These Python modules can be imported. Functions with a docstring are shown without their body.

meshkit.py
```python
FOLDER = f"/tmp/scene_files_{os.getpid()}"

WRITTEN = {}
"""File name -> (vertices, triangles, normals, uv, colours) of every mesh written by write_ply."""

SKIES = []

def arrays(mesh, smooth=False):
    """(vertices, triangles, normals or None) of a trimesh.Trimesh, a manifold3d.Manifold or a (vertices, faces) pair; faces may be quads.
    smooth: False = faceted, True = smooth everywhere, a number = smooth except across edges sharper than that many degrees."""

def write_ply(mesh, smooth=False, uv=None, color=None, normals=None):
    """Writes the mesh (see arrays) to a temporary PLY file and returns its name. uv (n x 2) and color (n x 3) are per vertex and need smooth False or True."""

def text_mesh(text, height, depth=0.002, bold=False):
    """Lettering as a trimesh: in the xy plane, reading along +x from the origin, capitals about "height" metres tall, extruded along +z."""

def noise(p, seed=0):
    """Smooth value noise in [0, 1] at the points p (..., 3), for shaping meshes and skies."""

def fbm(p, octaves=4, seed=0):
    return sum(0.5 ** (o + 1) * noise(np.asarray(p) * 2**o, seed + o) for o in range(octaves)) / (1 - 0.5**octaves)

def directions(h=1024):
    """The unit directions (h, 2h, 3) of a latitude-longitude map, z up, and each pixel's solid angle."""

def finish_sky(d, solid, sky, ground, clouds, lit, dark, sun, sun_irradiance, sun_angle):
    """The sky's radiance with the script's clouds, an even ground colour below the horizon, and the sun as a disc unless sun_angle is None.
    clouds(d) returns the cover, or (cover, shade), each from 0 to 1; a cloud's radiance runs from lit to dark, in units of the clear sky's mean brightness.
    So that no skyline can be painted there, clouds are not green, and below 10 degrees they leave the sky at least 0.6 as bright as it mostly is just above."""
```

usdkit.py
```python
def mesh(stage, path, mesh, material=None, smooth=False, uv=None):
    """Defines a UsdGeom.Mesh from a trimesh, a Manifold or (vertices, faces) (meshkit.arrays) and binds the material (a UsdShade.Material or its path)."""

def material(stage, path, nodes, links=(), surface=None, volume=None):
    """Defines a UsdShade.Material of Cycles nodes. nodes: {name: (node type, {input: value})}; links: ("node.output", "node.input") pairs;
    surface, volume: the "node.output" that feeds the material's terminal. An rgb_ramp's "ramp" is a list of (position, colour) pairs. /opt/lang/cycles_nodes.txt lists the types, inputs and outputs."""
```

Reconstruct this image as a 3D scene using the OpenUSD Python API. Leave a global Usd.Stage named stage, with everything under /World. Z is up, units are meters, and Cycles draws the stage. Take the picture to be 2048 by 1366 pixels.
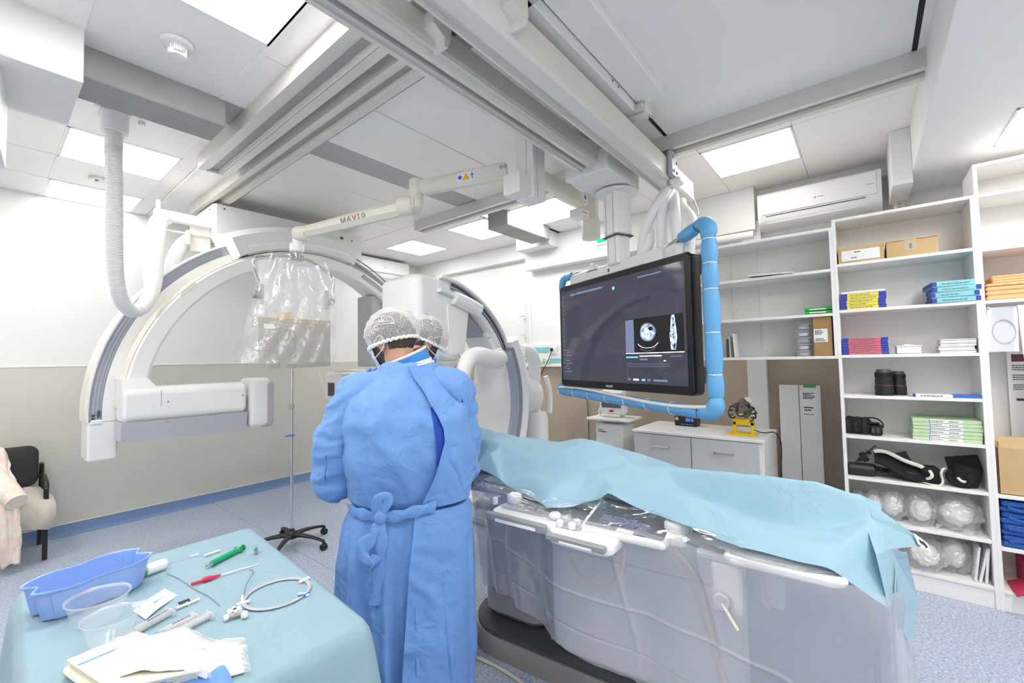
import math, random
import numpy as np, trimesh, usdkit, meshkit
from scipy.spatial import ConvexHull
from scipy.interpolate import LinearNDInterpolator, CubicSpline
from scipy.ndimage import gaussian_filter
from shapely.geometry import Polygon, Point
from pxr import Usd, UsdGeom, UsdShade, UsdLux, Gf, Sdf

stage = Usd.Stage.CreateInMemory()
UsdGeom.SetStageUpAxis(stage, UsdGeom.Tokens.z)
UsdGeom.SetStageMetersPerUnit(stage, 1.0)
UsdGeom.Xform.Define(stage, '/World')
rnd = random.Random(7)
rng = np.random.default_rng(11)

# ---------------------------------------------------------------- camera, light, exposure
EXPOSURE = 1.85
PANEL_STRENGTH = 6.0          # radiance of the ceiling light panels
PANEL_COLOR = (1.0, 0.985, 0.96)
YAW, PITCH, ROLL = np.radians([39.1016, 2.4421, -1.11155])
EYE = (0.0, 0.0, 1.5)
_f0 = np.array([math.cos(YAW), math.sin(YAW), 0]); _r0 = np.array([math.sin(YAW), -math.cos(YAW), 0]); _z = np.array([0, 0, 1.0])
_f = _f0 * math.cos(PITCH) + _z * math.sin(PITCH); _u = -_f0 * math.sin(PITCH) + _z * math.cos(PITCH)
_r = _r0 * math.cos(ROLL) + _u * math.sin(ROLL); _u2 = -_r0 * math.sin(ROLL) + _u * math.cos(ROLL)
cam = UsdGeom.Camera.Define(stage, '/World/camera')
cam.AddTransformOp().Set(Gf.Matrix4d(*_r, 0, *_u2, 0, *(-_f), 0, *EYE, 1))
cam.CreateHorizontalApertureAttr(36.0); cam.CreateVerticalApertureAttr(36.0 * 1366 / 2048)
cam.CreateFocalLengthAttr(867.19 / 2048 * 36.0)
cam.CreateClippingRangeAttr(Gf.Vec2f(0.05, 60))
cam.CreateExposureAttr(EXPOSURE)

# ---------------------------------------------------------------- materials
UsdGeom.Scope.Define(stage, '/World/Looks')
def hexc(r, g, b):
    return tuple((c / 255 / 12.92) if c / 255 <= .04045 else ((c / 255 + .055) / 1.055) ** 2.4 for c in (r, g, b))
M = {}
def pr(name, color, rough=.45, metal=0., bump=None, var=None, **kw):
    """principled; color in 0-255 sRGB; bump=(scale, distance); var=(scale, second colour)"""
    nodes = {'p': ('principled_bsdf', dict(base_color=hexc(*color), roughness=rough, metallic=metal, **kw))}
    links = []
    if bump or var:
        nodes['t'] = ('texture_coordinate', {})
    if var:
        nodes['n'] = ('noise_texture', dict(scale=var[0], detail=3.))
        nodes['r'] = ('rgb_ramp', dict(ramp=[(.35, hexc(*color)), (.65, hexc(*var[1]))]))
        links += [('t.object', 'n.vector'), ('n.fac', 'r.fac'), ('r.color', 'p.base_color')]
    if bump:
        nodes['bn'] = ('noise_texture', dict(scale=bump[0], detail=4.))
        nodes['b'] = ('bump', dict(distance=bump[1], strength=1.0))
        links += [('t.object', 'bn.vector'), ('bn.fac', 'b.height'), ('b.normal', 'p.normal')]
    M[name] = usdkit.material(stage, '/World/Looks/' + name, nodes, links, surface='p.BSDF')
def emit(name, color, strength):
    M[name] = usdkit.material(stage, '/World/Looks/' + name, {'e': ('emission', dict(color=hexc(*color), strength=strength))}, surface='e.emission')
def film(name, haze=.2, color=(245, 247, 250), rough=.12, bump=(30, .004), gloss=.35):
    """clear plastic film: mostly see-through, a little milky, glossy at grazing angles"""
    M[name] = usdkit.material(stage, '/World/Looks/' + name, {
        't': ('texture_coordinate', {}), 'bn': ('noise_texture', dict(scale=bump[0], detail=3.)), 'b': ('bump', dict(distance=bump[1])),
        'tr': ('transparent_bsdf', dict(color=(1., 1., 1.))), 'd': ('diffuse_bsdf', dict(color=hexc(*color))), 'tl': ('translucent_bsdf', dict(color=hexc(*color))),
        'm0': ('mix_closure', dict(fac=.5)), 'g': ('glossy_bsdf', dict(color=(1., 1., 1.), roughness=rough)), 'lw': ('layer_weight', dict(blend=.5)), 'pw': ('math', dict(math_type='power', value2=3.)),
        'mm': ('math', dict(math_type='multiply_add', value2=gloss, value3=.05 + .1 * gloss)), 'm1': ('mix_closure', dict(fac=haze)), 'm2': ('mix_closure', {})},
        [('t.object', 'bn.vector'), ('bn.fac', 'b.height'), ('b.normal', 'g.normal'), ('b.normal', 'd.normal'), ('b.normal', 'lw.normal'), ('d.BSDF', 'm0.closure1'), ('tl.BSDF', 'm0.closure2'),
         ('tr.BSDF', 'm1.closure1'), ('m0.closure', 'm1.closure2'), ('lw.facing', 'pw.value1'), ('pw.value', 'mm.value1'), ('mm.value', 'm2.fac'), ('m1.closure', 'm2.closure1'), ('g.BSDF', 'm2.closure2')], surface='m2.closure')
def woven(name, color, rough=.75, crease=(7., .006), back=.25):
    """non-woven drape and gown cloth: a little light comes through; soft crumple relief and fine pressed fibre"""
    c = hexc(*color)
    M[name] = usdkit.material(stage, '/World/Looks/' + name, {
        't': ('texture_coordinate', {}), 'n1': ('noise_texture', dict(scale=crease[0], detail=3., roughness=.55, distortion=1.2)), 'ab': ('math', dict(math_type='subtract', value2=.5)), 'ab2': ('math', dict(math_type='absolute')),
        'b': ('bump', dict(distance=crease[1])), 'n2': ('noise_texture', dict(scale=900., detail=1.)), 'b2': ('bump', dict(distance=.0002)),
        'p': ('principled_bsdf', dict(base_color=c, roughness=rough, sheen_weight=.15, sheen_roughness=.4)), 'tl': ('translucent_bsdf', dict(color=c)), 'm': ('mix_closure', dict(fac=back))},
        [('t.object', 'n1.vector'), ('t.object', 'n2.vector'), ('n1.fac', 'ab.value1'), ('ab.value', 'ab2.value1'), ('ab2.value', 'b.height'),
         ('b.normal', 'b2.normal'), ('n2.fac', 'b2.height'), ('b2.normal', 'p.normal'), ('p.BSDF', 'm.closure1'), ('tl.BSDF', 'm.closure2')], surface='m.closure')

pr('wall_white', (240, 240, 238), .55, bump=(60, .0006))
pr('wall_green', (216, 214, 204), .42, bump=(9, .0012), var=(1.2, (209, 208, 198)))
pr('wall_tan', (190, 175, 156), .6, var=(3., (181, 166, 148)), bump=(25, .001))
pr('skirt_blue', (112, 140, 182), .5, var=(140., (128, 154, 194)))
pr('ceiling_white', (251, 250, 249), .5)
pr('panel_white', (251, 248, 244), .38)
pr('panel_grey', (186, 187, 188), .5, var=(2., (180, 180, 181)))
pr('beam_grey', (172, 171, 168), .7, var=(4., (162, 161, 158)), bump=(18, .003))
pr('black_gap', (35, 35, 38), .8)
pr('rail_alu', (222, 219, 212), .32, metal=.2)
pr('rail_dark', (168, 166, 161), .4, metal=.2)
pr('rail_cream', (232, 229, 220), .4)
pr('white_plastic', (240, 240, 238), .32)
pr('white_matte', (238, 238, 236), .55)
pr('cream_plastic', (232, 228, 216), .38)
pr('grey_plastic', (188, 190, 196), .4)
pr('lilac_grey', (176, 182, 198), .4)
pr('mid_grey', (150, 151, 154), .45)
pr('dark_grey', (78, 80, 86), .45)
pr('steel', (196, 194, 190), .25, metal=.9)
pr('brushed_steel', (186, 180, 172), .4, metal=.55, bump=(40, .0004))
pr('chrome', (215, 215, 215), .12, metal=1.)
pr('black_plastic', (28, 28, 30), .4)
pr('black_fabric', (24, 24, 27), .85, bump=(160, .001))
pr('black_leather', (36, 34, 34), .42, bump=(90, .0008))
pr('shelf_white', (246, 244, 241), .42)
pr('drawer_grey', (204, 205, 204), .45)
pr('cardboard', (205, 176, 130), .8, var=(6., (198, 168, 122)))
pr('cardboard_dark', (176, 140, 92), .8, var=(6., (168, 132, 86)))
pr('paper', (244, 244, 244), .7)
pr('print_grey', (130, 130, 134), .7)
pr('print_dark', (62, 62, 68), .7)
pr('yellow_paper', (240, 228, 92), .6)
pr('blue_ink', (58, 74, 168), .6)
pr('teal_paper', (136, 205, 214), .6)
pr('pink_paper', (226, 118, 134), .6)
pr('green_paper', (196, 222, 180), .6)
pr('bright_green', (44, 186, 84), .5)
pr('orange_cloth', (246, 190, 140), .85, bump=(60, .002))
pr('linen_blue', (44, 92, 172), .85, bump=(60, .002))
pr('red_paper', (190, 52, 84), .6)
pr('maroon', (110, 62, 84), .7)
pr('yellow_metal', (244, 202, 24), .4)
pr('pad_blue', (104, 172, 224), .38, bump=(14, .003))
pr('tie_white', (236, 236, 236), .4)
pr('basin_blue', (132, 172, 232), .3, subsurface_weight=.1)
pr('green_plastic', (32, 170, 110), .3)
pr('red_plastic', (206, 46, 70), .35)
pr('blue_plastic', (60, 110, 220), .35)
pr('gauze', (248, 246, 240), .9, bump=(260, .001))
pr('gauze_cream', (242, 238, 222), .9, bump=(260, .001))
pr('towel_grey', (200, 194, 182), .95, bump=(170, .004))
pr('robe_print', (240, 234, 226), .9, var=(26., (238, 214, 198)), bump=(120, .002))
pr('skin', (214, 164, 138), .5, subsurface_weight=.12, subsurface_scale=.01, subsurface_radius=(1., .3, .15))
pr('hair_dark', (78, 65, 57), .6, bump=(180, .004))
pr('beard', (74, 58, 50), .7, bump=(260, .003), var=(120., (112, 86, 74)))
pr('mask_white', (238, 240, 244), .8)
pr('shoe_white', (224, 224, 224), .5)
pr('trousers', (58, 92, 150), .8)
pr('collar_blue', (70, 144, 222), .6, bump=(70, .001))
pr('collar_trim', (232, 224, 208), .8, bump=(200, .001))
pr('apron_grey', (190, 186, 176), .7, bump=(14, .008), var=(8., (178, 174, 164)))
pr('tape_tan', (196, 182, 154), .6)
pr('label_orange', (232, 196, 160), .7)
pr('hose_white', (238, 238, 236), .4)
pr('sleeve_white', (246, 246, 246), .45)
pr('cable_cream', (226, 220, 200), .5)
pr('cable_black', (30, 30, 32), .5)
pr('screen_glass', (8, 10, 18), .06, emission_color=hexc(74, 74, 90), emission_strength=.22)
pr('bezel_black', (16, 17, 20), .3)
pr('tablet_glass', (58, 62, 70), .1, emission_color=hexc(90, 96, 110), emission_strength=.10)
pr('mask_resin', (120, 112, 104), .4, var=(30., (70, 62, 58)))
for _k, _s in (('panel_light', 1.), ('panel_light_soft', .62), ('panel_light_low', .36), ('panel_light_rear', 1.1)): emit(_k, (255, 252, 248), PANEL_STRENGTH * _s)   # outputs chosen per panel to keep nearby walls from burning out
emit('ui_white', (214, 220, 236), .55)
emit('ui_dim', (120, 132, 160), .35)
emit('ui_blue', (92, 176, 232), .6)
emit('led_blue', (30, 80, 255), 1.6)
emit('exit_green', (20, 214, 120), .8)
film('bag_film', .30, bump=(26, .003), gloss=.5)
film('drape_film', .46, color=(238, 238, 244), bump=(9, .003), gloss=.4)
film('sack_film', .20, color=(240, 239, 236), bump=(18, .006), gloss=.5)
film('cover_film', .05, bump=(12, .004), gloss=.35, rough=.12)
film('clear_plastic', .16, rough=.08, bump=(4, .0005))
film('frosted', .3, color=(236, 240, 246), rough=.2, bump=(4, .0005))
film('syringe_clear', .5, color=(250, 250, 250), rough=.15, bump=(4, .0005), gloss=.3)
film('bag_milky', .5, color=(250, 250, 248), rough=.15, bump=(20, .003), gloss=.5)
woven('cloth_blue', (162, 192, 205), crease=(5., .012), back=.2)
woven('drape_blue', (160, 199, 216), crease=(5., .012), back=.2)
woven('gown_blue', (116, 163, 228), crease=(7., .012), back=.1)
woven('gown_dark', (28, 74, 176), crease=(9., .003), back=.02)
# blue speckled vinyl floor
M['floor_vinyl'] = usdkit.material(stage, '/World/Looks/floor_vinyl', {
    'g': ('geometry', {}), 'n': ('noise_texture', dict(scale=75., detail=2., roughness=.7)), 'n2': ('noise_texture', dict(scale=170., detail=1.)),
    'r': ('rgb_ramp', dict(ramp=[(.32, hexc(136, 152, 180)), (.44, hexc(176, 186, 206)), (.58, hexc(190, 198, 215)), (.66, hexc(218, 222, 232))])),
    'r2': ('rgb_ramp', dict(ramp=[(.4, (.85, .87, .9)), (.6, (1., 1., 1.))])), 'm': ('mix_color', dict(blend_type='multiply', fac=1.)),
    'b': ('bump', dict(distance=.0004)), 'p': ('principled_bsdf', dict(roughness=.42))},
    [('g.position', 'n.vector'), ('g.position', 'n2.vector'), ('n.fac', 'r.fac'), ('n2.fac', 'r2.fac'), ('r.color', 'm.a'), ('r2.color', 'm.b'), ('m.result', 'p.base_color'), ('n.fac', 'b.height'), ('b.normal', 'p.normal')], surface='p.BSDF')
# bouffant cap: gathered white net, hair shows through between the threads
M['cap_net'] = usdkit.material(stage, '/World/Looks/cap_net', {
    't': ('texture_coordinate', {}), 'mp': ('mapping', dict(scale=(1., 1., .6))), 'v': ('voronoi_texture', dict(scale=150., feature='distance_to_edge')), 'n': ('noise_texture', dict(scale=14., detail=2.)),
    'mr': ('map_range', dict(from_min=.015, from_max=.10, to_min=.72, to_max=.24, clamp=True)), 'mn': ('map_range', dict(from_min=.5, from_max=.75, to_min=0., to_max=.4, clamp=True)), 'mx': ('math', dict(math_type='maximum')),
    'tr': ('transparent_bsdf', {}), 'd': ('diffuse_bsdf', dict(color=(.9, .9, .9))), 'm': ('mix_closure', {})},
    [('t.object', 'mp.vector'), ('mp.vector', 'v.vector'), ('t.object', 'n.vector'), ('v.distance', 'mr.value'), ('n.fac', 'mn.value'), ('mr.result', 'mx.value1'), ('mn.result', 'mx.value2'), ('mx.value', 'm.fac'), ('tr.BSDF', 'm.closure1'), ('d.BSDF', 'm.closure2')], surface='m.closure')
# scan images on the screen
def scan_mat(name, scale, lo, hi):
    M[name] = usdkit.material(stage, '/World/Looks/' + name, {
        't': ('texture_coordinate', {}), 'n': ('noise_texture', dict(scale=scale, detail=4., roughness=.6)), 'r': ('rgb_ramp', dict(ramp=[(.36, hexc(*lo)), (.5, hexc(150, 170, 196)), (.62, hexc(*hi))])), 'e': ('emission', dict(strength=.55))},
        [('t.object', 'n.vector'), ('n.fac', 'r.fac'), ('r.color', 'e.color')], surface='e.emission')
scan_mat('scan_tissue', 30., (84, 100, 128), (206, 220, 236))
scan_mat('scan_spine', 34., (20, 24, 40), (214, 226, 240))

# ---------------------------------------------------------------- mesh helpers
A = lambda *p: np.array(p, float)
def cat(*ms):
    out = []
    for m in ms:
        out += list(m) if isinstance(m, (list, tuple)) else [m]
    return trimesh.util.concatenate(out)
def convex(pts):
    pts = np.asarray(pts, float); h = ConvexHull(pts); f = h.simplices.copy()
    n = np.cross(pts[f[:, 1]] - pts[f[:, 0]], pts[f[:, 2]] - pts[f[:, 0]])
    bad = (n * h.equations[:, :3]).sum(1) < 0; f[bad] = f[bad][:, ::-1]
    m = trimesh.Trimesh(pts, f, process=False); m.remove_unreferenced_vertices(); return m
def box(x0, x1, y0, y1, z0, z1, c=.004):
    lo, hi = np.minimum((x0, y0, z0), (x1, y1, z1)), np.maximum((x0, y0, z0), (x1, y1, z1))
    c = min(c, .3 * (hi - lo).min())
    if c <= 0:
        return trimesh.creation.box(bounds=[lo, hi])
    pts = []
    for s in np.ndindex(2, 2, 2):
        p = np.where(s, hi, lo); d = np.where(s, -c, c)
        for k in range(3):
            q = p + d; q[k] = p[k]; pts.append(q)
    return convex(pts)
def rr(w, h, r, n=5, cx=0, cy=0):
    """rounded rectangle outline"""
    out = []
    for (sx, sy, a0) in ((1, 1, 0), (-1, 1, 90), (-1, -1, 180), (1, -1, 270)):
        for k in range(n + 1):
            a = math.radians(a0 + 90 * k / n); out.append((cx + sx * (w / 2 - r) + r * math.cos(a), cy + sy * (h / 2 - r) + r * math.sin(a)))
    return np.array(out)
def puck(outline, z0, z1, c=.004):
    """convex outline extruded along z with softened rims"""
    o = np.asarray(outline); ctr = o.mean(0); d = o - ctr; L = np.linalg.norm(d, axis=1, keepdims=True); i = ctr + d * np.maximum(L - c, .2 * L) / L
    zs = [(i, z0), (o, z0 + c), (o, z1 - c), (i, z1)]
    return convex(np.vstack([np.c_[p, np.full(len(p), z)] for p, z in zs]))
def tf(m, T=None, rx=0, ry=0, rz=0, t=(0, 0, 0), s=None):
    m = m.copy()
    if s is not None: m.apply_scale(s)
    E = np.eye(4)
    for ang, ax in ((rx, (1, 0, 0)), (ry, (0, 1, 0)), (rz, (0, 0, 1))):
        if ang: E = trimesh.transformations.rotation_matrix(math.radians(ang), ax) @ E
    E[:3, 3] = t
    m.apply_transform(E if T is None else T); return m
def frame_to(o, x, y, z):
    E = np.eye(4); E[:3, 0], E[:3, 1], E[:3, 2], E[:3, 3] = x, y, z, o; return E
def extr(poly, h):
    return trimesh.creation.extrude_polygon(poly if hasattr(poly, 'exterior') else Polygon(poly), h, engine='earcut')
def spline(pts, n):
    pts = np.asarray(pts, float); d = np.r_[0, np.cumsum(np.linalg.norm(np.diff(pts, axis=0), axis=1))]
    return CubicSpline(d, pts)(np.linspace(0, d[-1], n))
def tube(pts, r, seg=10, n=None, ends=True, flat=None):
    """swept round (or flattened) tube; r number or one per point"""
    pts = np.asarray(pts, float)
    if n: 
        if np.ndim(r): r = np.interp(np.linspace(0, 1, n), np.linspace(0, 1, len(pts)), r)
        pts = spline(pts, n)
    N = len(pts); r = np.broadcast_to(np.asarray(r, float), (N,))
    t = np.gradient(pts, axis=0); t /= np.linalg.norm(t, axis=1, keepdims=True)
    up = A(0, 0, 1) if abs(t[0][2]) < .9 else A(1, 0, 0)
    u = np.cross(t[0], up); u /= np.linalg.norm(u); V = []
    a = np.linspace(0, 2 * math.pi, seg, endpoint=False)
    for i in range(N):
        u = u - t[i] * (u @ t[i]); u /= np.linalg.norm(u); w = np.cross(t[i], u)
        fl = 1 if flat is None else flat
        V.append(pts[i] + r[i] * (np.cos(a)[:, None] * u + fl * np.sin(a)[:, None] * w))
    V = np.vstack(V); F = []
    for i in range(N - 1):
        for k in range(seg):
            p, q = i * seg + k, i * seg + (k + 1) % seg
            F += [(p, q, q + seg), (p, q + seg, p + seg)]
    if ends:
        V = np.vstack([V, pts[0], pts[-1]]); c0, c1 = len(V) - 2, len(V) - 1
        for k in range(seg):
            F += [(c0, (k + 1) % seg, k), (c1, (N - 1) * seg + k, (N - 1) * seg + (k + 1) % seg)]
    m = trimesh.Trimesh(V, F, process=False)
    if m.volume < 0: m.invert()
    return m
def lathe(prof, seg=32, T=None, a0=0., a1=360.):
    """profile (r, z) revolved about z"""
    prof = np.asarray(prof, float); full = abs(a1 - a0 - 360) < 1e-6; n = seg if full else seg + 1
    a = np.radians(np.linspace(a0, a1, n, endpoint=not full)); P = len(prof)
    V = np.vstack([np.c_[prof[:, 0] * math.cos(t), prof[:, 0] * math.sin(t), prof[:, 1]] for t in a]); F = []
    for i in range(n if full else n - 1):
        j = (i + 1) % n
        for k in range(P - 1):
            F += [(i * P + k, j * P + k, j * P + k + 1), (i * P + k, j * P + k + 1, i * P + k + 1)]
    m = trimesh.Trimesh(V, F, process=True); m.update_faces(m.nondegenerate_faces())
    if m.is_watertight and m.volume < 0: m.invert()
    return m if T is None else tf(m, T)
def cyl(r, z0, z1, seg=24, c=None, x=0, y=0):
    c = min(.004, .3 * r, .3 * abs(z1 - z0)) if c is None else c
    return tf(lathe([(0, z0), (r - c, z0), (r, z0 + c), (r, z1 - c), (r - c, z1), (0, z1)], seg), t=(x, y, 0))
def rod(p, q, r, seg=14):
    return tube([p, q], r, seg)
def ring(prof, cx, cz, a0, a1, n=40):
    """closed convex-ish profile [(radius, y), ...] swept about the y axis through (cx, cz); angle 0 = +x, 90 = up"""
    prof = np.asarray(prof, float); P = len(prof); a = np.radians(np.linspace(a0, a1, n + 1))
    V = np.vstack([np.c_[cx + prof[:, 0] * math.cos(t), prof[:, 1], cz + prof[:, 0] * math.sin(t)] for t in a]); F = []
    for i in range(n):
        for k in range(P):
            p, q = i * P + k, i * P + (k + 1) % P
            F += [(p, q, q + P), (p, q + P, p + P)]
    tri = trimesh.creation.triangulate_polygon(Polygon(prof), engine='earcut')[1] if P > 4 else [(0, 1, 2), (0, 2, 3)]
    # triangulate_polygon keeps the vertex order of the outline
    for t in tri:
        F += [tuple(t), tuple(n * P + np.asarray(t)[::-1])]
    m = trimesh.Trimesh(V, F, process=False); m.fix_normals(); return m
def rectp(r0, r1, y0, y1, c=.008):
    return [(r0 + c, y0), (r1 - c, y0), (r1, y0 + c), (r1, y1 - c), (r1 - c, y1), (r0 + c, y1), (r0, y1 - c), (r0, y0 + c)]
def sheet(P, th=.0015):
    """grid of points (rows, cols, 3) as a thin closed sheet"""
    P = np.asarray(P, float); R, C = P.shape[:2]
    du = np.gradient(P, axis=1); dv = np.gradient(P, axis=0); n = np.cross(du, dv); n /= np.maximum(np.linalg.norm(n, axis=2, keepdims=True), 1e-9)
    V = np.vstack([(P + n * th / 2).reshape(-1, 3), (P - n * th / 2).reshape(-1, 3)]); F = []; o = R * C
    idx = np.arange(R * C).reshape(R, C)
    a, b, c, d = idx[:-1, :-1].ravel(), idx[:-1, 1:].ravel(), idx[1:, 1:].ravel(), idx[1:, :-1].ravel()
    F = [np.c_[a, b, c], np.c_[a, c, d], np.c_[a + o, c + o, b + o], np.c_[a + o, d + o, c + o]]
    rim = np.r_[idx[0, :], idx[1:, -1], idx[-1, -2::-1], idx[-2:0:-1, 0]]; r2 = np.roll(rim, -1)
    F += [np.c_[rim, rim + o, r2 + o], np.c_[rim, r2 + o, r2]]
    return trimesh.Trimesh(V, np.vstack(F), process=False)
def film_sheet(P):
    """single layer of triangles for see-through film"""
    P = np.asarray(P, float); R, C = P.shape[:2]; idx = np.arange(R * C).reshape(R, C)
    a, b, c, d = idx[:-1, :-1].ravel(), idx[:-1, 1:].ravel(), idx[1:, 1:].ravel(), idx[1:, :-1].ravel()
    return trimesh.Trimesh(P.reshape(-1, 3), np.vstack([np.c_[a, b, c], np.c_[a, c, d]]), process=False)
def blob(center, size, seed, amp=.25, freq=3., sub=4):
    m = trimesh.creation.icosphere(sub, 1.0); v = m.vertices.copy()
    nn = meshkit.fbm(v * freq + seed * 7.3, 4, seed); m.vertices = v * (1 - amp / 2 + amp * nn)[:, None] * np.asarray(size) + np.asarray(center); return m
def crease(v, scale, seed):
    """ridged noise in 0..1 for crumpled cloth"""
    return 1 - np.abs(2 * meshkit.fbm(np.asarray(v) * scale + 31.7 * seed, 3, seed) - 1) * 2
def text(s, h, T, depth=.001, bold=False):
    m = meshkit.text_mesh(s, h, depth, bold); return tf(m, T)
def lines(rows, w, lh, T, seed=0, d=.0006):
    """small print too small to read, as short bars of unequal words"""
    r = random.Random(seed); out = []
    for i in range(rows):
        x = 0
        while x < w * (.65 + .35 * r.random()):
            L = w * r.uniform(.06, .2); out.append(box(x, min(x + L, w), -i * lh * 1.9 - lh, -i * lh * 1.9, 0, d, 0)); x += L + w * .03
    return tf(cat(out), T)
# axes for flat marks: on a face looking towards -x (reading along -y), and towards -y (reading along +x)
def on_mx(x, y, z, d=0): return frame_to(A(x, y, z), A(0, -1, 0), A(0, 0, 1), A(-1, 0, 0))
def on_my(x, y, z): return frame_to(A(x, y, z), A(1, 0, 0), A(0, 0, 1), A(0, -1, 0))

# ---------------------------------------------------------------- scene tree helpers
_count = {}
def fresh(parent, name):
    k = parent + '/' + name; n = _count.get(k, 0); _count[k] = n + 1
    return k if n == 0 else f'{k}_{n:03d}'
class Thing:
    """an Xform at the thing's base; parts are given in world axes unless local=True"""
    def __init__(s, name, label=None, category=None, group=None, loc=(0, 0, 0), rz=0, kind=None):
        s.loc, s.rz = np.asarray(loc, float), rz
        s.path = fresh('/World', name); x = UsdGeom.Xform.Define(stage, s.path); s.prim = x.GetPrim()
        x.AddTranslateOp().Set(Gf.Vec3d(*map(float, loc)))
        x.AddRotateZOp().Set(float(rz))
        for k, v in (('label', label), ('category', category), ('group', group), ('kind', kind)):
            if v: s.prim.SetCustomDataByKey(k, v)
        s.I = np.linalg.inv(trimesh.transformations.translation_matrix(s.loc) @ trimesh.transformations.rotation_matrix(math.radians(rz), (0, 0, 1)))
    def part(s, name, mesh, mat, under=None, label=None, smooth=35, local=False, kind=None):
        p = fresh(under or s.path, name)
        m = mesh if not isinstance(mesh, (list, tuple)) else cat(*mesh)
        if not local: m = tf(m, s.I)
        g = usdkit.mesh(stage, p, m, M[mat], smooth)
        g.CreateDoubleSidedAttr(True)
        if label: g.GetPrim().SetCustomDataByKey('label', label)
        if kind: g.GetPrim().SetCustomDataByKey('kind', kind)
        return p
def copy_of(t, loc, rz=None, label=None, group=None, extra=None):
    was = t.prim.GetCustomData(); name = t.path.rsplit('/', 1)[1]
    r = Thing(name, label or was.get('label'), was.get('category'), group or was.get('group'), loc, t.rz if rz is None else rz)
    r.prim.GetReferences().AddInternalReference(t.path); r.prim.SetInstanceable(True)
    return r
def solo(name, mesh, mat, label, cat_, group=None, smooth=35, loc=None):
    """a thing that is one mesh"""
    m = mesh if not isinstance(mesh, (list, tuple)) else cat(*mesh)
    p = fresh('/World', name); b = m.bounds; base = A((b[0, 0] + b[1, 0]) / 2, (b[0, 1] + b[1, 1]) / 2, b[0, 2]) if loc is None else A(*loc)
    g = usdkit.mesh(stage, p, tf(m, t=-base), M[mat], smooth); g.AddTranslateOp().Set(Gf.Vec3d(*base)); g.CreateDoubleSidedAttr(True)
    for k, v in (('label', label), ('category', cat_), ('group', group)):
        if v: g.GetPrim().SetCustomDataByKey(k, v)
    return g
# ================================================================ the room
XW, YW, ZC = 4.6, 5.65, 3.05
X0, Y0 = -1.7, -2.4
fl = Thing('floor', kind='structure')
sx = [X0, -.35, 1.65, 3.65, XW + .1]
for a, b in zip(sx[:-1], sx[1:]):
    fl.part('vinyl_sheet', box(a + .0012, b - .0012, Y0, YW, -.02, 0, .001), 'floor_vinyl', smooth=False)
fl.part('slab', box(X0, XW + .1, Y0, YW + .1, -.12, -.02, 0), 'skirt_blue', smooth=False)
wl = Thing('wall_left', kind='structure')
wl.part('plaster', box(X0 - .1, XW + .15, YW, YW + .12, -.1, 3.3, 0), 'wall_white', smooth=False)
wl.part('dado', box(X0, XW, YW - .004, YW + .01, .1, 1.52, .001), 'wall_green', smooth=False)
wl.part('dado_strip', box(X0, XW, YW - .009, YW, 1.515, 1.532, .003), 'wall_white')
wr = Thing('wall_right', kind='structure')
wr.part('plaster', box(XW, XW + .12, Y0, YW, -.1, 3.3, 0), 'wall_white', smooth=False)
wr.part('dado', box(XW - .004, XW + .01, -1.6, YW, .1, 1.49, .001), 'wall_tan', smooth=False)
wr.part('column_casing', box(4.53, XW, .70, .86, 0, 2.75, .004), 'white_matte')
wr.part('beam_casing', box(4.5, XW, 3.38, YW, 2.83, ZC, .004), 'wall_white')
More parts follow.
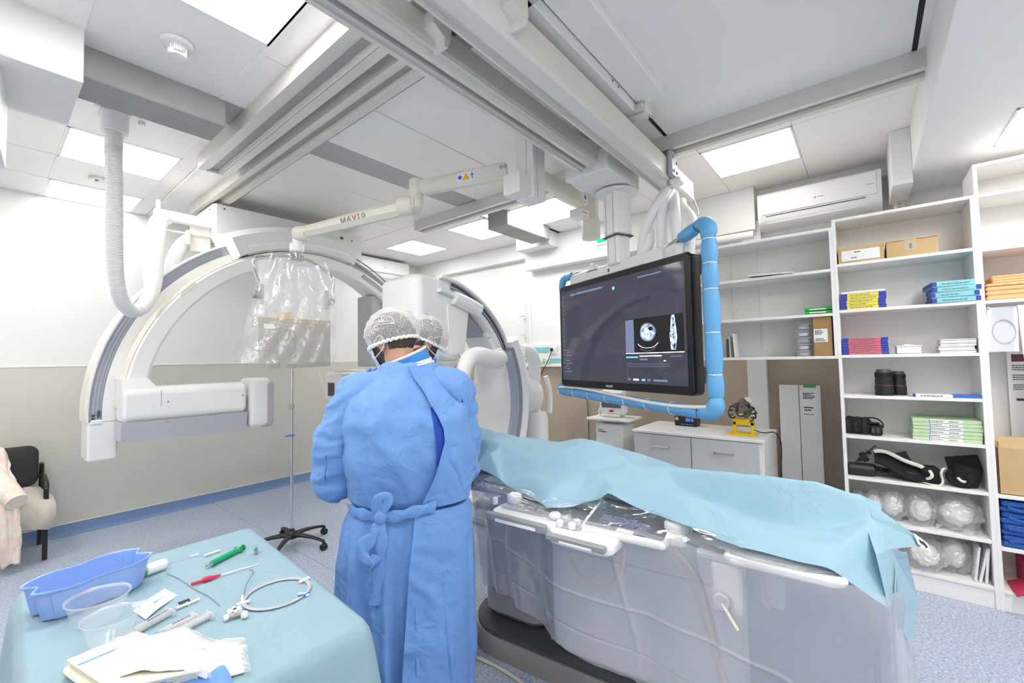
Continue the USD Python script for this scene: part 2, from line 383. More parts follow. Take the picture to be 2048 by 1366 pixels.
wr.part('beam_casing', box(4.46, XW, .73, 3.38, 2.655, ZC, .004), 'wall_white')
wr.part('beam_casing', box(4.25, XW, 2.86, 3.36, 2.87, ZC, .004), 'wall_white')
wr.part('pipe_casing', box(4.0, 4.52, -.305, -.195, 2.66, ZC, .004), 'wall_white')
for y in (-.235, -.275):
    wr.part('pipe', rod((4.5, y, 2.2), (4.5, y, 2.68), .017), 'cream_plastic')
wr.part('pipe', tube([(4.43, .74, 2.60), (4.43, 1.1, 2.605), (4.43, 1.7, 2.61)], .035, 14), 'white_plastic')
Thing('wall_back', kind='structure').part('plaster', box(X0 - .1, X0, Y0, YW, -.1, 3.3, 0), 'wall_white', smooth=False)
Thing('wall_front', kind='structure').part('plaster', box(X0 - .1, XW + .1, Y0 - .1, Y0, -.1, 3.3, 0), 'wall_white', smooth=False)
bl = Thing('baseboard_left', kind='structure')
bl.part('coved_vinyl', extr([(YW - .006, .1), (YW - .01, .03), (YW - .02, .01), (YW - .04, .0015), (YW + .01, .0015), (YW + .01, .1)], XW - X0).apply_transform(frame_to(A(X0, 0, 0), A(0, 1, 0), A(0, 0, 1), A(1, 0, 0))), 'skirt_blue')
bl.part('sealing_bead', box(X0, XW, YW - .009, YW, .1, .108, .002), 'cream_plastic')
# ---- ceiling: panels with recessed joints, concrete beam across, soffit at the right
ce = Thing('ceiling', kind='structure')
ce.part('slab', box(X0, XW + .1, Y0, YW + .1, 3.09, 3.2, 0), 'panel_grey', smooth=False)
lights = [(.33, .93, 3.89, 4.49), (.33, .93, 5.09, 5.64), (.265, .86, 1.585, 2.19), (3.445, 4.055, .32, .92), (3.445, 4.055, 2.235, 2.83), (3.445, 4.055, 3.16, 3.765), (3.445, 4.055, 4.40, 4.985), (-.9, -.3, 1.585, 2.19), (-.9, -.3, 3.89, 4.49), (.265, .86, -.8, -.2), (-.9, -.3, -.8, -.2), (3.35, 3.885, -1.25, -.66), (2.45, 3.05, -1.25, -.66), (1.55, 2.15, -1.25, -.66)]  # panels at far left, behind and inner soffit are unseen, placed to light the room
BEAM = (2.85, 3.12)
def panels(xs, ys, m='panel_white', g=.002, z=ZC):
    for a, b in zip(xs[:-1], xs[1:]):
        for c, d in zip(ys[:-1], ys[1:]):
            cx, cy = (a + b) / 2, (c + d) / 2
            if BEAM[0] < cy < BEAM[1] or any(l[0] < cx < l[1] and l[2] < cy < l[3] for l in lights): continue
            ce.part('ceiling_panel', box(a + g, b - g, c + g, d - g, z, z + .018, .002), m, smooth=False)
panels([X0, -.9, -.3, .33, .93], [3.12, 3.89, 4.49, 5.09, YW], g=.0015)
panels([X0, -.9, -.3, .265, .86], [Y0, -1.4, -.8, -.2, .4, 1.0, 1.585, 2.19, 2.85], g=.0015)
panels([.93, 1.05], [3.12, 3.53, 4.13, 4.77, YW]); panels([.86, 1.05], [Y0, -.26, 1.02, 2.28, 2.85])
panels([1.05, 1.50], [Y0, YW], 'ceiling_white')
panels([1.50, 3.09], [Y0, -.26, 1.02, 2.28, 2.85], g=.004); panels([1.50, 3.09], [3.12, 3.555, 4.15, 4.77, YW], g=.003)
panels([3.09, 3.445, 4.055, XW], [-.31, .32, .92, 1.58, 2.235, 2.83], g=.0012); panels([3.09, 3.445, 4.055, XW], [3.16, 3.765, 4.40, 4.985, YW], g=.0012)
for z in (-.262, 1.021):
    ce.part('slot', box(2.55 if z < 0 else 2.72, 3.085, z - .011, z + .011, ZC - .002, ZC + .01, .001), 'black_gap')
for yy in (3.89, 4.49, 5.09): ce.part('grid_bar', box(X0, .93, yy - .008, yy + .008, ZC - .003, ZC + .01, .001), 'panel_white')
for xx in (-.9, -.3, .33, .93): ce.part('grid_bar', box(xx - .008, xx + .008, 3.12, YW, ZC - .003, ZC + .01, .001), 'panel_white')
for xx in (.265, .86): ce.part('grid_bar', box(xx - .012, xx + .012, Y0, 2.85, ZC - .004, ZC + .01, .001), 'panel_white')
ce.part('joint_strip', box(3.075, 3.10, Y0, YW, ZC - .006, ZC + .012, .002), 'panel_white')
ce.part('beam_face', box(.26, 3.12, BEAM[0], BEAM[1], ZC + .004, 3.09, .002), 'panel_grey', label='grey concrete strip of the beam flush between ceiling panels')
ce.part('beam_drop', box(.25, .885, 2.84, 3.10, 2.895, 3.09, .006), 'beam_grey', label='rough grey concrete beam hanging below the ceiling')
ce.part('beam_drop', box(3.405, 4.19, 2.80, 3.07, 2.895, 3.09, .006), 'beam_grey')
ce.part('boxed_beam', box(X0, .275, 2.71, 3.25, 2.80, ZC + .01, .004), 'white_matte')
ce.part('boxed_drop', convex([(x, y, z) for x, y in ((X0, 2.8), (.028, 2.78), (.064, 3.245), (X0, 3.245)) for z in (2.485, 2.801)]), 'white_matte', smooth=False)
ce.part('soffit', box(1.2, XW, Y0, -.305, 2.745, 3.09, .004), 'ceiling_white', label='lowered white soffit along the right side')
labels = ['bright square ceiling light behind the corrugated hose', 'bright square ceiling light nearest the white left wall', 'bright square ceiling light beside the smoke detector with lettering', 'bright square ceiling light in front of the air conditioner above the shelves', 'bright square ceiling light at the end of the grey boxed beam, monitor side',
          'bright square ceiling light on the far side of the grey boxed beam', 'bright square ceiling light in the far corner by the wall mounted air conditioner', 'square ceiling light left of the lamp beside the smoke detector', 'unseen square ceiling light out of frame left of the corrugated hose, placed to light the left side', 'unseen square ceiling light straight behind the camera, placed to light the foreground', 'unseen square ceiling light behind the camera at the far left, placed to light the room from the rear', 'bright square ceiling light set in the lowered soffit at the right', 'unseen square ceiling light in the soffit, next to the one at the right edge, placed to light the shelf side', 'unseen square ceiling light in the soffit, farthest from the shelf wall, placed to light the foreground']
for (a, b, c, d), lb in zip(lights, labels):
    z = 2.743 if a > 1.2 and d < -.5 else ZC
    t = Thing('ceiling_light', lb, 'ceiling light', 'square light panels in the ceiling', ((a + b) / 2, (c + d) / 2, z - .004))
    fw = .014
    t.part('frame', [box(a, b, c, c + fw, z - .004, z + .02, .002), box(a, b, d - fw, d, z - .004, z + .02, .002), box(a, a + fw, c, d, z - .004, z + .02, .002), box(b - fw, b, c, d, z - .004, z + .02, .002)], 'white_plastic')
    out = 'panel_light_low' if c > 5 or (a > 3.3 and c < 1) else 'panel_light_soft' if (c > 2.2 and a > -.5) else 'panel_light' if lb else 'panel_light_rear'
    t.part('diffuser', box(a + fw - .002, b - fw + .002, c + fw - .002, d - fw + .002, z + .0, z + .006, 0), out, smooth=False)
def detector(x, y, lb, s=1.0):
    t = Thing('smoke_detector', lb, 'smoke detector', loc=(x, y, ZC))
    t.part('base', lathe([(0, .0), (.062 * s, 0), (.064 * s, -.006), (.06 * s, -.02), (.05 * s, -.024), (0, -.024)], 36, None).apply_translation((x, y, ZC)), 'white_plastic')
    t.part('chamber', lathe([(0, -.02), (.036 * s, -.022), (.036 * s, -.027), (.029 * s, -.028), (.029 * s, -.050), (.038 * s, -.051), (.038 * s, -.060), (.034 * s, -.072), (0, -.074)], 36).apply_translation((x, y, ZC)), 'white_plastic')
    for k in range(12):
        a = k * math.pi / 6
        t.part('rib', tf(box(.029 * s, .037 * s, -.002, .002, -.052, -.025, .0006), rz=math.degrees(a), t=(x, y, ZC)), 'white_plastic')
    return t
t = detector(.569, 2.491, 'round white smoke detector on the ceiling in front of the grey concrete beam', 1.05)
t.part('lettering', text('WAGS', .011, frame_to(A(.546, 2.456, 2.985), A(.95, -.3, 0), A(.0, .0, 1.), A(-.3, -.95, 0)), .0015, True), 'mid_grey')
t = Thing('smoke_detector', 'small flat white detector between the two ceiling lights behind the hose', 'smoke detector', loc=(.582, 4.812, ZC))
t.part('base', cyl(.055, -.022, 0, 32).apply_translation((.582, 4.812, ZC)), 'white_plastic'); t.part('lens', cyl(.012, -.027, -.02, 16).apply_translation((.575, 4.79, ZC)), 'dark_grey')

# ================================================================ ceiling rails
def rail(name, xa, xb, ya, yb, z0, lb, mats=('rail_alu', 'rail_dark', 'rail_cream')):
    t = Thing(name, lb, 'rail', loc=((xa + xb) / 2, (ya + yb) / 2, z0)); w = xb - xa; h = ZC - z0
    def ex(poly, m, nm): t.part(nm, extr(poly, yb - ya).apply_transform(frame_to(A(xa, ya, z0), A(1, 0, 0), A(0, 0, 1), A(0, -1, 0)) @ trimesh.transformations.translation_matrix((0, 0, -(yb - ya)))), m, smooth=False)
    ex([(0, 0), (w * .26, 0), (w * .26, .012), (w * .36, .012), (w * .36, h), (0, h)], mats[0], 'profile')
    ex([(w * .36, .022), (w * .62, .022), (w * .62, h), (w * .36, h)], mats[1], 'track')
    ex([(w * .62, .012), (w * .74, .012), (w * .74, 0), (w, 0), (w, h), (w * .62, h)], mats[0], 'profile')
    ex([(w * .66, -.004), (w * .71, -.004), (w * .71, .012), (w * .66, .012)], mats[2], 'wiper')
    t.part('end_plate', box(xa, xb, yb, yb + .006, z0, ZC, .002), mats[2]); return t
rail('ceiling_rail', .985, 1.185, Y0 + .02, 3.74, 2.95, 'wide aluminium ceiling rail at the left ending short of the arc stand')
rail('ceiling_rail', 1.245, 1.40, Y0 + .02, 4.95, 2.95, 'aluminium ceiling rail running into the carriage of the hanging C-arm')
rail('ceiling_rail', 3.005, 3.16, -.31, 3.80, 2.95, 'aluminium ceiling rail at the right passing beside the bright ceiling panels')
tr = Thing('trim_1', kind='structure'); tr.part('cover_plate', box(1.04, 1.075, Y0 + .02, 4.9, 3.03, ZC, .004), 'white_plastic')

# ---------------------------------------------------------------- monitor bridge: two long rails along x below the ceiling rails
br = Thing('monitor_bridge', 'pair of long grey and cream rails crossing under the ceiling rails', 'rail bridge', loc=(1.9, 1.4, 2.75))
def bx(y0, y1, x0, x1, z0, z1, nm, m, c=.003): br.part(nm, box(x0, x1, y0, y1, z0, z1, c), m)
def prof(name, pts, m, x0, x1):
    br.part(name, extr(pts, x1 - x0).apply_transform(frame_to(A(x0, 0, 0), A(0, 1, 0), A(0, 0, 1), A(1, 0, 0))), m, smooth=False)
prof('rail_profile', [(1.49, 2.80), (1.475, 2.795), (1.47, 2.77), (1.44, 2.765), (1.44, 2.78), (1.425, 2.785), (1.425, 2.90), (1.49, 2.90)], 'rail_alu', -1.2, 2.72)
prof('rail_web', [(1.426, 2.80), (1.385, 2.80), (1.385, 2.90), (1.426, 2.90)], 'rail_dark', -1.2, 2.72)
prof('rail_profile', [(1.386, 2.775), (1.36, 2.77), (1.35, 2.79), (1.325, 2.79), (1.32, 2.81), (1.32, 2.90), (1.386, 2.90)], 'rail_alu', -1.2, 2.70)
prof('rail_profile', [(1.165, 2.755), (1.15, 2.75), (1.145, 2.77), (1.12, 2.77), (1.12, 2.90), (1.165, 2.90)], 'rail_alu', -1.2, 3.35)
prof('rail_beam', [(1.12, 2.762), (1.035, 2.752), (1.02, 2.765), (1.02, 2.90), (1.12, 2.90)], 'rail_cream', -1.2, 3.62)
for x, y in ((1.15, 1.325), (1.27, 1.02)):
    pts = [(x - .045 + .12 * 0, 2.93), (x + .05, 2.93), (x + .05, 2.83), (x + .03, 2.775), (x + .012, 2.77), (x + .012, 2.81), (x - .045, 2.84)]
    br.part('clamp', extr(pts, .07).apply_transform(frame_to(A(0, y + .01, 0), A(1, 0, 0), A(0, 0, 1), A(0, -1, 0))), 'rail_cream')
for x in (1.08, 1.32, 3.08):
    bx(1.0, 1.5, x - .05, x + .05, 2.90, 2.948, 'cross_carriage', 'rail_dark')
br.part('bracket', box(3.0, 3.13, .982, 1.018, 2.76, 2.945, .012), 'grey_plastic')
br.part('bracket_cap', box(3.06, 3.17, .95, 1.03, 2.725, 2.765, .012), 'white_plastic')
for q, (a, b) in enumerate(((3.03, 2.90), (3.10, 2.87), (3.04, 2.80), (3.10, 2.80))):
    br.part('bolt', tf(cyl(.012, 0, .012, 12), rx=90, t=(a, .987, b)), 'mid_grey')
# white cable duct under the ceiling and its stub rail
cd = Thing('cable_duct', 'long white box duct under the ceiling ending at a short stub rail', 'cable duct', loc=(1.5, 1.0, 2.95))
cd.part('duct', box(-1.2, 2.42, .99, 1.07, 2.95, ZC, .006), 'white_plastic')
cd.part('cover_strip', box(-1.2, 2.46, .83, .985, 3.0, ZC, .004), 'panel_white')
cd.part('stub_rail', [box(2.40, 2.50, .94, 1.62, 2.94, 2.985, .004), box(2.42, 2.48, .94, 1.62, 2.925, 2.94, .003)], 'rail_alu')
cd.part('end_block', box(2.43, 2.52, .93, .985, 2.95, ZC, .006), 'rail_cream')
for y in (1.13, 1.17):
    cd.part('foot', box(2.20, 2.28, y - .012, y + .012, 2.93, 3.0, .003), 'white_plastic')
for x in (2.12, 2.19): cd.part('screw', tf(cyl(.008, 0, .003, 10), rx=90, t=(x, .992, 2.99)), 'dark_grey')

# ================================================================ shelving on the right wall
XF, XB = 3.75, 4.07
def upright(t, y0, y1, z1, x0=XF): t.part('upright', box(x0, XB, y0, y1, 0, z1, .002), 'shelf_white')
def shelf(t, y0, y1, z, x0=XF + .001, nm='shelf'): t.part(nm, box(x0, XB, y0, y1, z - .02, z, .0015), 'shelf_white')
ms = Thing('shelf_unit', 'white open shelf unit full of boxes, middle of the three units', 'shelf unit', loc=(3.9, -.2, 0))
upright(ms, .125, .145, 2.437); upright(ms, -.546, -.527, 2.437)
MZ = [2.418 + .019, 2.12, 1.80, 1.490, 1.216, .945, .668, .393, .125]
for z in MZ: shelf(ms, -.527, .125, z)
ms.part('back_panel', box(XB, XB + .012, -.546, .145, .0, 2.437, .001), 'shelf_white'); ms.part('plinth', box(XF + .012, XF + .03, -.527, .125, 0, .105, .001), 'shelf_white')
ls = Thing('shelf_unit', 'white wall shelf unit behind the monitor, mostly empty, without a lower part', 'shelf unit', loc=(3.9, .6, 1.47))
ls.part('upright', box(XF, XB, .145, .164, 1.465, 2.385, .002), 'shelf_white'); ls.part('upright', box(XF, XB, 1.33, 1.35, 1.465, 2.385, .002), 'shelf_white')
for z in (2.385, 2.095, 1.785, 1.485): shelf(ls, .164, 1.33, z)
ls.part('back_panel', box(XB, XB + .012, .145, 1.35, 1.465, 2.385, .001), 'shelf_white')
ls.part('back_strip', box(XB - .012, XB, .66, .86, 1.486, 2.365, .001), 'white_matte')
rs = Thing('shelf_unit', 'tallest white open shelf unit at the right edge of the picture', 'shelf unit', loc=(3.9, -1.0, 0))
upright(rs, -.565, -.546, 2.62); upright(rs, -1.42, -1.40, 2.62)
for z in (2.62, 2.435, 2.108, 1.797, .665, .365, .12): shelf(rs, -1.40, -.565, z)
rs.part('back_panel', box(XB, XB + .012, -1.42, -.546, 0, 2.62, .001), 'shelf_white'); rs.part('plinth', box(XF + .012, XF + .03, -1.40, -.565, 0, .1, .001), 'shelf_white')
# ================================================================ things on the shelves (x towards the wall, y to the left)
def carton(name, lb, cat_, y0, y1, z0, z1, m, depth=.24, x=None, group=None, c=.004):
    x = XF + .02 if x is None else x
    t = Thing(name, lb, cat_, group, (x + depth / 2, (y0 + y1) / 2, z0)); t.part('body', box(x, x + depth, y0, y1, z0 + .0005, z1, c), m); return t, x
t, x = carton('cardboard_box', 'flat brown cardboard box with a wide white label, top shelf of the middle unit', 'box', -.125, .117, 2.12, 2.228, 'cardboard')
t.part('address_label', box(x - .001, x + .001, -.105, .098, 2.137, 2.218, 0), 'paper'); t.part('print', [lines(1, .05, .006, on_mx(x - .0012, .03, 2.195), 1), lines(1, .03, .006, on_mx(x - .0012, .045, 2.158), 2)], 'print_dark')
t.part('lid', box(x - .003, x + .243, -.1275, .1195, 2.208, 2.231, .002), 'cardboard')
t, x = carton('cardboard_box', 'plain brown taped carton beside the labelled box, top shelf of the middle unit', 'box', -.382, -.137, 2.12, 2.226, 'cardboard', .26)
t.part('packing_tape', box(x - .001, x + .2, -.285, -.225, 2.16, 2.2275, .0004), 'tape_tan'); t.part('mark', box(x - .0016, x, -.262, -.25, 2.17, 2.2, 0), 'print_grey')
t.part('flap', tf(box(x - .002, x + .12, -.38, -.14, 0, .004, .001), ry=-3, t=(0, 0, 2.226 - .2)) if False else box(x - .003, x + .13, -.382, -.137, 2.2262, 2.2305, .001), 'cardboard')
def slim_boxes(n, y0, y1, z0, h, depth, body, ends, lb, group, sleeve=None, jit=.004, endw=.045, off=0, sw=None, rows=()):
    out = []
    for k in range(n):
        j = rnd.uniform(-jit, jit); zz = z0 + .0005 + k * h; x = XF + .012 + off + rnd.uniform(0, jit)
        t = Thing('catheter_box', lb(k), 'box', group, (x + depth / 2, (y0 + y1) / 2 + j, zz))
        t.part('body', box(x, x + depth, y0 + j, y1 + j, zz, zz + h - .0012, .0015), body)
        if ends:
            for a, b in ((y0, y0 + endw), (y1 - endw, y1)): t.part('end_band', box(x - .0008, x + depth, a + j - .0005, b + j + .0005, zz - .0002, zz + h - .001, .001), ends)
        if sleeve: t.part('printed_band', box(x - .0008, x + .1, sleeve[0] + j, sleeve[1] + j, zz + .002, zz + h - .003, .0004), 'paper')
        w = (y1 - y0) * .55; t.part('print', lines(1, w, h * .22, on_mx(x - .0014, (y1 + y0) / 2 + w / 2 + j, zz + h * .62), k, .0004), 'print_grey')
        out.append(t)
    return out
ordn = ['bottom', 'second', 'third', 'fourth', 'fifth', 'sixth', 'seventh', 'eighth']
slim_boxes(5, -.121, .121, 1.80, .0215, .16, 'yellow_paper', 'blue_ink', lambda k: f'slim yellow box with blue ends, {ordn[k]} from below in the yellow pile', 'yellow boxes with blue ends', endw=.038)
solo('paper_box', box(XF + .02, XF + .19, -.12, .112, 1.9085, 1.924, .003), 'paper', 'thin white box lying on top of the yellow pile', 'box')
for k, (a, y) in enumerate(((4, -.44), (-2, -.44), (3, -.445), (9, -.437))):
    zz = 1.8005 + k * .0335; t = Thing('catheter_box', f'flat turquoise box with blue ends, {ordn[k]} from below of four', 'box', 'turquoise boxes with blue ends', (XF + .1, y, zz), rz=a * .5)
    L = lambda *b, **k2: box(*b, c=.002)
    t.part('body', L(-.105, .17, -.105, .105, 0, .032), 'teal_paper', local=True)
    for s in (-1, 1): t.part('end_band', L(-.1055, .17, s * .082, s * .1055, .0008, .0312), 'blue_ink', local=True)
    t.part('print', lines(1, .12, .006, on_mx(-.1062, .06, .018), k), 'print_grey', local=True)
slim_boxes(8, -.121, .121, 1.490, .0143, .15, 'pink_paper', 'blue_ink', lambda k: f'thin pink box with blue ends, {ordn[k]} from below in the pink pile', 'pink boxes with blue ends', endw=.036, jit=.002)
t = Thing('storage_tray', 'small open white plastic tray holding crumpled white wipes', 'tray', loc=(3.86, -.222, 1.49))
t.part('shell', [box(3.79, 3.93, -.284, -.280, 1.4905, 1.54, .002), box(3.79, 3.93, -.164, -.160, 1.4905, 1.54, .002), box(3.79, 3.794, -.284, -.160, 1.4905, 1.54, .002), box(3.926, 3.93, -.284, -.16, 1.4905, 1.54, .002), box(3.79, 3.93, -.284, -.16, 1.4905, 1.495, .002)], 'white_plastic')
t.part('rim', [box(3.785, 3.935, -.288, -.282, 1.538, 1.544, .002), box(3.785, 3.935, -.162, -.156, 1.538, 1.544, .002), box(3.785, 3.79, -.288, -.156, 1.538, 1.544, .002)], 'white_plastic')
solo('wipes', blob((3.86, -.222, 1.525), (.058, .05, .03), 3, .5, 2.2, 3), 'gauze', 'bunch of crumpled white wipes inside the small tray', 'wipes')
for k in range(4):
    zz = 1.4905 + k * .0215; t = Thing('flat_case', f'flat white case with dark seam, {ordn[k]} from below of four at right', 'case', 'flat white cases', (3.85, -.44, zz))
    j = (.0, .006, -.003, -.004)[k]
    t.part('lower_shell', box(3.775, 3.95, -.52 + j, -.362 + j, zz, zz + .013, .003), 'white_matte'); t.part('seam', box(3.779, 3.947, -.517 + j, -.365 + j, zz + .012, zz + .0155, .001), 'dark_grey'); t.part('lid', box(3.775, 3.95, -.52 + j, -.362 + j, zz + .0152, zz + .021, .002), 'white_matte')
def lens(x, y, z, r, h, lb):
    t = Thing('camera_lens', lb, 'lens', loc=(x, y, z))
    def L(pr_, nm, m): t.part(nm, lathe(pr_, 40).apply_translation((x, y, z)), m)
    L([(0, 0), (r * .97, 0), (r, .004), (r, h * .36), (r * .96, h * .38), (0, h * .38)], 'hood', 'black_plastic')
    L([(0, h * .38), (r * .93, h * .38), (r * .93, h * .42), (0, h * .42)], 'red_ring', 'maroon')
    L([(0, h * .42), (r * .95, h * .42), (r * .95, h * .6), (r * .9, h * .62), (r * .9, h * .72), (0, h * .72)], 'barrel', 'black_plastic')
    n = 36
    t.part('focus_ring', cat([tf(box(r * .9, r * .95, -.0015, .0015, h * .72, h * .88, .0005), rz=k * 360 / n, t=(x, y, z)) for k in range(n)], lathe([(0, h * .72), (r * .91, h * .72), (r * .91, h * .88), (0, h * .88)], 36).apply_translation((x, y, z))), 'black_plastic')
    L([(0, h * .88), (r * .84, h * .88), (r * .78, h * .94), (r * .74, h), (0, h)], 'cap', 'dark_grey')
lens(3.83, -.09, 1.2165, .05, .172, 'larger black camera lens standing hood down on the shelf')
lens(3.90, -.165, 1.2165, .042, .158, 'smaller black camera lens standing behind the larger one')
t = Thing('device_box', 'long flat white and blue box under the lenses shelf, lying along the shelf edge', 'box', loc=(3.8, -.38, 1.2165))
t.part('body', box(3.765, 3.86, -.53, -.23, 1.2165, 1.233, .002), 'paper'); t.part('blue_end', box(3.764, 3.861, -.531, -.405, 1.2163, 1.2334, .002), 'blue_plastic'); t.part('tip', box(3.764, 3.861, -.240, -.229, 1.2163, 1.2334, .002), 'blue_ink'); t.part('print', lines(1, .13, .006, on_mx(3.7632, -.26, 1.228), 4), 'print_grey')
solo('crumpled_wrap', blob((3.83, -.222, 1.228), (.03, .02, .0115), 5, .5, 2.5, 3), 'bag_milky', 'little scrap of crumpled clear film behind the lenses', 'wrap')
# head strap with buckles
t = Thing('head_support', 'black padded strap roll with plastic buckles, left on its shelf', 'strap', loc=(3.84, .04, .945))
t.part('roll', tf(lathe([(.0, -.07), (.03, -.075), (.054, -.06), (.056, 0), (.054, .06), (.03, .075), (0, .07)], 28), rx=90, rz=-8, t=(3.85, .06, 1.005)), 'black_fabric')
t.part('strap', cat([tf(ring(rectp(.050, .0585, y - .012, y + .012, .002), 0, 0, 0, 359.9, 30), rz=-8, t=(3.85, .06 + 0 * y, 1.005)) for y in (-.045, 0., .045)]), 'black_plastic')
t.part('wing', box(3.80, 3.85, -.07, .0, .9465, 1.02, .01), 'black_plastic'); t.part('wing', tf(box(-.03, .03, -.035, .035, 0, .012, .004), ry=12, t=(3.82, -.02, 1.02)), 'black_fabric')
for y in (-.02, -.045): t.part('buckle', box(3.793, 3.801, y - .008, y + .008, .965, 1.0, .003), 'dark_grey')
t.part('loop', tube([(3.83, .02, 1.05), (3.83, -.02, 1.062), (3.83, -.06, 1.045), (3.82, -.072, 1.0)], .004, 8, 20), 'black_fabric')
# green edged boxes
for k in range(6):
    zz = .9455 + k * .0225; dx = -.006 * k + rnd.uniform(-.003, .003); dy = rnd.uniform(-.004, .004)
    t = Thing('stent_box', f'pale green box with white printed band, {ordn[k]} from below of six', 'box', 'pale green boxes', (3.85, -.37, zz))
    x = 3.775 + dx * 0
    t.part('body', box(x, x + .22, -.523 + dy, -.215 + dy, zz, zz + .0212, .002), 'green_paper'); t.part('printed_band', box(x - .0008, x + .1, -.44 + dy, -.295 + dy, zz + .0015, zz + .0195, .0004), 'paper')
    t.part('print', [lines(1, .06, .005, on_mx(x - .0012, -.30 + dy, zz + .013), k), lines(1, .05, .005, on_mx(x - .0012, -.38 + dy, zz + .013), k + 9)], 'print_grey'); t.part('band_edge', box(x - .001, x + .1, -.297 + dy, -.294 + dy, zz + .001, zz + .02, .0003), 'blue_plastic')
# black braces shelf
t = Thing('arm_support', 'black padded arm support with knobs and a grey rod, leaning on the shelf', 'arm support', loc=(3.85, .05, .668))
t.part('cushion', tf(lathe([(0, -.075), (.03, -.078), (.041, -.065), (.042, 0), (.041, .065), (.03, .078), (0, .075)], 24), rx=90, rz=6, t=(3.82, .052, .711)), 'black_leather')
t.part('bar', rod((3.84, .09, .74), (3.86, -.03, .87), .006), 'dark_grey')
for a, b in ((.03, .80), (.055, .775), (.01, .825)): t.part('knob', tf(cyl(.014, -.012, .012, 16), ry=90, t=(3.83, a, b)), 'black_plastic')
t.part('clamp', tf(box(-.02, .02, -.018, .018, -.03, .03, .006), rx=-30, t=(3.84, .035, .79)), 'black_plastic')
t.part('tray', tf(box(-.05, .06, -.09, .05, 0, .02, .008), rx=8, t=(3.86, -.04, .70)), 'black_plastic')
t = Thing('arm_splint', 'long black splint edged with white foam, lying across the brace shelf', 'splint', loc=(3.85, -.15, .668))
pp = spline([(3.80, -.02, .832), (3.80, -.10, .828), (3.80, -.17, .79), (3.80, -.24, .765), (3.80, -.285, .735)], 30)
def band(pp, h0, h1, x0, x1, th):
    P = np.zeros((len(pp), 12, 3)); s = np.linspace(0, 1, len(pp))
    for i, p in enumerate(pp):
        for k, a in enumerate(np.linspace(0, 1, 12)):
            P[i, k] = (x0 + (x1 - x0) * a, p[1], p[2] + h0 - (h1 + h0) * a * (.6 + .4 * math.sin(math.pi * s[i])))
    return sheet(P, th)
t.part('shell', band(pp, 0., .10, 3.90, 3.775, .012), 'black_fabric'); t.part('foam_edge', tube(pp + A(.0, 0, .0) + A(.03, 0, .004), .013, 10), 'gauze_cream', label='white foam edge')
t.part('foam_edge', tube([(3.79, -.27, .70), (3.775, -.292, .725), (3.80, -.285, .75)], .009, 8, 14), 'gauze_cream'); t.part('shell', tf(box(-.06, .06, -.09, .07, 0, .05, .02), rx=10, t=(3.86, -.15, .682)), 'black_leather')
solo('wrist_pad', cat(tf(box(-.05, .06, -.05, .05, 0, .10, .02), rz=10, t=(3.85, -.29, .669))), 'black_fabric', 'black fabric block pad standing right of the splint', 'pad')
t = Thing('belt', 'white strap loop with a velcro end beside the splint', 'strap', loc=(3.8, -.34, .668))
t.part('webbing', tube([(3.84, -.36, .75), (3.80, -.345, .77), (3.79, -.335, .74), (3.785, -.34, .70), (3.775, -.33, .676), (3.77, -.28, .674), (3.80, -.24, .674)], .009, 8, 40, flat=.35), 'gauze_cream')
solo('dark_card', tf(box(-.004, .004, -.06, .06, 0, .075, .002), rx=-24, ry=0, t=(3.93, -.15, .835)) if False else tf(box(-.003, .003, -.065, .065, .0, .12, .002), rx=-22, t=(3.96, -.17, .70)), 'dark_grey', 'dark grey board standing at the back of the brace shelf', 'board')
t = Thing('cervical_collar', 'black neck collar with white chin plate, right end of the brace shelf', 'collar', loc=(3.85, -.44, .668))
t.part('back_wrap', tf(lathe([(.062, 0), (.072, .0), (.074, .05), (.068, .11), (.06, .11), (.06, .05)], 40, a0=-170, a1=150), rz=90, rx=0, ry=-16, t=(3.86, -.435, .69)), 'black_fabric'); t.part('front_wrap', tf(ring(rectp(.035, .062, -.035, .035, .01), 0, 0, 150, 390, 30), rz=70, rx=-12, t=(3.81, -.42, .735)), 'black_fabric')
t.part('chin_plate', tf(ring(rectp(.018, .036, -.028, .02, .006), 0, 0, 190, 350, 24), rz=70, t=(3.80, -.44, .735)), 'white_plastic'); t.part('flap', tf(box(-.01, .01, -.08, .07, -.05, .05, .008), rx=-12, t=(3.87, -.44, .80)), 'black_fabric')
# clear bags
def bag(name, lb, ctr, size, seed, g, amp=.5, m='bag_film', inner=True):
    t = Thing(name, lb, 'bag', g, (ctr[0], ctr[1], ctr[2] - size[2]))
    b = blob(ctr, size, seed, amp, 2.4, 5); v = b.vertices; v += (crease(v, 14, seed) - .5)[:, None] * (v - A(*ctr)) * .10; b.vertices = v
    lo = ctr[2] - size[2] * .9; v = b.vertices; v[:, 2] = np.maximum(v[:, 2], lo); b.vertices = v
    t.part('film', b, m, smooth=60)
    if inner:
        b2 = blob(ctr, A(*size) * .66, seed + 50, .5, 2.6, 4); v = b2.vertices; v[:, 2] = np.maximum(v[:, 2], lo + .006); b2.vertices = v; t.part('folded_film', b2, 'gauze', smooth=60)
    return t
def seat(z, sz): return z + sz * .9 + .001
for k, (y, sy, sz, xx, lb) in enumerate(((.075, .05, .085, 3.88, 'small puffed clear bag in the left corner under the braces'), (-.005, .055, .09, 3.87, 'round puffed clear bag, second from the left under the braces'), (-.10, .075, .10, 3.88, 'large clear bag in the middle under the braces'), (-.235, .075, .10, 3.86, 'creased clear bag right of the middle under the braces'), (-.40, .11, .11, 3.87, 'widest clear bag, right end under the braces'))):
    bag('clear_bag', lb, (xx, y, seat(.393, sz)), (.10, sy, sz), 20 + k, 'clear plastic bags under the braces')
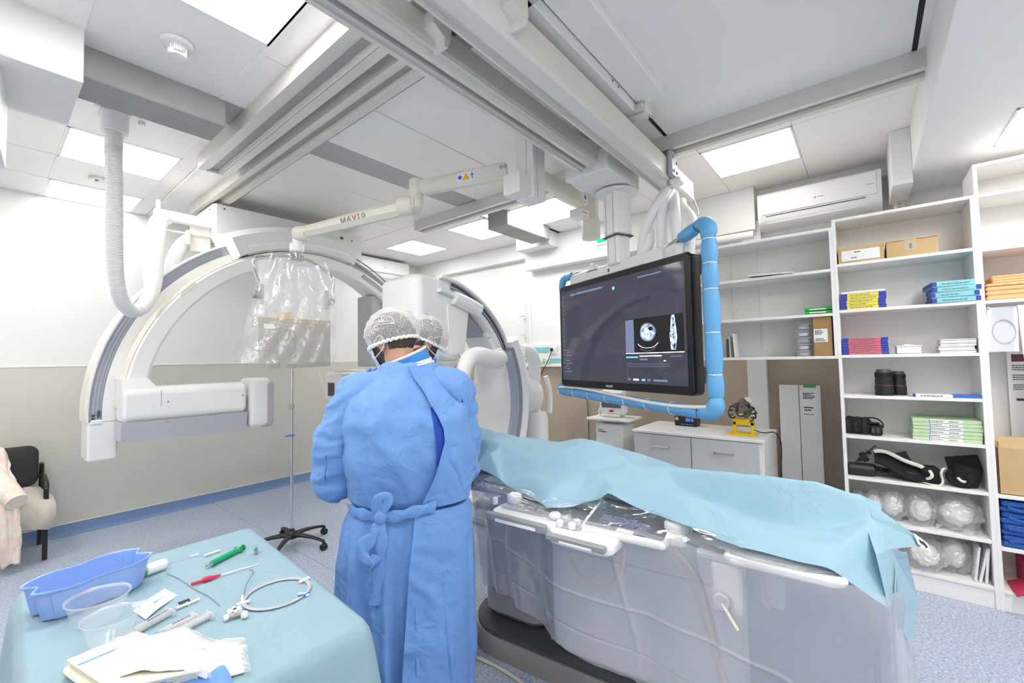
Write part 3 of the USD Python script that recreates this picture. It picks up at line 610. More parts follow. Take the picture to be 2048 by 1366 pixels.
for k, (y, sy, sz, xx, lb) in enumerate(((-.07, .08, .09, 3.87, 'clear bag at the left of the lowest shelf'), (-.24, .10, .10, 3.83, 'bulging clear bag at the front of the lowest shelf'), (-.38, .08, .115, 3.90, 'clear bag behind the envelopes on the lowest shelf'))):
    bag('clear_bag', lb, (xx, y, seat(.125, sz)), (.115, sy, sz), 40 + k, 'clear plastic bags on the lowest shelf')
solo('film_sheet', film_sheet(np.array([[(3.78 + .03 * math.sin(7 * a) + .17 * b, -.30 - .2 * a, .396 + .02 * abs(math.sin(9 * a + 5 * b)) + .004) for b in np.linspace(0, 1, 14)] for a in np.linspace(0, 1, 24)])), 'bag_milky', 'crinkled loose film at the shelf edge under the widest clear bag', 'film')
for k, (y, a, lb) in enumerate(((-.455, 7, 'left white envelope standing on the lowest shelf'), (-.475, 11, 'middle white envelope standing on the lowest shelf'), (-.50, 5, 'right white envelope standing on the lowest shelf'))):
    t = Thing('envelope', lb, 'envelope', 'white envelopes on the lowest shelf', (3.87, y, .1255), rz=0)
    t.part('pouch', tf(box(-.085, .085, -.006, .006, 0, .205, .004), rx=a, t=(3.865, y, .1265)), 'paper'); t.part('seal', tf(box(-.086, .086, -.0065, .0065, .19, .206, .002), rx=a, t=(3.865, y, .1265)), 'bag_milky')
# left shelf unit
t = Thing('spare_shelf_board', 'loose white shelf board lying tilted on the empty shelf', 'board', loc=(3.85, .53, 2.095))
t.part('board', tf(box(-.13, .13, -.15, .15, 0, .012, .002), rx=2.5, t=(3.87, .53, 2.103)), 'shelf_white'); t.part('edge_band', tf(box(-.1315, -.129, -.15, .15, 0, .0122, .0005), rx=2.5, t=(3.87, .53, 2.103)), 'white_plastic')
for k in range(2):
    P = np.array([[(3.79 + .15 * b, .33 - .165 * a, 1.7865 + .014 + k * .022 + .006 * math.sin(6 * a + 2 * k) * math.sin(5 * b) + .003 * k) for b in np.linspace(0, 1, 12)] for a in np.linspace(0, 1, 16)])
    t = Thing('folded_pack', ('flat bright green package under the other one', 'bright green package with white edges on top')[k], 'package', 'bright green packages', (3.86, .245, 1.786 + k * .024)); t.part('wrapper', sheet(P, .019), 'bright_green'); t.part('seam', box(3.785, 3.79, .2, .3, 1.794 + k * .022, 1.803 + k * .022, .002), 'gauze_cream')
for k in range(5):
    zz = 1.4855 + k * .048; t = Thing('clear_box', f'clear stacking box with blue contents, {ordn[k]} from below of five', 'box', 'stacked clear boxes', (3.83, .345, zz))
    t.part('bowl', puck(rr(.11, .078, .015, cx=3.83, cy=.345), zz, zz + .036, .006), 'frosted'); t.part('rim', puck(rr(.135, .098, .02, cx=3.83, cy=.345), zz + .036, zz + .042, .002), 'frosted'); t.part('contents', puck(rr(.08, .05, .01, cx=3.83, cy=.345), zz + .004, zz + .026, .004), ('lilac_grey', 'white_matte')[k % 2])
t, x = carton('cardboard_box', 'tall brown box with a white address label beside the clear boxes', 'box', .172, .283, 1.485, 1.765, 'cardboard_dark', .2)
t.part('address_label', box(x - .001, x + .001, .198, .279, 1.585, 1.678, 0), 'paper'); t.part('print', [lines(3, .05, .006, on_mx(x - .0012, .272, 1.668), 8), lines(2, .06, .006, on_mx(x - .0012, .27, 1.61), 9)], 'print_dark'); t.part('lid_flap', box(x - .001, x + .2, .171, .284, 1.762, 1.767, .001), 'cardboard_dark')
t = Thing('paper_stack', 'loose pale papers standing at the shelf end beside the blue padded frame', 'papers', loc=(3.86, .84, 1.485))
for k in range(3): t.part('sheet', tf(box(-.08, .08, -.0012, .0012, 0, .19 - .02 * k, 0), rx=-4 + 3 * k, t=(3.86, .80 + .035 * k, 1.4875)), ('paper', 'gauze_cream', 'panel_grey')[k])
# tall unit at right
for k in range(2):
    t = Thing('folded_drape', ('thicker folded orange drape at the bottom', 'folded orange drape with rolled edge on top')[k], 'folded drape', 'folded orange drapes', (3.85, -.75, 1.797 + .085 * k))
    z0, z1 = ((1.7975, 1.878), (1.8795, 1.945))[k]
    n = 3 + k
    for q in range(n):
        a = z0 + (z1 - z0) * q / n; t.part('fold', tf(box(3.775 + .012 * q * k, 4.0, -.92, -.575 - .03 * k * (q > 0), a + .0005, a + (z1 - z0) / n, .008)), 'orange_cloth')
t = Thing('catheter_pouch', 'white peel pouch with a coiled catheter hanging under the orange drapes', 'pouch', loc=(3.76, -.63, 1.49))
P = np.array([[(3.765 + .012 * math.sin(3 * a + 1) + .006 * b, -.572 - .125 * b + .012 * a, 1.755 - .262 * a) for b in np.linspace(0, 1, 8)] for a in np.linspace(0, 1, 12)])
t.part('paper', sheet(P, .002), 'paper'); t.part('window', sheet(P[:, 1:-1] + A(-.003, 0, 0), .0008), 'frosted')
t.part('coil', [tube([(3.768 + .006 * math.sin(a), -.634 + .046 * math.cos(a), 1.61 + r * math.sin(a)) for a in np.linspace(0, 2 * math.pi, 40)], .0022, 6) for r in (.068, .073)], 'grey_plastic'); t.part('peg', tube([(3.755, -.575, 1.74), (3.755, -.575, 1.75), (3.745, -.575, 1.753)], .004, 8), 'steel')
t = Thing('catheter_pouch', 'long pale pouch cut by the right picture edge, beside the coiled one', 'pouch', loc=(3.76, -.76, 1.2))
P = np.array([[(3.772 + .01 * math.sin(4 * a), -.692 - .14 * b - .03 * a, 1.76 - .7 * a) for b in np.linspace(0, 1, 6)] for a in np.linspace(0, 1, 16)])
t.part('paper', sheet(P, .002), 'white_matte'); t.part('window', sheet(P[1:-1, 1:-1] + A(-.003, 0, 0), .0008), 'frosted')
t = Thing('hanging_label', 'hanging strip with maroon and grey print behind the pouches', 'label strip', loc=(4.0, -.72, 1.0))
t.part('strip', box(4.03, 4.034, -.80, -.68, .95, 1.50, .001), 'paper'); t.part('maroon_field', box(4.0285, 4.03, -.79, -.70, 1.43, 1.475, 0), 'maroon'); t.part('maroon_field', box(4.0285, 4.03, -.79, -.71, 1.19, 1.205, 0), 'maroon'); t.part('print', [lines(3, .07, .007, on_mx(4.0288, -.70, 1.41 - .06 * q), q) for q in range(3)], 'print_grey')
t = Thing('open_carton', 'open brown carton with raised flap at the right picture edge', 'box', loc=(3.85, -.78, .665))
t.part('wall', box(3.775, 3.78, -1.0, -.575, .6655, .935, .001), 'cardboard'); t.part('wall', box(4.02, 4.025, -1.0, -.575, .6655, .935, .001), 'cardboard'); t.part('wall', box(3.775, 4.025, -.58, -.575, .6655, .935, .001), 'cardboard'); t.part('base', box(3.775, 4.025, -1.0, -.575, .6655, .67, .001), 'cardboard')
t.part('flap', tf(box(-.002, .002, -1.0, -.585, 0, .07, .001), ry=24, t=(3.777, 0, .933)), 'cardboard'); t.part('flap', tf(box(-.1, .1, -.002, .002, 0, .075, .001), rx=-14, t=(3.90, -.578, .934)), 'cardboard')
for k in range(4):
    zz = .3655 + k * .066; t = Thing('folded_linen', f'folded blue linen, {ordn[k]} from below of four at the right edge', 'linen', 'folded blue linens', (3.87, -.76, zz))
    for q in range(2): t.part('fold', box(3.765 + .008 * ((k + q) % 2), 4.0, -.98, -.572 - .006 * q, zz + q * .032 + .0005, zz + q * .032 + .032, .012), 'linen_blue')
    t.part('crease_roll', tube([(3.772, -.60 - .1 * i, zz + .03 + .012 * math.sin(2.2 * i + k)) for i in range(5)], .012, 8, 20), 'linen_blue')
t = Thing('red_carton', 'red and white carton standing on the bottom shelf at the right edge', 'box', loc=(3.87, -.78, .12)); t.part('body', box(3.84, 4.02, -.95, -.66, .1205, .27, .003), 'red_paper'); t.part('label', box(3.838, 3.84, -.94, -.67, .2, .262, 0), 'paper'); t.part('print', lines(2, .2, .012, on_mx(3.8375, -.69, .25), 3), 'print_grey')
solo('red_folder', tf(box(-.13, .08, -.004, .004, 0, .16, .001), rx=62, rz=0, t=(3.82, -.60, .125)), 'red_paper', 'flat crimson folder leaning out of the bottom shelf at the right edge', 'folder')

# ================================================================ along the right wall
def aircon(T, w, lb, h=.30, d=.215):
    t = Thing('air_conditioner', lb, 'air conditioner', loc=tuple(T[:3, 3]))
    pf = [(0, 0), (d * .62, .0), (d * .86, h * .1), (d * .97, h * .3), (d, h * .6), (d * .98, h * .93), (d * .92, h), (0, h)]
    t.part('housing', extr(pf, w).apply_transform(T @ frame_to(A(0, 0, 0), A(0, 0, 1), A(0, 1, 0), A(1, 0, 0)) if False else T @ np.array([[0, 0, 1, 0], [1, 0, 0, 0], [0, 1, 0, 0], [0, 0, 0, 1.]])), 'white_plastic', smooth=50)
    t.part('front_panel', box(.03, w - .03, d * .985, d * 1.015, h * .36, h * .95, .004).apply_transform(T), 'white_plastic')
    t.part('louver', tf(box(.06, w - .1, -.004, .004, 0, h * .2, .003), rx=28, t=(0, d * .87, h * .1)).apply_transform(T), 'white_plastic'); t.part('outlet_gap', tf(box(.06, w - .1, -.002, .002, 0, .006, .001), rx=0, t=(0, d * .985, h * .30)).apply_transform(T), 'dark_grey')
    t.part('badge', [tf(box(-.006, .006, 0, .0012, -.006, .006, 0), ry=45, t=(w * .5, d * 1.016, h * .58)).apply_transform(T), box(w * .5 + .015, w * .5 + .06, d * 1.016, d * 1.019, h * .575, h * .59, 0).apply_transform(T)], 'print_grey'); t.part('display', box(w - .09, w - .04, d * 1.014, d * 1.017, h * .62, h * .64, 0).apply_transform(T), 'panel_grey')
    return t
T = np.eye(4); T[:3, 0], T[:3, 1], T[:3, 2], T[:3, 3] = (0, -1, 0), (-1, 0, 0), (0, 0, 1), (XW, .695, 2.635); aircon(T, .85, 'white wall air conditioner above the shelf units')
T = np.eye(4); T[:3, 0], T[:3, 1], T[:3, 2], T[:3, 3] = (1, 0, 0), (0, -1, 0), (0, 0, 1), (3.29, YW, 2.72); t = aircon(T, .9, 'white wall air conditioner in the far corner behind the hanging C-arm')
solo('drain_pipe', tube([(4.18, YW - .06, 2.77), (4.3, YW - .05, 2.74), (4.42, YW - .04, 2.69), (4.56, YW - .05, 2.70)], .035, 12, 24), 'white_matte', 'white wrapped pipe running from the corner air conditioner', 'pipe')
# chest of drawers
ch = Thing('drawer_chest', 'white chest with grey drawer fronts and bar handles', 'chest of drawers', loc=(4.1, 1.14, 0))
ch.part('top', box(3.76, 4.40, .62, 1.67, .828, .852, .004), 'white_plastic')
ch.part('carcass', box(3.785, 4.39, .628, 1.662, .03, .829, .003), 'white_plastic')
for r_ in range(3):
    z1 = .822 - .262 * r_; z0 = z1 - .258
    for (a, b) in ((.655, 1.155), (1.162, 1.655)):
        p = ch.part('drawer', box(3.764, 3.79, a, b, z0, z1, .002), 'drawer_grey'); m = (a + b) / 2
        ch.part('handle', [rod((3.738, m - .075, z1 - .10), (3.738, m + .075, z1 - .10), .0055), rod((3.738, m - .065, z1 - .10), (3.766, m - .065, z1 - .10), .008), rod((3.738, m + .065, z1 - .10), (3.766, m + .065, z1 - .10), .008)], 'steel', under=p, label='pale metal bar handle')
ch.part('foot', [box(a, a + .05, b, b + .05, 0, .03, .003) for a in (3.8, 4.32) for b in (.64, 1.6)], 'dark_grey')
t = Thing('radio_clock', 'small black radio with blue lit display on the chest', 'radio', loc=(4.2, 1.33, .852))
t.part('case', box(4.17, 4.29, 1.225, 1.425, .8525, .945, .006), 'black_plastic'); t.part('display', box(4.1685, 4.171, 1.245, 1.325, .895, .93, 0), 'screen_glass'); t.part('digits', text('25', .022, on_mx(4.168, 1.322, .901), .0008, True), 'led_blue'); t.part('digits', text('o', .02, on_mx(4.168, 1.272, .903), .0008, True), 'led_blue')
t.part('knob', tf(cyl(.016, -.012, 0, 20), ry=90, t=(4.17, 1.40, .918)), 'steel')
for q in range(5): t.part('button', box(4.167, 4.172, 1.262 + .022 * q, 1.272 + .022 * q, .865, .872, .001), 'steel')
# phantom on yellow stand
t = Thing('head_phantom', 'brown training skull phantom with pipes on a yellow metal stand', 'phantom', loc=(4.0, .80, .852))
for y in (.735, .865):
    t.part('stand_leg', box(3.97, 3.995, y - .012, y + .012, .862, .955, .002), 'yellow_metal')
t.part('stand_base', box(3.9, 4.06, .70, .905, .8525, .864, .002), 'yellow_metal'); t.part('stand_cradle', extr([(-.077, 0), (.077, 0), (.077, .066), (.05, .05), (0, .044), (-.05, .05), (-.077, .066)], .025).apply_transform(frame_to(A(3.97, .80, .93), A(0, 1, 0), A(0, 0, 1), A(1, 0, 0))), 'yellow_metal')
sk = blob((0, 0, 0), (.072, .062, .078), 9, .3, 2., 4); v = sk.vertices; v[:, 2] += .02 * np.exp(-((v[:, 1]) ** 2) / .0012); t.part('skull', sk.apply_translation((4.0, .80, 1.05)), 'mask_resin')
t.part('snout', blob((3.945, .80, 1.055), (.035, .03, .05), 4, .3, 2., 3), 'mask_resin'); t.part('crown', blob((4.03, .775, 1.125), (.04, .035, .03), 6, .3, 2., 3), 'gauze_cream')
for q in range(10):
    a = math.radians(-35 + 250 * q / 9); t.part('pipe', tube([(3.965, .80 + .07 * math.cos(a), 1.03 + .06 * math.sin(a)), (3.945, .80 + .098 * math.cos(a), 1.03 + .075 * math.sin(a)), (3.955, .80 + .104 * math.cos(a + .25), 1.03 + .08 * math.sin(a + .25)), (3.98, .80 + .08 * math.cos(a + .3), 1.03 + .07 * math.sin(a + .3))], .006, 8, 16), ('black_plastic', 'dark_grey')[q % 2])
t.part('mouth', box(3.905, 3.915, .785, .815, 1.02, 1.03, .003), 'gauze_cream')
solo('black_cable', tube([(4.0, .74, .90), (4.05, .70, .872), (4.12, .66, .858), (4.2, .61, .853), (4.24, .59, .82), (4.25, .58, .6), (4.26, .58, .2), (4.3, .58, .01)], .004, 6, 60), 'cable_black', 'thin black cable running over the right end of the chest', 'cable')
for k, (y0, y1, lb) in enumerate(((.46, .605, 'plain white panel leaning on the tan wall, nearer the chest'), (.305, .455, 'white panel with green edge and printed sheet leaning on the tan wall'))):
    t = Thing('wall_panel', lb, 'panel', 'white panels leaning on the wall', (4.45, (y0 + y1) / 2, 0)); b = tf(box(-.012, .012, y0, y1, 0, 1.235, .002), ry=3, t=(4.435, 0, .001)); t.part('board', b, 'white_matte')
    if k: 
        t.part('green_edge', tf(box(-.0135, .0135, y0 + .03, y1 - .03, 1.215, 1.2362, .001), ry=3, t=(4.435, 0, .001)), 'bright_green'); t.part('sheet', tf(box(-.0135, -.012, y0 + .02, y1 - .015, .93, 1.2, 0), ry=3, t=(4.435, 0, .001)), 'paper')
        Tq = trimesh.transformations.translation_matrix((4.435, 0, .001)) @ trimesh.transformations.rotation_matrix(math.radians(3), (0, 1, 0))
        t.part('print', [lines(5, .09, .006, Tq @ on_mx(-.0138, y1 - .025, 1.17), 2), lines(2, .07, .011, Tq @ on_mx(-.0138, y1 - .03, 1.05), 5), lines(1, .08, .005, Tq @ on_mx(-.0138, y1 - .025, .99), 6)], 'print_dark')
# bedside device cart
t = Thing('device_cart', 'white medical device on a cart with a tray, behind the draped table', 'medical cart', loc=(4.12, 2.02, 0))
t.part('tray', puck(rr(.36, .47, .03, cx=4.12, cy=2.02), .875, .898, .006), 'white_plastic'); t.part('cabinet', box(3.98, 4.28, 1.87, 2.16, .16, .845, .01), 'white_plastic', label='pale cabinet body with small print'); t.part('print', [lines(1, .05, .008, on_mx(3.979, 2.13, .79), 2), lines(1, .09, .011, on_mx(3.979, 2.13, .77), 3)], 'print_grey')
t.part('collar', [box(4.04, 4.22, 1.92, 2.11, .845, .877, .01), box(4.05, 4.2, 1.93, 2.1, .898, .935, .02)], 'cream_plastic')
t.part('housing', tf(box(-.05, .06, -.13, .13, 0, .235, .012), ry=-8, t=(4.11, 2.015, .935)), 'white_plastic'); t.part('screen', tf(box(-.0525, -.049, -.105, .105, .07, .2, .002), ry=-8, t=(4.11, 2.015, .935)), 'tablet_glass'); t.part('knob', tf(cat(cyl(.012, -.004, .004, 14).apply_transform(trimesh.transformations.rotation_matrix(math.pi / 2, (0, 1, 0)))), s=(1, 2.2, 1), t=(4.052, 2.015, .965)), 'red_plastic')
t.part('pipe', tube([(4.1, 2.12, .9), (4.08, 2.17, .94), (4.1, 2.13, 1.02), (4.12, 2.09, 1.0)], .007, 8, 24), 'white_plastic'); t.part('base', box(3.93, 4.32, 1.80, 2.24, .06, .16, .02), 'grey_plastic')
for a in (3.97, 4.28):
    for b in (1.84, 2.2): t.part('caster', tf(cyl(.03, -.012, .012, 18), rx=90, t=(a, b, .0305)), 'black_plastic')
solo('wall_cable', tube([(4.585, 2.62, 1.4), (4.57, 2.60, 1.2), (4.58, 2.58, .9), (4.57, 2.57, .6), (4.5, 2.55, .01)], .004, 6, 40), 'cable_black', 'thin dark cable hanging down the tan wall left of the cart', 'cable')
# bed head unit
t = Thing('bedhead_unit', 'white and blue bedhead supply rail with gas outlets on the wall', 'supply unit', loc=(4.57, 3.05, 1.42))
t.part('rail_body', box(4.555, XW, 2.2, 3.62, 1.415, 1.60, .008), 'white_plastic'); t.part('blue_band', box(4.551, 4.557, 3.10, 3.58, 1.585, 1.655, .002), 'teal_paper'); t.part('upper_body', box(4.56, XW, 2.2, 3.62, 1.60, 1.69, .006), 'white_plastic'); t.part('blue_band', box(4.551, 4.557, 2.25, 3.58, 1.452, 1.51, .002), 'teal_paper'); t.part('lip', box(4.53, XW, 2.2, 3.62, 1.405, 1.42, .004), 'white_plastic')
for y, m in ((3.33, 'black_plastic'), (3.23, 'black_plastic'), (3.12, 'yellow_metal')):
    p = t.part('gas_outlet', tf(cyl(.034, -.02, 0, 24), ry=90, t=(4.555, y, 1.48)), 'white_plastic'); t.part('plug', tf(cyl(.012, -.012, 0, 14), ry=90, t=(4.534, y, 1.48)), m, under=p)
t.part('socket', box(4.545, 4.56, 2.98, 3.06, 1.56, 1.66, .006), 'white_plastic'); t.part('power_plug', [box(4.51, 4.547, 3.03, 3.06, 1.60, 1.64, .008), tube([(4.52, 3.045, 1.605), (4.51, 3.07, 1.52), (4.51, 3.13, 1.42), (4.53, 3.2, 1.33), (4.54, 3.25, 1.2)], .005, 8, 24)], 'black_plastic')
t.part('gas_pipe', tube([(4.53, 3.23, 1.475), (4.51, 3.23, 1.42), (4.52, 3.235, 1.3), (4.54, 3.25, 1.2)], .005, 8, 20), 'black_plastic')
t = Thing('infusion_rod', 'slim white wall rod with hooks and clips above the supply rail', 'rod', loc=(4.57, 3.5, 1.7))
t.part('rod', rod((4.56, 3.47, 1.66), (4.56, 3.47, 2.24), .006), 'white_plastic'); t.part('plate', box(4.585, XW, 3.40, 3.425, 1.66, 2.26, .002), 'panel_white')
for z in (1.83, 2.08): t.part('hook', [rod((4.55, 3.47, z), (4.55, 3.55, z), .005), cyl(.012, z - .05, z - .03, 12).apply_translation((4.555, 3.47, 0)), rod((4.555, 3.47, z - .03), (4.555, 3.47, z - .09), .004)], 'grey_plastic')
t = Thing('exit_lamp', 'small green lit emergency sign high on the right wall', 'exit sign', loc=(4.44, 2.27, 2.8)); 
t.part('housing', box(4.445, 4.461, 2.20, 2.34, 2.79, 2.90, .002), 'white_plastic'); t.part('green_face', box(4.435, 4.446, 2.215, 2.325, 2.82, 2.86, .004), 'exit_green')
# ================================================================ hanging C-arm on the ceiling rails
CX, CZ = 2.0, 1.17
la = Thing('ceiling_c_arm', 'large white C-arm scanner hanging from the ceiling rails by the left wall', 'C-arm scanner', loc=(CX, 4.35, 0))
la.part('carriage', convex(np.vstack([np.c_[np.array([(1.30, 4.39), (2.72, 4.39), (2.76, 4.5), (2.76, 4.9), (1.36, 4.95), (1.28, 4.86), (1.28, 4.42)]), np.full(7, z)] for z in (2.645, 2.935)])), 'white_plastic', smooth=False)
la.part('carriage_underside', box(1.36, 2.7, 4.43, 4.88, 2.60, 2.646, .02), 'rail_cream')
la.part('screw', [tf(cyl(.008, 0, .004, 12), rx=90, t=(x, 4.392, z)) for x, z in ((1.36, 2.9), (2.60, 2.86))] + [tf(cyl(.006, 0, .004, 10), ry=-90, t=(1.281, y, z)) for y in (4.5, 4.8) for z in (2.68, 2.9)], 'dark_grey')
la.part('side_port', tf(cyl(.018, 0, .003, 20), rx=90, t=(2.48, 4.391, 2.87)), 'dark_grey')
hood = [(1.40, 4.02), (1.55, 4.0), (1.60, 4.05), (1.64, 4.4), (1.40, 4.4), (1.385, 4.1)]
la.part('hood', ring(hood, CX, CZ, 73, 117, 48), 'white_plastic', smooth=25)
la.part('hood_lip', ring([(1.385, 4.05), (1.44, 3.992), (1.46, 3.992), (1.46, 4.05)], CX, CZ, 76, 114, 40), 'panel_white')
la.part('finger_recess', tf(cyl(1, -.5, .5, 28, c=0.0), s=(.07, .012, .004), rx=0, ry=0, t=(1.86, 3.998, 2.62)), 'panel_white')
# outer arc with a recessed track in its front face
A0, A1 = 52, 182
la.part('outer_arc', [ring([(1.512, 4.2), (1.522, 4.2), (1.526, 4.21), (1.526, 4.5), (1.36, 4.5), (1.36, 4.24), (1.512, 4.24)], CX, CZ, A0, A1, 72), ring([(1.36, 4.205), (1.365, 4.2), (1.442, 4.2), (1.442, 4.245), (1.36, 4.245)], CX, CZ, A0, A1, 72)], 'white_plastic', smooth=25)
la.part('track', ring([(1.443, 4.222), (1.511, 4.222), (1.511, 4.24), (1.443, 4.24)], CX, CZ, 118, A1 - .5, 60), 'lilac_grey', label='grey track along the arc')
la.part('track_groove', [ring([(r, 4.2195), (r + .004, 4.2195), (r + .004, 4.2222), (r, 4.2222)], CX, CZ, 119, A1 - 1, 50) for r in (1.455, 1.475, 1.495)], 'mid_grey')
la.part('track', ring([(1.443, 4.232), (1.511, 4.232), (1.511, 4.24), (1.443, 4.24)], CX, CZ, A0 + 1, 73, 20), 'panel_grey')
la.part('outer_seal', ring([(1.526, 4.215), (1.531, 4.22), (1.531, 4.3), (1.526, 4.3)], CX, CZ, A0 + 2, A1 - 1, 60), 'cream_plastic')
la.part('rod', ring(rectp(1.534, 1.548, 4.19, 4.205, .003), CX, CZ, 53, 70, 24), 'mid_grey')
la.part('arc_foot', box(.485, .645, 4.2, 4.48, .845, 1.125, .012), 'white_plastic'); la.part('foot_clip', box(.50, .56, 4.185, 4.22, 1.105, 1.135, .004), 'white_plastic'); la.part('connector', [tf(cyl(.009, 0, .006, 14), rx=90, t=(.515, 4.222, z)) for z in (1.165, 1.142)] + [box(.535, .55, 4.205, 4.22, 1.15, 1.20, .002)], 'dark_grey')
# inner arc
la.part('inner_arc', ring(rectp(1.245, 1.372, 4.02, 4.205, .018), CX, CZ, 50, 178, 72), 'white_plastic', smooth=25)
la.part('inner_seal', ring([(1.372, 4.032), (1.378, 4.04), (1.378, 4.19), (1.372, 4.2)], CX, CZ, 52, 178, 60), 'cream_plastic')
for a, b in ((134, 140), (107, 113)): la.part('inner_slot', ring([(1.345, 4.012), (1.375, 4.012), (1.375, 4.022), (1.345, 4.022)], CX, CZ, a, b, 12), 'gauze_cream')
la.part('inner_slot', ring([(1.31, 4.014), (1.35, 4.014), (1.35, 4.022), (1.31, 4.022)], CX, CZ, 56, 68, 12), 'apron_grey')
la.part('cable_guard', tf(lathe([(0, -.02), (.05, -.018), (.065, 0), (.05, .018), (0, .02)], 28), s=(1.4, .5, 1), rx=0, t=(1.55, 4.03, 2.43)), 'panel_grey')
# tube arm and head
P8 = rr(.235, .375, .05, 6)
def xpris(outline, xa, xb, y, z, c=.02): return puck(outline, xa, xb, c).apply_transform(frame_to(A(0, y, z), A(0, 1, 0), A(0, 0, 1), A(1, 0, 0)))
la.part('tube_arm', xpris(rr(.24, .25, .06), .63, 1.40, 4.08, 1.235, .02), 'white_plastic')
la.part('tube_arm_tray', convex(np.vstack([np.c_[np.full(4, x), [3.955, 4.205, 4.185, 3.985], [1.118, 1.118, zb, zb]] for x, zb in ((.625, .985), (1.405, .965))]) ), 'grey_plastic', label='grey lower tray of the arm')
la.part('arm_shoulder', convex(np.vstack([np.c_[[.63, .63, .86, .86], [3.97, 4.19, 3.97, 4.19], np.full(4, 1.30)], np.c_[[.625, .625, .77, .77], [4.0, 4.19, 4.0, 4.19], np.full(4, 1.42)]])), 'white_plastic')
la.part('neck', tf(cyl(.075, 0, .12, 28), ry=90, t=(1.36, 4.08, 1.27)), 'white_plastic'); la.part('hinge', box(1.39, 1.45, 4.02, 4.14, 1.03, 1.16, .01), 'lilac_grey')
la.part('head', puck(rr(.17, .27, .045, 6, 1.505, 4.08), .985, 1.39, .03), 'white_plastic', smooth=50); la.part('head_cap', puck(rr(.09, .274, .04, 6, 1.57, 4.08), .975, 1.365, .03), 'panel_grey', smooth=50)
la.part('bolt', [tf(cyl(.007, 0, .004, 12), rx=90, t=(x, 3.962, z)) for x, z in ((.88, 1.245), (1.37, 1.255), (.88, 1.10), (1.37, 1.115))], 'mid_grey')
la.part('arm_seam', [box(.838, .841, 3.957, 3.962, 1.22, 1.33, 0)], 'mid_grey')
# receiver block at the other end of the arc
la.part('receiver', box(2.62, 2.74, 4.05, 4.32, 1.46, 2.22, .012), 'panel_grey'); la.part('receiver_side', box(2.735, 2.80, 4.04, 4.33, 1.46, 2.32, .012), 'lilac_grey'); la.part('receiver_cover', box(2.79, 2.93, 4.06, 4.45, 1.5, 2.36, .02), 'white_plastic')
la.part('receiver_yoke', ring(rectp(1.20, 1.40, 4.05, 4.35, .02), CX, CZ, 44, 54, 16), 'white_plastic')
# ---- hoses
hs = Thing('cable_hose', 'white corrugated cable hose looping from the ceiling to the hanging C-arm', 'hose', loc=(.5, 3.6, 1.87))
hp = spline([(.495, 3.5, 2.98), (.495, 3.505, 2.75), (.505, 3.53, 2.528), (.522, 3.6, 2.15), (.565, 3.71, 1.96), (.67, 3.89, 1.885), (.765, 4.02, 1.985), (.84, 4.16, 2.274), (.9, 4.33, 2.66)], 960)
n = 600; rr_ = .0415 + .0016 * np.sign(np.sin(np.arange(n) * math.pi * .5 + .3))
hs.part('corrugated_hose', tube(hp[:n], rr_, 20), 'hose_white', smooth=20); hs.part('sleeve', tube(hp[n - 32::4], np.r_[np.linspace(.042, .047, 8), np.full(90, .047)], 20), 'sleeve_white', smooth=60)
hs.part('collar', cyl(.066, 2.93, 3.044, 28).apply_translation((.495, 3.5, 0)), 'white_plastic'); hs.part('flange', box(.43, .56, 3.435, 3.565, 3.035, 3.05, .004), 'white_plastic')
for a, b in ((.62, 3.49), (.41, 3.42)): hs.part('screw_cap', cyl(.018, 3.03, 3.052, 14).apply_translation((a, b, 0)), 'white_plastic')
hb = Thing('hose_bracket', 'white angled bracket holding the hoses beside the hanging carriage', 'bracket', loc=(1.05, 4.5, 2.6))
hb.part('arm', box(.88, 1.30, 4.44, 4.50, 2.715, 2.80, .008), 'white_plastic'); hb.part('arm', box(.95, 1.29, 4.46, 4.48, 2.63, 2.645, .003), 'cream_plastic'); hb.part('post', box(1.09, 1.12, 4.42, 4.46, 2.54, 2.66, .006), 'white_plastic'); hb.part('plate', box(1.13, 1.28, 4.47, 4.49, 2.50, 2.72, .003), 'white_plastic')
hb.part('clamp', tf(cyl(.066, -.02, .02, 24), rx=0, t=(.905, 4.345, 2.68)), 'white_plastic'); hb.part('tab', box(.885, .91, 4.40, 4.44, 2.70, 2.86, .004), 'white_plastic')
h2 = Thing('cable_hose', 'short smooth white hose behind the corrugated one at the bracket', 'hose', loc=(.9, 4.5, 2.3)); h2.part('sleeve', tube([(.89, 4.40, 2.69), (.86, 4.42, 2.60), (.85, 4.46, 2.40), (.90, 4.52, 2.1), (1.0, 4.56, 1.98)], .045, 18, 40), 'sleeve_white', smooth=60)
h3 = Thing('cable_hose', 'thick white hose end entering the top of the outer arc', 'hose', loc=(1.1, 4.5, 2.4)); h3.part('sleeve', tube([(1.25, 4.62, 2.62), (1.18, 4.6, 2.63), (1.10, 4.57, 2.56), (1.04, 4.55, 2.42), (1.0, 4.53, 2.25), (1.0, 4.52, 2.1)], .055, 18, 40), 'sleeve_white', smooth=60)

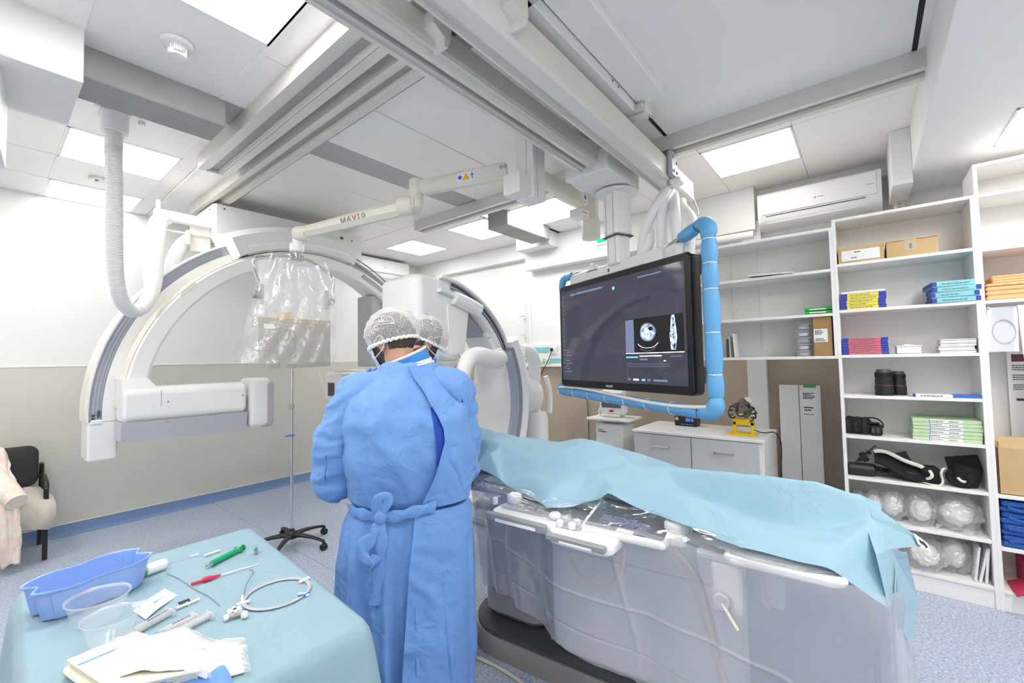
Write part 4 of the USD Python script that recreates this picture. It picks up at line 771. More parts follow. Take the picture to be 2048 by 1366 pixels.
# ================================================================ floor mounted C-arm behind the table
FX, FZ = 2.05, 1.16
fa = Thing('floor_c_arm', 'white floor mounted C-arm scanner rising behind the draped patient table', 'C-arm scanner', loc=(2.9, 2.7, 0))
fa.part('arc', [ring([(.965, 2.4), (.985, 2.4), (.99, 2.41), (.99, 2.76), (.86, 2.76), (.86, 2.44), (.965, 2.44)], FX, FZ, -62, 84, 72), ring([(.86, 2.405), (.865, 2.4), (.888, 2.4), (.888, 2.445), (.86, 2.445)], FX, FZ, -62, 84, 72)], 'white_plastic', smooth=25)
fa.part('track', ring([(.889, 2.425), (.964, 2.425), (.964, 2.44), (.889, 2.44)], FX, FZ, 25, 77, 40), 'lilac_grey'); fa.part('track_slot', [ring([(r, 2.421), (r + w, 2.421), (r + w, 2.426), (r, 2.426)], FX, FZ, 25, 77, 40) for r, w in ((.938, .02), (.915, .004))], 'dark_grey')
fa.part('inner_cover', ring([(.838, 2.46), (.861, 2.44), (.861, 2.74), (.838, 2.72)], FX, FZ, -55, 42, 48), 'white_matte'); fa.part('inner_cover', ring([(.836, 2.50), (.84, 2.49), (.84, 2.70), (.836, 2.69)], FX, FZ, 40, 66, 24), 'lilac_grey', label='bluish upper lining of the arc')
fa.part('seam', [box(2.70, 2.72, 2.44, 2.74, 1.69, 1.694, .001)], 'mid_grey')
fa.part('sleeve', ring([(.868, 2.37), (.93, 2.352), (.93, 2.41), (.868, 2.41)], FX, FZ, -60, 27, 48), 'lilac_grey'); fa.part('sleeve_edge', ring([(.93, 2.345), (.955, 2.335), (.955, 2.41), (.93, 2.41)], FX, FZ, -60, 28, 48), 'mid_grey')
fa.part('sleeve_cover', ring([(.955, 2.33), (1.0, 2.30), (1.06, 2.36), (1.075, 2.76), (.99, 2.78), (.955, 2.42)], FX, FZ, -60, 31, 48), 'white_plastic', smooth=40)
# stand
def col(pts, y0, y1, nm, m, c=.03): fa.part(nm, convex(np.vstack([np.c_[[p[0] for p in pts], np.full(len(pts), y), [p[1] for p in pts]] for y in (y0, y0 + c, y1 - c, y1)] if False else [np.c_[[p[0] for p in pts], np.full(len(pts), y), [p[1] for p in pts]] for y in (y0, y1)])), m, smooth=30)
col([(3.08, .02), (3.62, .02), (3.62, .6), (3.52, 1.2), (3.40, 1.58), (3.12, 1.58), (3.06, 1.1)], 2.62, 3.0, 'stand', 'white_plastic')
col([(3.6, .02), (3.78, .02), (3.78, 1.0), (3.62, 1.2)], 2.7, 3.05, 'stand_side', 'panel_grey')
fa.part('stand_base', box(2.9, 3.95, 2.55, 3.25, 0, .09, .03), 'panel_grey')
fa.part('hub', tf(lathe([(0, 0), (.16, .0), (.19, .03), (.19, .2), (.16, .24), (0, .24)], 40), ry=90, t=(3.16, 2.55, FZ)), 'white_plastic')
fa.part('drum', tf(lathe([(0, 0), (.105, 0), (.12, .02), (.12, .50), (.10, .55), (0, .56)], 36), t=(3.36, 2.46, .45)), 'white_plastic', smooth=50)
fa.part('hose', tube([(3.16, 2.46, 1.58), (3.27, 2.44, 1.56), (3.36, 2.46, 1.40), (3.39, 2.5, 1.24)], .062, 18, 30), 'sleeve_white', smooth=60); fa.part('hose_clip', tf(cyl(.075, -.02, .02, 24), ry=20, t=(3.39, 2.50, 1.24)), 'white_plastic')
zz = np.linspace(1.22, .92, 36); fa.part('hose', tube(np.c_[np.full(36, 3.43), np.full(36, 2.53), zz], .062 + .003 * np.sign(np.sin(np.arange(36) * 1.57 + .3)), 18), 'hose_white', smooth=20)
fa.part('handle', tube([(3.60, 2.5, 1.33), (3.63, 2.48, 1.2), (3.63, 2.47, 1.05), (3.61, 2.47, .96)], .026, 12, 20), 'white_plastic', smooth=60)
# receiver above the patient
fa.part('receiver_column', puck(rr(.46, .46, .07, 6, 2.18, 2.68), 1.50, 2.14, .04), 'white_plastic', smooth=50)
fa.part('receiver_cheek', convex(np.vstack([np.c_[[2.26, 2.42, 2.42, 2.26], [2.45, 2.45, 2.62, 2.62], np.full(4, 1.56)], np.c_[[2.24, 2.46, 2.46, 2.24], [2.44, 2.44, 2.64, 2.64], np.full(4, 1.9)], np.c_[[2.26, 2.40, 2.40, 2.26], [2.46, 2.46, 2.62, 2.62], np.full(4, 2.0)]])), 'panel_white')
fa.part('bumper', tube([(2.28, 2.42, 1.985), (2.41, 2.41, 1.95), (2.535, 2.40, 1.905)], .054, 20, 12), 'white_plastic', smooth=60)
fa.part('knob', [tf(cyl(.018, 0, .02, 18), rx=90, t=(2.03, 2.452, 1.83)), tf(cyl(.008, 0, .012, 12), rx=90, t=(1.93, 2.452, 1.815))], 'panel_grey')
fa.part('receiver_plate', puck(rr(.56, .50, .04, 6, 2.17, 2.64), 1.40, 1.50, .015), 'grey_plastic')
fa.part('support_arm', tube([(2.71, 2.34, 1.52), (2.5, 2.30, 1.525), (2.33, 2.30, 1.52), (2.27, 2.30, 1.45), (2.255, 2.31, 1.34)], [.072, .072, .07, .06, .055], 20, 40), 'panel_white', smooth=60); fa.part('support_boss', tf(lathe([(0, -.02), (.07, -.02), (.082, 0), (.07, .06), (0, .06)], 32), rx=-90, t=(2.70, 2.33, 1.52)), 'panel_white', smooth=50)
cover = blob((2.16, 2.62, 1.465), (.33, .29, .115), 61, .35, 2.6, 5); v = cover.vertices; v += (crease(v, 11, 3) - .5)[:, None] * (v - A(2.16, 2.62, 1.465)) * .1; cover.vertices = v
solo('receiver_cover', cover, 'bag_film', 'clear crinkled film cover wrapped round the receiver above the patient', 'film cover', smooth=60)
solo('face_guard', cat(tube([(1.98, 2.44, 1.66), (1.98, 2.44, 1.73), (2.0, 2.44, 1.745), (2.12, 2.44, 1.75), (2.15, 2.44, 1.735), (2.155, 2.44, 1.66)], .004, 8, 40)), 'panel_grey', 'thin wire loop standing on the receiver behind the two men', 'wire loop')
# items far behind seen past the shoulder
t = Thing('supply_box', 'small dark blue box with white print seen past the man\'s shoulder', 'box', loc=(4.3, 3.95, 1.2)); t.part('body', box(4.22, 4.4, 3.86, 4.06, 1.28, 1.37, .004), 'linen_blue'); t.part('print', lines(1, .12, .02, on_mx(4.219, 4.03, 1.34), 2), 'paper')
t = Thing('instrument_cabinet', 'low white cabinet by the right wall behind the floor mounted C-arm', 'cabinet', loc=(4.3, 3.95, 0)); t.part('body', box(4.05, 4.58, 3.6, 4.4, .05, 1.12, .01), 'white_plastic'); t.part('door', box(4.035, 4.052, 3.62, 3.99, .1, 1.08, .004), 'panel_white'); t.part('door', box(4.035, 4.052, 4.01, 4.38, .1, 1.08, .004), 'panel_white'); t.part('plinth', box(4.08, 4.56, 3.63, 4.37, 0, .05, .002), 'dark_grey')
t = Thing('basket', 'shallow tray with yellow packs on the cabinet under the blue box', 'tray', loc=(4.3, 3.95, 1.12)); t.part('tray', box(4.12, 4.5, 3.72, 4.2, 1.121, 1.19, .01), 'panel_white'); t.part('pack', box(4.14, 4.2, 3.8, 4.08, 1.19, 1.225, .01), 'yellow_metal'); t.part('rack', box(4.2, 4.45, 3.85, 4.08, 1.19, 1.281, .01), 'apron_grey')
t = Thing('monitor_cart', 'white console with a dark side vent half hidden by the man\'s shoulder', 'console', loc=(2.75, 4.72, 0)); t.part('housing', puck(rr(.44, .34, .05, 5, 2.76, 4.74), 1.05, 1.40, .03), 'white_plastic', smooth=50); t.part('lid', puck(rr(.30, .24, .05, 5, 2.78, 4.74), 1.395, 1.425, .01), 'cream_plastic'); t.part('vent', box(2.575, 2.64, 4.566, 4.572, 1.13, 1.28, .002), 'dark_grey'); t.part('vent', box(2.535, 2.542, 4.66, 4.80, 1.13, 1.28, .002), 'dark_grey'); t.part('column', box(2.66, 2.9, 4.64, 4.84, .1, 1.06, .02), 'white_plastic'); t.part('base', box(2.55, 3.0, 4.55, 4.93, .0, .1, .02), 'grey_plastic')

# ================================================================ lead shield on its spring arm
sa = Thing('spring_arm', 'cream jointed ceiling arm carrying the lead shield, with lettering', 'support arm', loc=(2.38, 1.74, 2.6))
sa.part('ceiling_post', box(2.31, 2.45, 1.665, 1.815, 2.585, 3.05, .004), 'white_plastic'); sa.part('post_seam', [box(2.352, 2.355, 1.663, 1.666, 2.59, 3.04, 0), box(2.308, 2.311, 1.72, 1.723, 2.59, 3.04, 0)], 'panel_grey')
sa.part('pivot_housing', box(2.20, 2.315, 1.70, 1.84, 2.60, 2.74, .004), 'white_plastic')
sa.part('cross_beam', box(2.44, 3.12, 1.70, 1.78, 2.735, 2.84, .01), 'cream_plastic'); 
sa.part('end_post', box(3.17, 3.28, 1.68, 1.80, 2.62, 3.05, .03), 'cream_plastic'); sa.part('end_knuckle', cyl(.075, 2.50, 2.66, 28).apply_translation((3.22, 1.74, 0)), 'cream_plastic'); sa.part('end_plate', box(2.98, 3.10, 1.685, 1.80, 2.63, 2.70, .006), 'white_plastic')
sa.part('label', box(3.03, 3.09, 1.6975, 1.6995, 2.745, 2.825, 0), 'paper'); sa.part('symbol', [tf(cyl(.02, 0, .001, 20), rx=90, t=(3.06, 1.697, 2.80))], 'blue_plastic'); sa.part('symbol', extr([(3.04, 2.752), (3.08, 2.752), (3.06, 2.778)], .001).apply_transform(frame_to(A(0, 1.697, 0), A(1, 0, 0), A(0, 0, 1), A(0, -1, 0))), 'yellow_metal'); sa.part('print', box(2.99, 3.06, 1.683, 1.685, 2.66, 2.664, 0), 'dark_grey')
def bar(p, q, w, h0, h1, m, nm, c=.015):
    p, q = A(*p), A(*q); d = q - p; L = np.linalg.norm(d); x = d / L; y = np.cross((0, 0, 1), x); y /= np.linalg.norm(y); z = np.cross(x, y)
    pts = []
    for s, h in ((0, h0), (L, h1)):
        for a, b in ((-w / 2 + c, -h / 2), (w / 2 - c, -h / 2), (w / 2, -h / 2 + c), (w / 2, h / 2 - c), (w / 2 - c, h / 2), (-w / 2 + c, h / 2), (-w / 2, h / 2 - c), (-w / 2, -h / 2 + c)): pts.append((s, a, b))
    sa.part(nm, convex(pts).apply_transform(frame_to(p, x, y, z)), m); return frame_to(p, x, y, z), L
Tb, Lb = bar((2.27, 1.86, 2.80), (1.985, 2.46, 2.755), .075, .115, .10, 'cream_plastic', 'fixed_arm')
sa.part('label', tf(box(0, .13, -.001, .001, -.03, .035, 0), T=Tb @ trimesh.transformations.translation_matrix((.22, .0385, -.005))), 'paper')
sa.part('symbol', [tf(extr([(-.028, -.022), (.028, -.022), (0, .026)], .001), T=Tb @ frame_to(A(.285, .0398, 0), A(-1, 0, 0), A(0, 0, 1), A(0, 1, 0)))], 'yellow_metal'); sa.part('symbol', tf(cyl(.014, 0, .001, 16), T=Tb @ frame_to(A(.33, .0398, 0), A(-1, 0, 0), A(0, 0, 1), A(0, 1, 0))), 'blue_plastic'); sa.part('symbol', cat(tf(box(-.003, .003, -.025, .025, 0, .001, 0), T=Tb @ frame_to(A(.24, .0398, 0), A(-1, 0, 0), A(0, 0, 1), A(0, 1, 0))), tf(box(-.014, .014, .004, .010, 0, .001, 0), T=Tb @ frame_to(A(.24, .0398, 0), A(-1, 0, 0), A(0, 0, 1), A(0, 1, 0)))), 'blue_plastic')
sa.part('screw', [tf(cyl(.014, 0, .003, 14), T=Tb @ frame_to(A(s, .038, .02), A(-1, 0, 0), A(0, 0, 1), A(0, 1, 0))) for s in (.03, .0)], 'brushed_steel')
sa.part('elbow', cyl(.052, 2.60, 2.82, 32, c=.012).apply_translation((1.975, 2.47, 0)), 'cream_plastic', smooth=50); sa.part('elbow_block', box(1.90, 2.02, 2.44, 2.56, 2.575, 2.68, .02), 'cream_plastic')
sa.part('joint_disc', tf(lathe([(0, -.055), (.062, -.055), (.068, -.045), (.068, .045), (.062, .055), (0, .055)], 36), T=frame_to(A(1.925, 2.525, 2.625), A(.855, .518, 0), A(0, 0, 1), A(.518, -.855, 0) * -1 if False else A(.518, -.855, 0))), 'cream_plastic', smooth=40)
Tb, Lb = bar((1.94, 2.52, 2.625), (1.50, 3.20, 2.475), .085, .115, .085, 'cream_plastic', 'spring_tube', .03)
xo = .50
for ch_, m in zip('MAVIG', ('print_grey', 'print_grey', 'red_plastic', 'print_grey', 'print_grey')):
    lm = meshkit.text_mesh(ch_, .034, .001, True); lm.apply_translation((-lm.bounds[0, 0], 0, 0))
    sa.part('lettering', tf(lm, T=Tb @ frame_to(A(xo, .0435, -.018), A(-1, 0, 0), A(0, 0, 1), A(0, 1, 0))), m); xo -= lm.extents[0] + .010
sa.part('cable', tube([(2.2, 1.98, 2.82), (2.05, 2.2, 2.80), (1.92, 2.45, 2.66), (1.93, 2.52, 2.6)], .003, 6, 24), 'cream_plastic')
sa.part('end_cap', tf(lathe([(0, -.045), (.05, -.045), (.056, -.035), (.056, .035), (.05, .045), (0, .045)], 32), T=frame_to(A(1.50, 3.22, 2.47), A(.855, .518, 0), A(0, 0, 1), A(.518, -.855, 0))), 'cream_plastic', smooth=40)
sa.part('drop', [cyl(.032, 2.385, 2.47, 24).apply_translation((1.485, 3.255, 0)), cyl(.05, 2.335, 2.40, 24, c=.008).apply_translation((1.485, 3.265, 0))], 'white_plastic', smooth=40)
SX, SY = 1.498, 3.31
sh = Thing('lead_shield', 'lead shield plate with pleated grey apron hung from a bent steel frame', 'shield', loc=(SX, SY, 1.48))
sh.part('swivel', [cyl(.024, 2.285, 2.345, 20).apply_translation((SX - .012, SY - .035, 0)), tf(cyl(.026, -.05, .05, 20), ry=90, t=(SX - .01, SY - .03, 2.298))], 'chrome')
sh.part('frame', tube([(1.20, SY, 2.015), (1.20, SY, 2.20), (1.205, SY, 2.235), (1.25, SY - .005, 2.26), (1.38, SY - .02, 2.295), (1.49, SY - .03, 2.30), (1.62, SY - .02, 2.285), (1.74, SY - .005, 2.23), (1.79, SY, 2.19), (1.798, SY, 2.15), (1.80, SY, 2.0)], .0095, 14, 90), 'chrome', smooth=60)
for s, x in ((1, 1.20), (-1, 1.80)):
    sh.part('hinge', [tf(cyl(.026, 0, .055, 20), ry=90 * s, t=(x, SY, 1.995)), box(x + s * .052, x + s * .07, SY - .02, SY + .02, 1.93, 2.075, .006)], 'brushed_steel')
sh.part('lead_glass', box(1.235, 1.765, SY - .006, SY + .006, 1.83, 2.27, .004), 'frosted', label='milky clear lead acrylic plate')
sh.part('batten', box(1.232, 1.768, SY - .014, SY + .014, 1.805, 1.84, .004), 'tape_tan', label='tan clamping strip')
for k in range(4):
    a, b = 1.235 + .1325 * k, 1.235 + .1325 * (k + 1)
    P = np.array([[(a + (b - a) * u + .0008, SY - .012 - .010 * math.sin(math.pi * u) - .012 * (meshkit.fbm(A(u * 2 + k * 3, w * 4, 5.), 3) - .5) + (.006 if k % 2 else 0), 1.806 - (.322 + .012 * math.sin(.7 + 2.2 * (k + u) / 4)) * w) for u in np.linspace(0, 1, 14)] for w in np.linspace(0, 1, 28)])
    sh.part('apron_panel', sheet(P, .004), 'apron_grey', smooth=60)
sh.part('sticker', box(1.262, 1.335, SY - .034, SY - .032, 1.755, 1.79, 0), 'paper'); sh.part('sticker', box(1.36, 1.455, SY - .0085, SY - .0065, 1.845, 1.885, 0), 'label_orange')
# clear bag pulled over the shield
def sack(y, sgn):
    R, C = 46, 60; P = np.zeros((R, C, 3))
    for i, w in enumerate(np.linspace(0, 1, R)):
        xa, xb = 1.30 - .05 * min(w * 4, 1) - .135 * w ** 1.5, 1.69 + .10 * min(w * 4, 1) - .0 * w
        for j, u in enumerate(np.linspace(0, 1, C)):
            top = 2.315 - .085 * math.sin(math.pi * u) ** .8 - .015 * u
            bot = 1.515 - .01 * math.sin(3 * u)
            f = math.sin(u * 40 + 3 * math.sin(5 * u)) * .010 * (1 - w) ** 1.5 + .02 * (meshkit.fbm(A(u * 7, w * 5 - u * 4, 2. + sgn), 3) - .5) + .006 * math.sin(30 * u + 14 * w)
            P[i, j] = (xa + (xb - xa) * u, y + sgn * (.03 + .03 * math.sin(math.pi * u)) + f, top + (bot - top) * w)
    return film_sheet(P)
solo('plastic_bag', cat(sack(SY - .02, -1), sack(SY + .02, 1)), 'sack_film', 'clear crinkled plastic bag pulled over the lead shield', 'bag', smooth=80)
solo('bag_string', tube([(1.66, 3.30, 1.50), (1.72, 3.31, 1.3), (1.75, 3.32, 1.15), (1.735, 3.31, 1.0), (1.76, 3.31, .9)], .0015, 5, 40), 'tie_white', 'thin white string dangling below the lead shield', 'string')
# rolling pole
PX, PY = 1.655, 3.72
po = Thing('rolling_pole', 'chrome drip stand pole on a black star base with casters', 'drip stand', loc=(PX, PY, 0))
po.part('tube', cyl(.0125, .10, 1.15, 20).apply_translation((PX, PY, 0)), 'chrome', smooth=50); po.part('inner_tube', cyl(.0095, 1.15, 1.82, 20).apply_translation((PX, PY, 0)), 'chrome', smooth=50); po.part('lock_collar', cyl(.019, 1.12, 1.175, 20).apply_translation((PX, PY, 0)), 'brushed_steel')
po.part('hook', [tube([(PX, PY, 1.8), (PX + s * .06, PY, 1.815), (PX + s * .08, PY, 1.85), (PX + s * .085, PY, 1.87)], .004, 8, 14) for s in (-1, 1)], 'chrome')
po.part('clip', [tf(cyl(.022, -.008, .008, 20), t=(PX, PY, .912)), tf(box(-.06, 0, -.008, .008, -.006, .006, .003), rz=12, t=(PX, PY, .912))], 'blue_plastic', label='small blue plastic clip')
po.part('hub', lathe([(0, .075), (.045, .075), (.05, .09), (.04, .12), (.022, .135), (.018, .15), (0, .15)], 28).apply_translation((PX, PY, 0)), 'black_plastic')
for k in range(5):
    a = math.radians(-64 + 72 * k); d = A(math.cos(a), math.sin(a), 0); o = A(PX, PY, 0)
    p = po.part('leg', tube([o + d * .03 + A(0, 0, .10), o + d * .15 + A(0, 0, .098), o + d * .27 + A(0, 0, .078), o + d * .30 + A(0, 0, .07)], [.026, .022, .017, .014], 12, 14, flat=.7), 'black_plastic', smooth=60)
    q = o + d * .30; n_ = A(-d[1], d[0], 0)
    po.part('caster', [tf(lathe([(0, -.009), (.022, -.009), (.025, -.006), (.025, .006), (.022, .009), (0, .009)], 22), T=frame_to(q + n_ * s * .012 + A(0, 0, .0255), d, A(0, 0, 1), n_)) for s in (-1, 1)] + [cyl(.013, .03, .07, 14).apply_translation(q)], 'black_plastic', under=p)
# ================================================================ big monitor hanging from the bridge
MR = -114.03
mo = Thing('ceiling_monitor', 'large black screen with scan image, blue padded frame, hanging from the rails', 'monitor', loc=(2.928, 1.423, 1.697), rz=MR)
W, Hh = 1.41, .862
def fx(o, y0, y1, c=.01): return puck(o, 0, y1 - y0, c).apply_transform(frame_to(A(0, y1, 0), A(1, 0, 0), A(0, 0, 1), A(0, -1, 0)))
def ml(name, mesh, mat_, **k): return mo.part(name, mesh, mat_, local=True, **k)
disp = ml('display', fx(rr(W, Hh, .035, 5), 0, .095, .012), 'bezel_black', label='black display housing')
x0, x1, z0, z1 = -.668, .662, -.375, .382
ml('screen', box(x0, x1, -.0015, .004, z0, z1, 0), 'screen_glass', under=disp, label='dark glossy screen')
def ui(nm, a, b, c, d, m, y=-.0022, **k): ml(nm, box(x0 + a * (x1 - x0), x0 + b * (x1 - x0), y, -.0014, z1 - c * (z1 - z0), z1 - d * (z1 - z0), 0), m, under=disp, **k)
ui('scan_window', .60, .985, .415, .725, 'bezel_black'); ui('side_bar', .602, .665, .42, .72, 'ui_dim', -.0026); ui('window_edge', .60, .985, .722, .73, 'ui_white', -.0026)
TX = lambda u, v: A(x0 + u * (x1 - x0), -.003, z1 - v * (z1 - z0))
def flat(o, y=-.003): return extr(o, .0008).apply_transform(frame_to(A(0, y, 0), A(1, 0, 0), A(0, 0, 1), A(0, -1, 0)))
a = np.linspace(0, 2 * math.pi, 40, endpoint=False)
c = TX(.762, .545); body = np.c_[c[0] + .072 * np.cos(a) * (1 + .03 * np.cos(3 * a)), c[2] + .063 * np.sin(a) * (1 + .04 * np.cos(2 * a + 1))]
ml('scan_rim', flat(body, -.0027), 'ui_dim', under=disp); ml('scan_image', flat(c[[0, 2]] + (body - c[[0, 2]]) * .86, -.0032), 'scan_tissue', under=disp)
ml('scan_spine', flat(np.c_[c[0] + .016 * np.cos(a), c[2] - .032 + .014 * np.sin(a)], -.0037), 'ui_white', under=disp); ml('scan_organ', flat(np.c_[c[0] + .030 + .02 * np.cos(a), c[2] + .022 + .014 * np.sin(a)], -.0037), 'bezel_black', under=disp)
ml('table_line', tube([(c[0] - .09, -.0032, c[2] - .075), (c[0] - .05, -.0032, c[2] - .098), (c[0], -.0032, c[2] - .104), (c[0] + .05, -.0032, c[2] - .098), (c[0] + .09, -.0032, c[2] - .072)], .0022, 6, 20), 'ui_white', under=disp)
ml('table_line', tube([(c[0] - .07, -.0032, c[2] - .105), (c[0], -.0032, c[2] - .125), (c[0] + .07, -.0032, c[2] - .10)], .0014, 6, 16), 'ui_dim', under=disp)
c = TX(.925, .56); ml('spine_image', flat([(c[0] - .02, c[2] - .11), (c[0] + .018, c[2] - .112), (c[0] + .03, c[2] - .03), (c[0] + .02, c[2] + .06), (c[0] + .012, c[2] + .105), (c[0] - .012, c[2] + .105), (c[0] - .018, c[2] + .05), (c[0] - .03, c[2] - .02)]), 'scan_spine', under=disp)
ui('menu_bar', .10, .155, .048, .068, 'ui_dim'); ui('menu_bar', .165, .42, .045, .065, 'ui_dim'); ui('tool_icon', .505, .525, .075, .105, 'ui_blue'); ui('title_line', .70, .86, .04, .052, 'ui_dim')
ui('progress_bar', .602, .69, .755, .768, 'ui_blue'); ui('status_bar', .70, .85, .748, .758, 'ui_white'); ui('status_text', .70, .755, .775, .79, 'ui_dim'); ui('status_text', .86, .875, .79, .80, 'ui_white'); ui('status_text', .90, .97, .757, .763, 'ui_dim')
for v in (.815, .83, .845): ui('rule', .60, .90, v, v + .003, 'ui_dim')
for k in range(18): ui('mark', .012, .03, .06 + .05 * k, .066 + .05 * k, 'ui_dim')
for k in range(10): ui('mark', .04 + .012 * (k % 2), .06 + .02 * (k % 3), .66 + .03 * k, .668 + .03 * k, 'ui_dim')
for a_, b_, m in ((.61, .63, 'ui_dim'), (.65, .69, 'ui_white'), (.71, .735, 'ui_blue'), (.75, .77, 'ui_dim'), (.79, .88, 'ui_dim')): ui('task_icon', a_, b_, .955, .972, m)
for k in range(6): ui('dot', .606, .612, .86 + .02 * k, .866 + .02 * k, 'ui_dim')
ml('lettering', text('PHILIPS', .014, frame_to(A(-.10, -.0005, -.412), A(1, 0, 0), A(0, 0, 1), A(0, -1, 0)), .0012, True), 'white_plastic', under=disp)
ml('rear_cover', box(-.62, .66, .094, .15, -.36, .36, .03), 'grey_plastic'); ml('rear_grip', box(.672, .70, .095, .16, .30, .42, .006), 'dark_grey'); ml('rear_grip', box(.672, .70, .095, .16, -.36, -.26, .006), 'dark_grey')
ml('yoke', box(-.58, .46, .03, .075, .425, .515, .006), 'white_plastic', label='pale mounting beam above the display'); ml('yoke_foot', box(-.40, .30, .026, .03, .405, .44, .002), 'grey_plastic')
ml('yoke_cap', tf(cyl(.055, 0, .05, 30), rx=90, t=(-.27, .078, .505)), 'white_plastic'); ml('yoke_slot', box(-.075, -.062, .027, .031, .45, .475, 0), 'black_plastic'); ml('yoke_slot', box(-.33, -.20, .024, .028, .497, .503, 0), 'dark_grey')
ml('post', box(-.052, .075, -.002, .125, .49, .72, .012), 'panel_white', label='square telescopic post, lower section'); ml('post', box(-.065, .088, -.015, .138, .70, 1.03, .014), 'panel_white', label='square telescopic post, upper section')
for s in (-.03, .05): ml('post_groove', [box(s, s + .006, -.0165, -.014, .70, 1.02, 0), box(s, s + .005, -.0035, -.001, .5, .70, 0)], 'grey_plastic')
ml('post_seal', box(-.068, .091, -.018, .141, .692, .703, .003), 'dark_grey'); ml('turntable', cyl(.155, 1.015, 1.035, 48, c=.006).apply_translation((.01, .06, 0)), 'white_plastic'); ml('turn_gap', cyl(.115, 1.034, 1.05, 40).apply_translation((.01, .06, 0)), 'black_gap')
ml('carriage', tf(box(-.36, .16, -.17, .16, 1.045, 1.2, .01), rz=-MR, t=(0, 0, 0)), 'white_plastic')
# hoses from the rail to the back of the display: world points
for k, pts in enumerate(([(3.10, 1.06, 2.70), (2.98, 1.06, 2.60), (2.94, 1.12, 2.48), (2.97, 1.19, 2.34), (3.02, 1.21, 2.16)], [(3.16, 1.05, 2.70), (3.02, 1.04, 2.60), (2.95, 1.045, 2.46), (2.95, 1.05, 2.28), (3.0, 1.06, 2.1)], [(3.22, 1.05, 2.70), (3.05, .99, 2.58), (2.93, .95, 2.46), (2.90, .93, 2.30), (2.94, .95, 2.12)], [(3.10, 1.22, 2.44), (3.0, 1.16, 2.40), (2.97, 1.16, 2.28), (2.99, 1.22, 2.22), (3.05, 1.26, 2.2)], [(3.3, 1.02, 2.66), (3.1, .92, 2.50), (2.92, .84, 2.34), (2.84, .84, 2.20), (2.86, .84, 2.0), (2.90, .86, 1.9)])):
    mo.part('cable_sleeve', tube(pts, .036, 16, 40), 'sleeve_white', smooth=60)
for k in range(3): mo.part('cable_clip', [cyl(.016, 2.70, 2.76, 14).apply_translation((3.08 + .1 * k, 1.06, 0)), box(3.05 + .1 * k, 3.11 + .1 * k, 1.04, 1.09, 2.745, 2.775, .004)], 'white_plastic')
mo.part('cable', tube([(3.6, 1.03, 2.83), (3.62, 1.0, 2.7), (3.55, .97, 2.62), (3.4, 1.0, 2.6)], .005, 6, 20), 'brushed_steel')
# padded frame
def pad(pts, r=.044, n=24, ry=1.): 
    return tube(pts, r, 18, n, flat=ry)
Fx, Fy = .80, .05
segs = [((.80, .34), (.80, .475)), ((.80, .19), (.80, .335)), ((.802, -.06), (.801, .185)), ((.804, -.30), (.803, -.065)), ((.806, -.43), (.805, -.305))]
for (a, b), (c, d) in segs:
    e = .018
    ml('frame_pad', tube([(a, Fy, b), (a, Fy, b + e), (a, Fy, (b + d) / 2), (c, Fy, d - e), (c, Fy, d)], [.040, .0455, .047, .0455, .040], 20, 30), 'pad_blue', smooth=60)
    ml('tie', [tf(ring(rectp(.036, .040, -.003, .003, .0008), 0, 0, 0, 359.9, 24), rx=90, t=(c, Fy, d + .002)), box(c + .02, c + .028, Fy - .046, Fy - .034, d - .002, d + .005, .001)], 'tie_white')
ml('frame_pad', tube([(.80, Fy, .478), (.80, Fy, .52), (.795, Fy + .005, .55), (.77, Fy + .01, .575), (.72, Fy + .015, .578)], [.036, .046, .046, .044, .036], 20, 30), 'pad_blue', smooth=60); ml('frame_pad', tube([(.715, Fy + .015, .577), (.67, Fy + .02, .565), (.63, Fy + .02, .552), (.585, Fy + .02, .545)], [.036, .04, .04, .034], 20, 24), 'pad_blue', smooth=60)
ml('frame_pad', tube([(.806, Fy, -.432), (.805, Fy, -.47), (.79, Fy, -.505), (.75, Fy, -.525), (.70, Fy, -.528)], [.036, .048, .05, .048, .036], 20, 30), 'pad_blue', smooth=60)
bx_ = np.linspace(.695, -.775, 8)
for a, b in zip(bx_[:-1], bx_[1:]):
    f = lambda x: -.528 + .05 * (.7 - x) / 1.48
    ml('frame_pad', tube([(a - .003, Fy, f(a)), (a - .02, Fy, f(a)), ((a + b) / 2, Fy, f((a + b) / 2)), (b + .02, Fy, f(b)), (b + .003, Fy, f(b))], [.036, .0385, .039, .0385, .036], 18, 20), 'pad_blue', smooth=60)
    ml('tie', tf(ring(rectp(.036, .041, -.003, .003, .0008), 0, 0, 0, 359.9, 24), rz=90, t=(b, Fy, f(b))), 'tie_white')
ml('bare_tube', tube([(.77, Fy - .03, -.488), (.70, Fy - .032, -.494), (0, Fy - .032, -.472), (-.76, Fy - .032, -.446)], .012, 10, 40), 'tie_white', label='white tube showing along the split bottom padding')
ml('frame_pad', tube([(-.775, Fy, -.475), (-.775, Fy, -.44), (-.745, Fy, -.41), (-.735, Fy, -.36)], [.034, .034, .026, .024], 16, 20), 'pad_blue', smooth=60)
ml('frame_pad', tube([(-.735, Fy, -.36), (-.732, Fy, 0), (-.73, Fy, .40)], .024, 14, 16), 'pad_blue', smooth=60)
ml('frame_pad', tube([(-.73, Fy, .40), (-.725, Fy, .47), (-.70, Fy, .505), (-.64, Fy, .515), (-.56, Fy, .52)], [.026, .03, .032, .032, .03], 16, 24), 'pad_blue', smooth=60)
ml('frame_tube', [rod((-.57, Fy, .518), (-.48, Fy + .01, .53), .016), rod((.60, Fy + .02, .548), (.42, Fy + .03, .50), .018)], 'steel')
ml('bracket', [box(.44, .56, .06, .12, .42, .54, .01)], 'white_plastic')
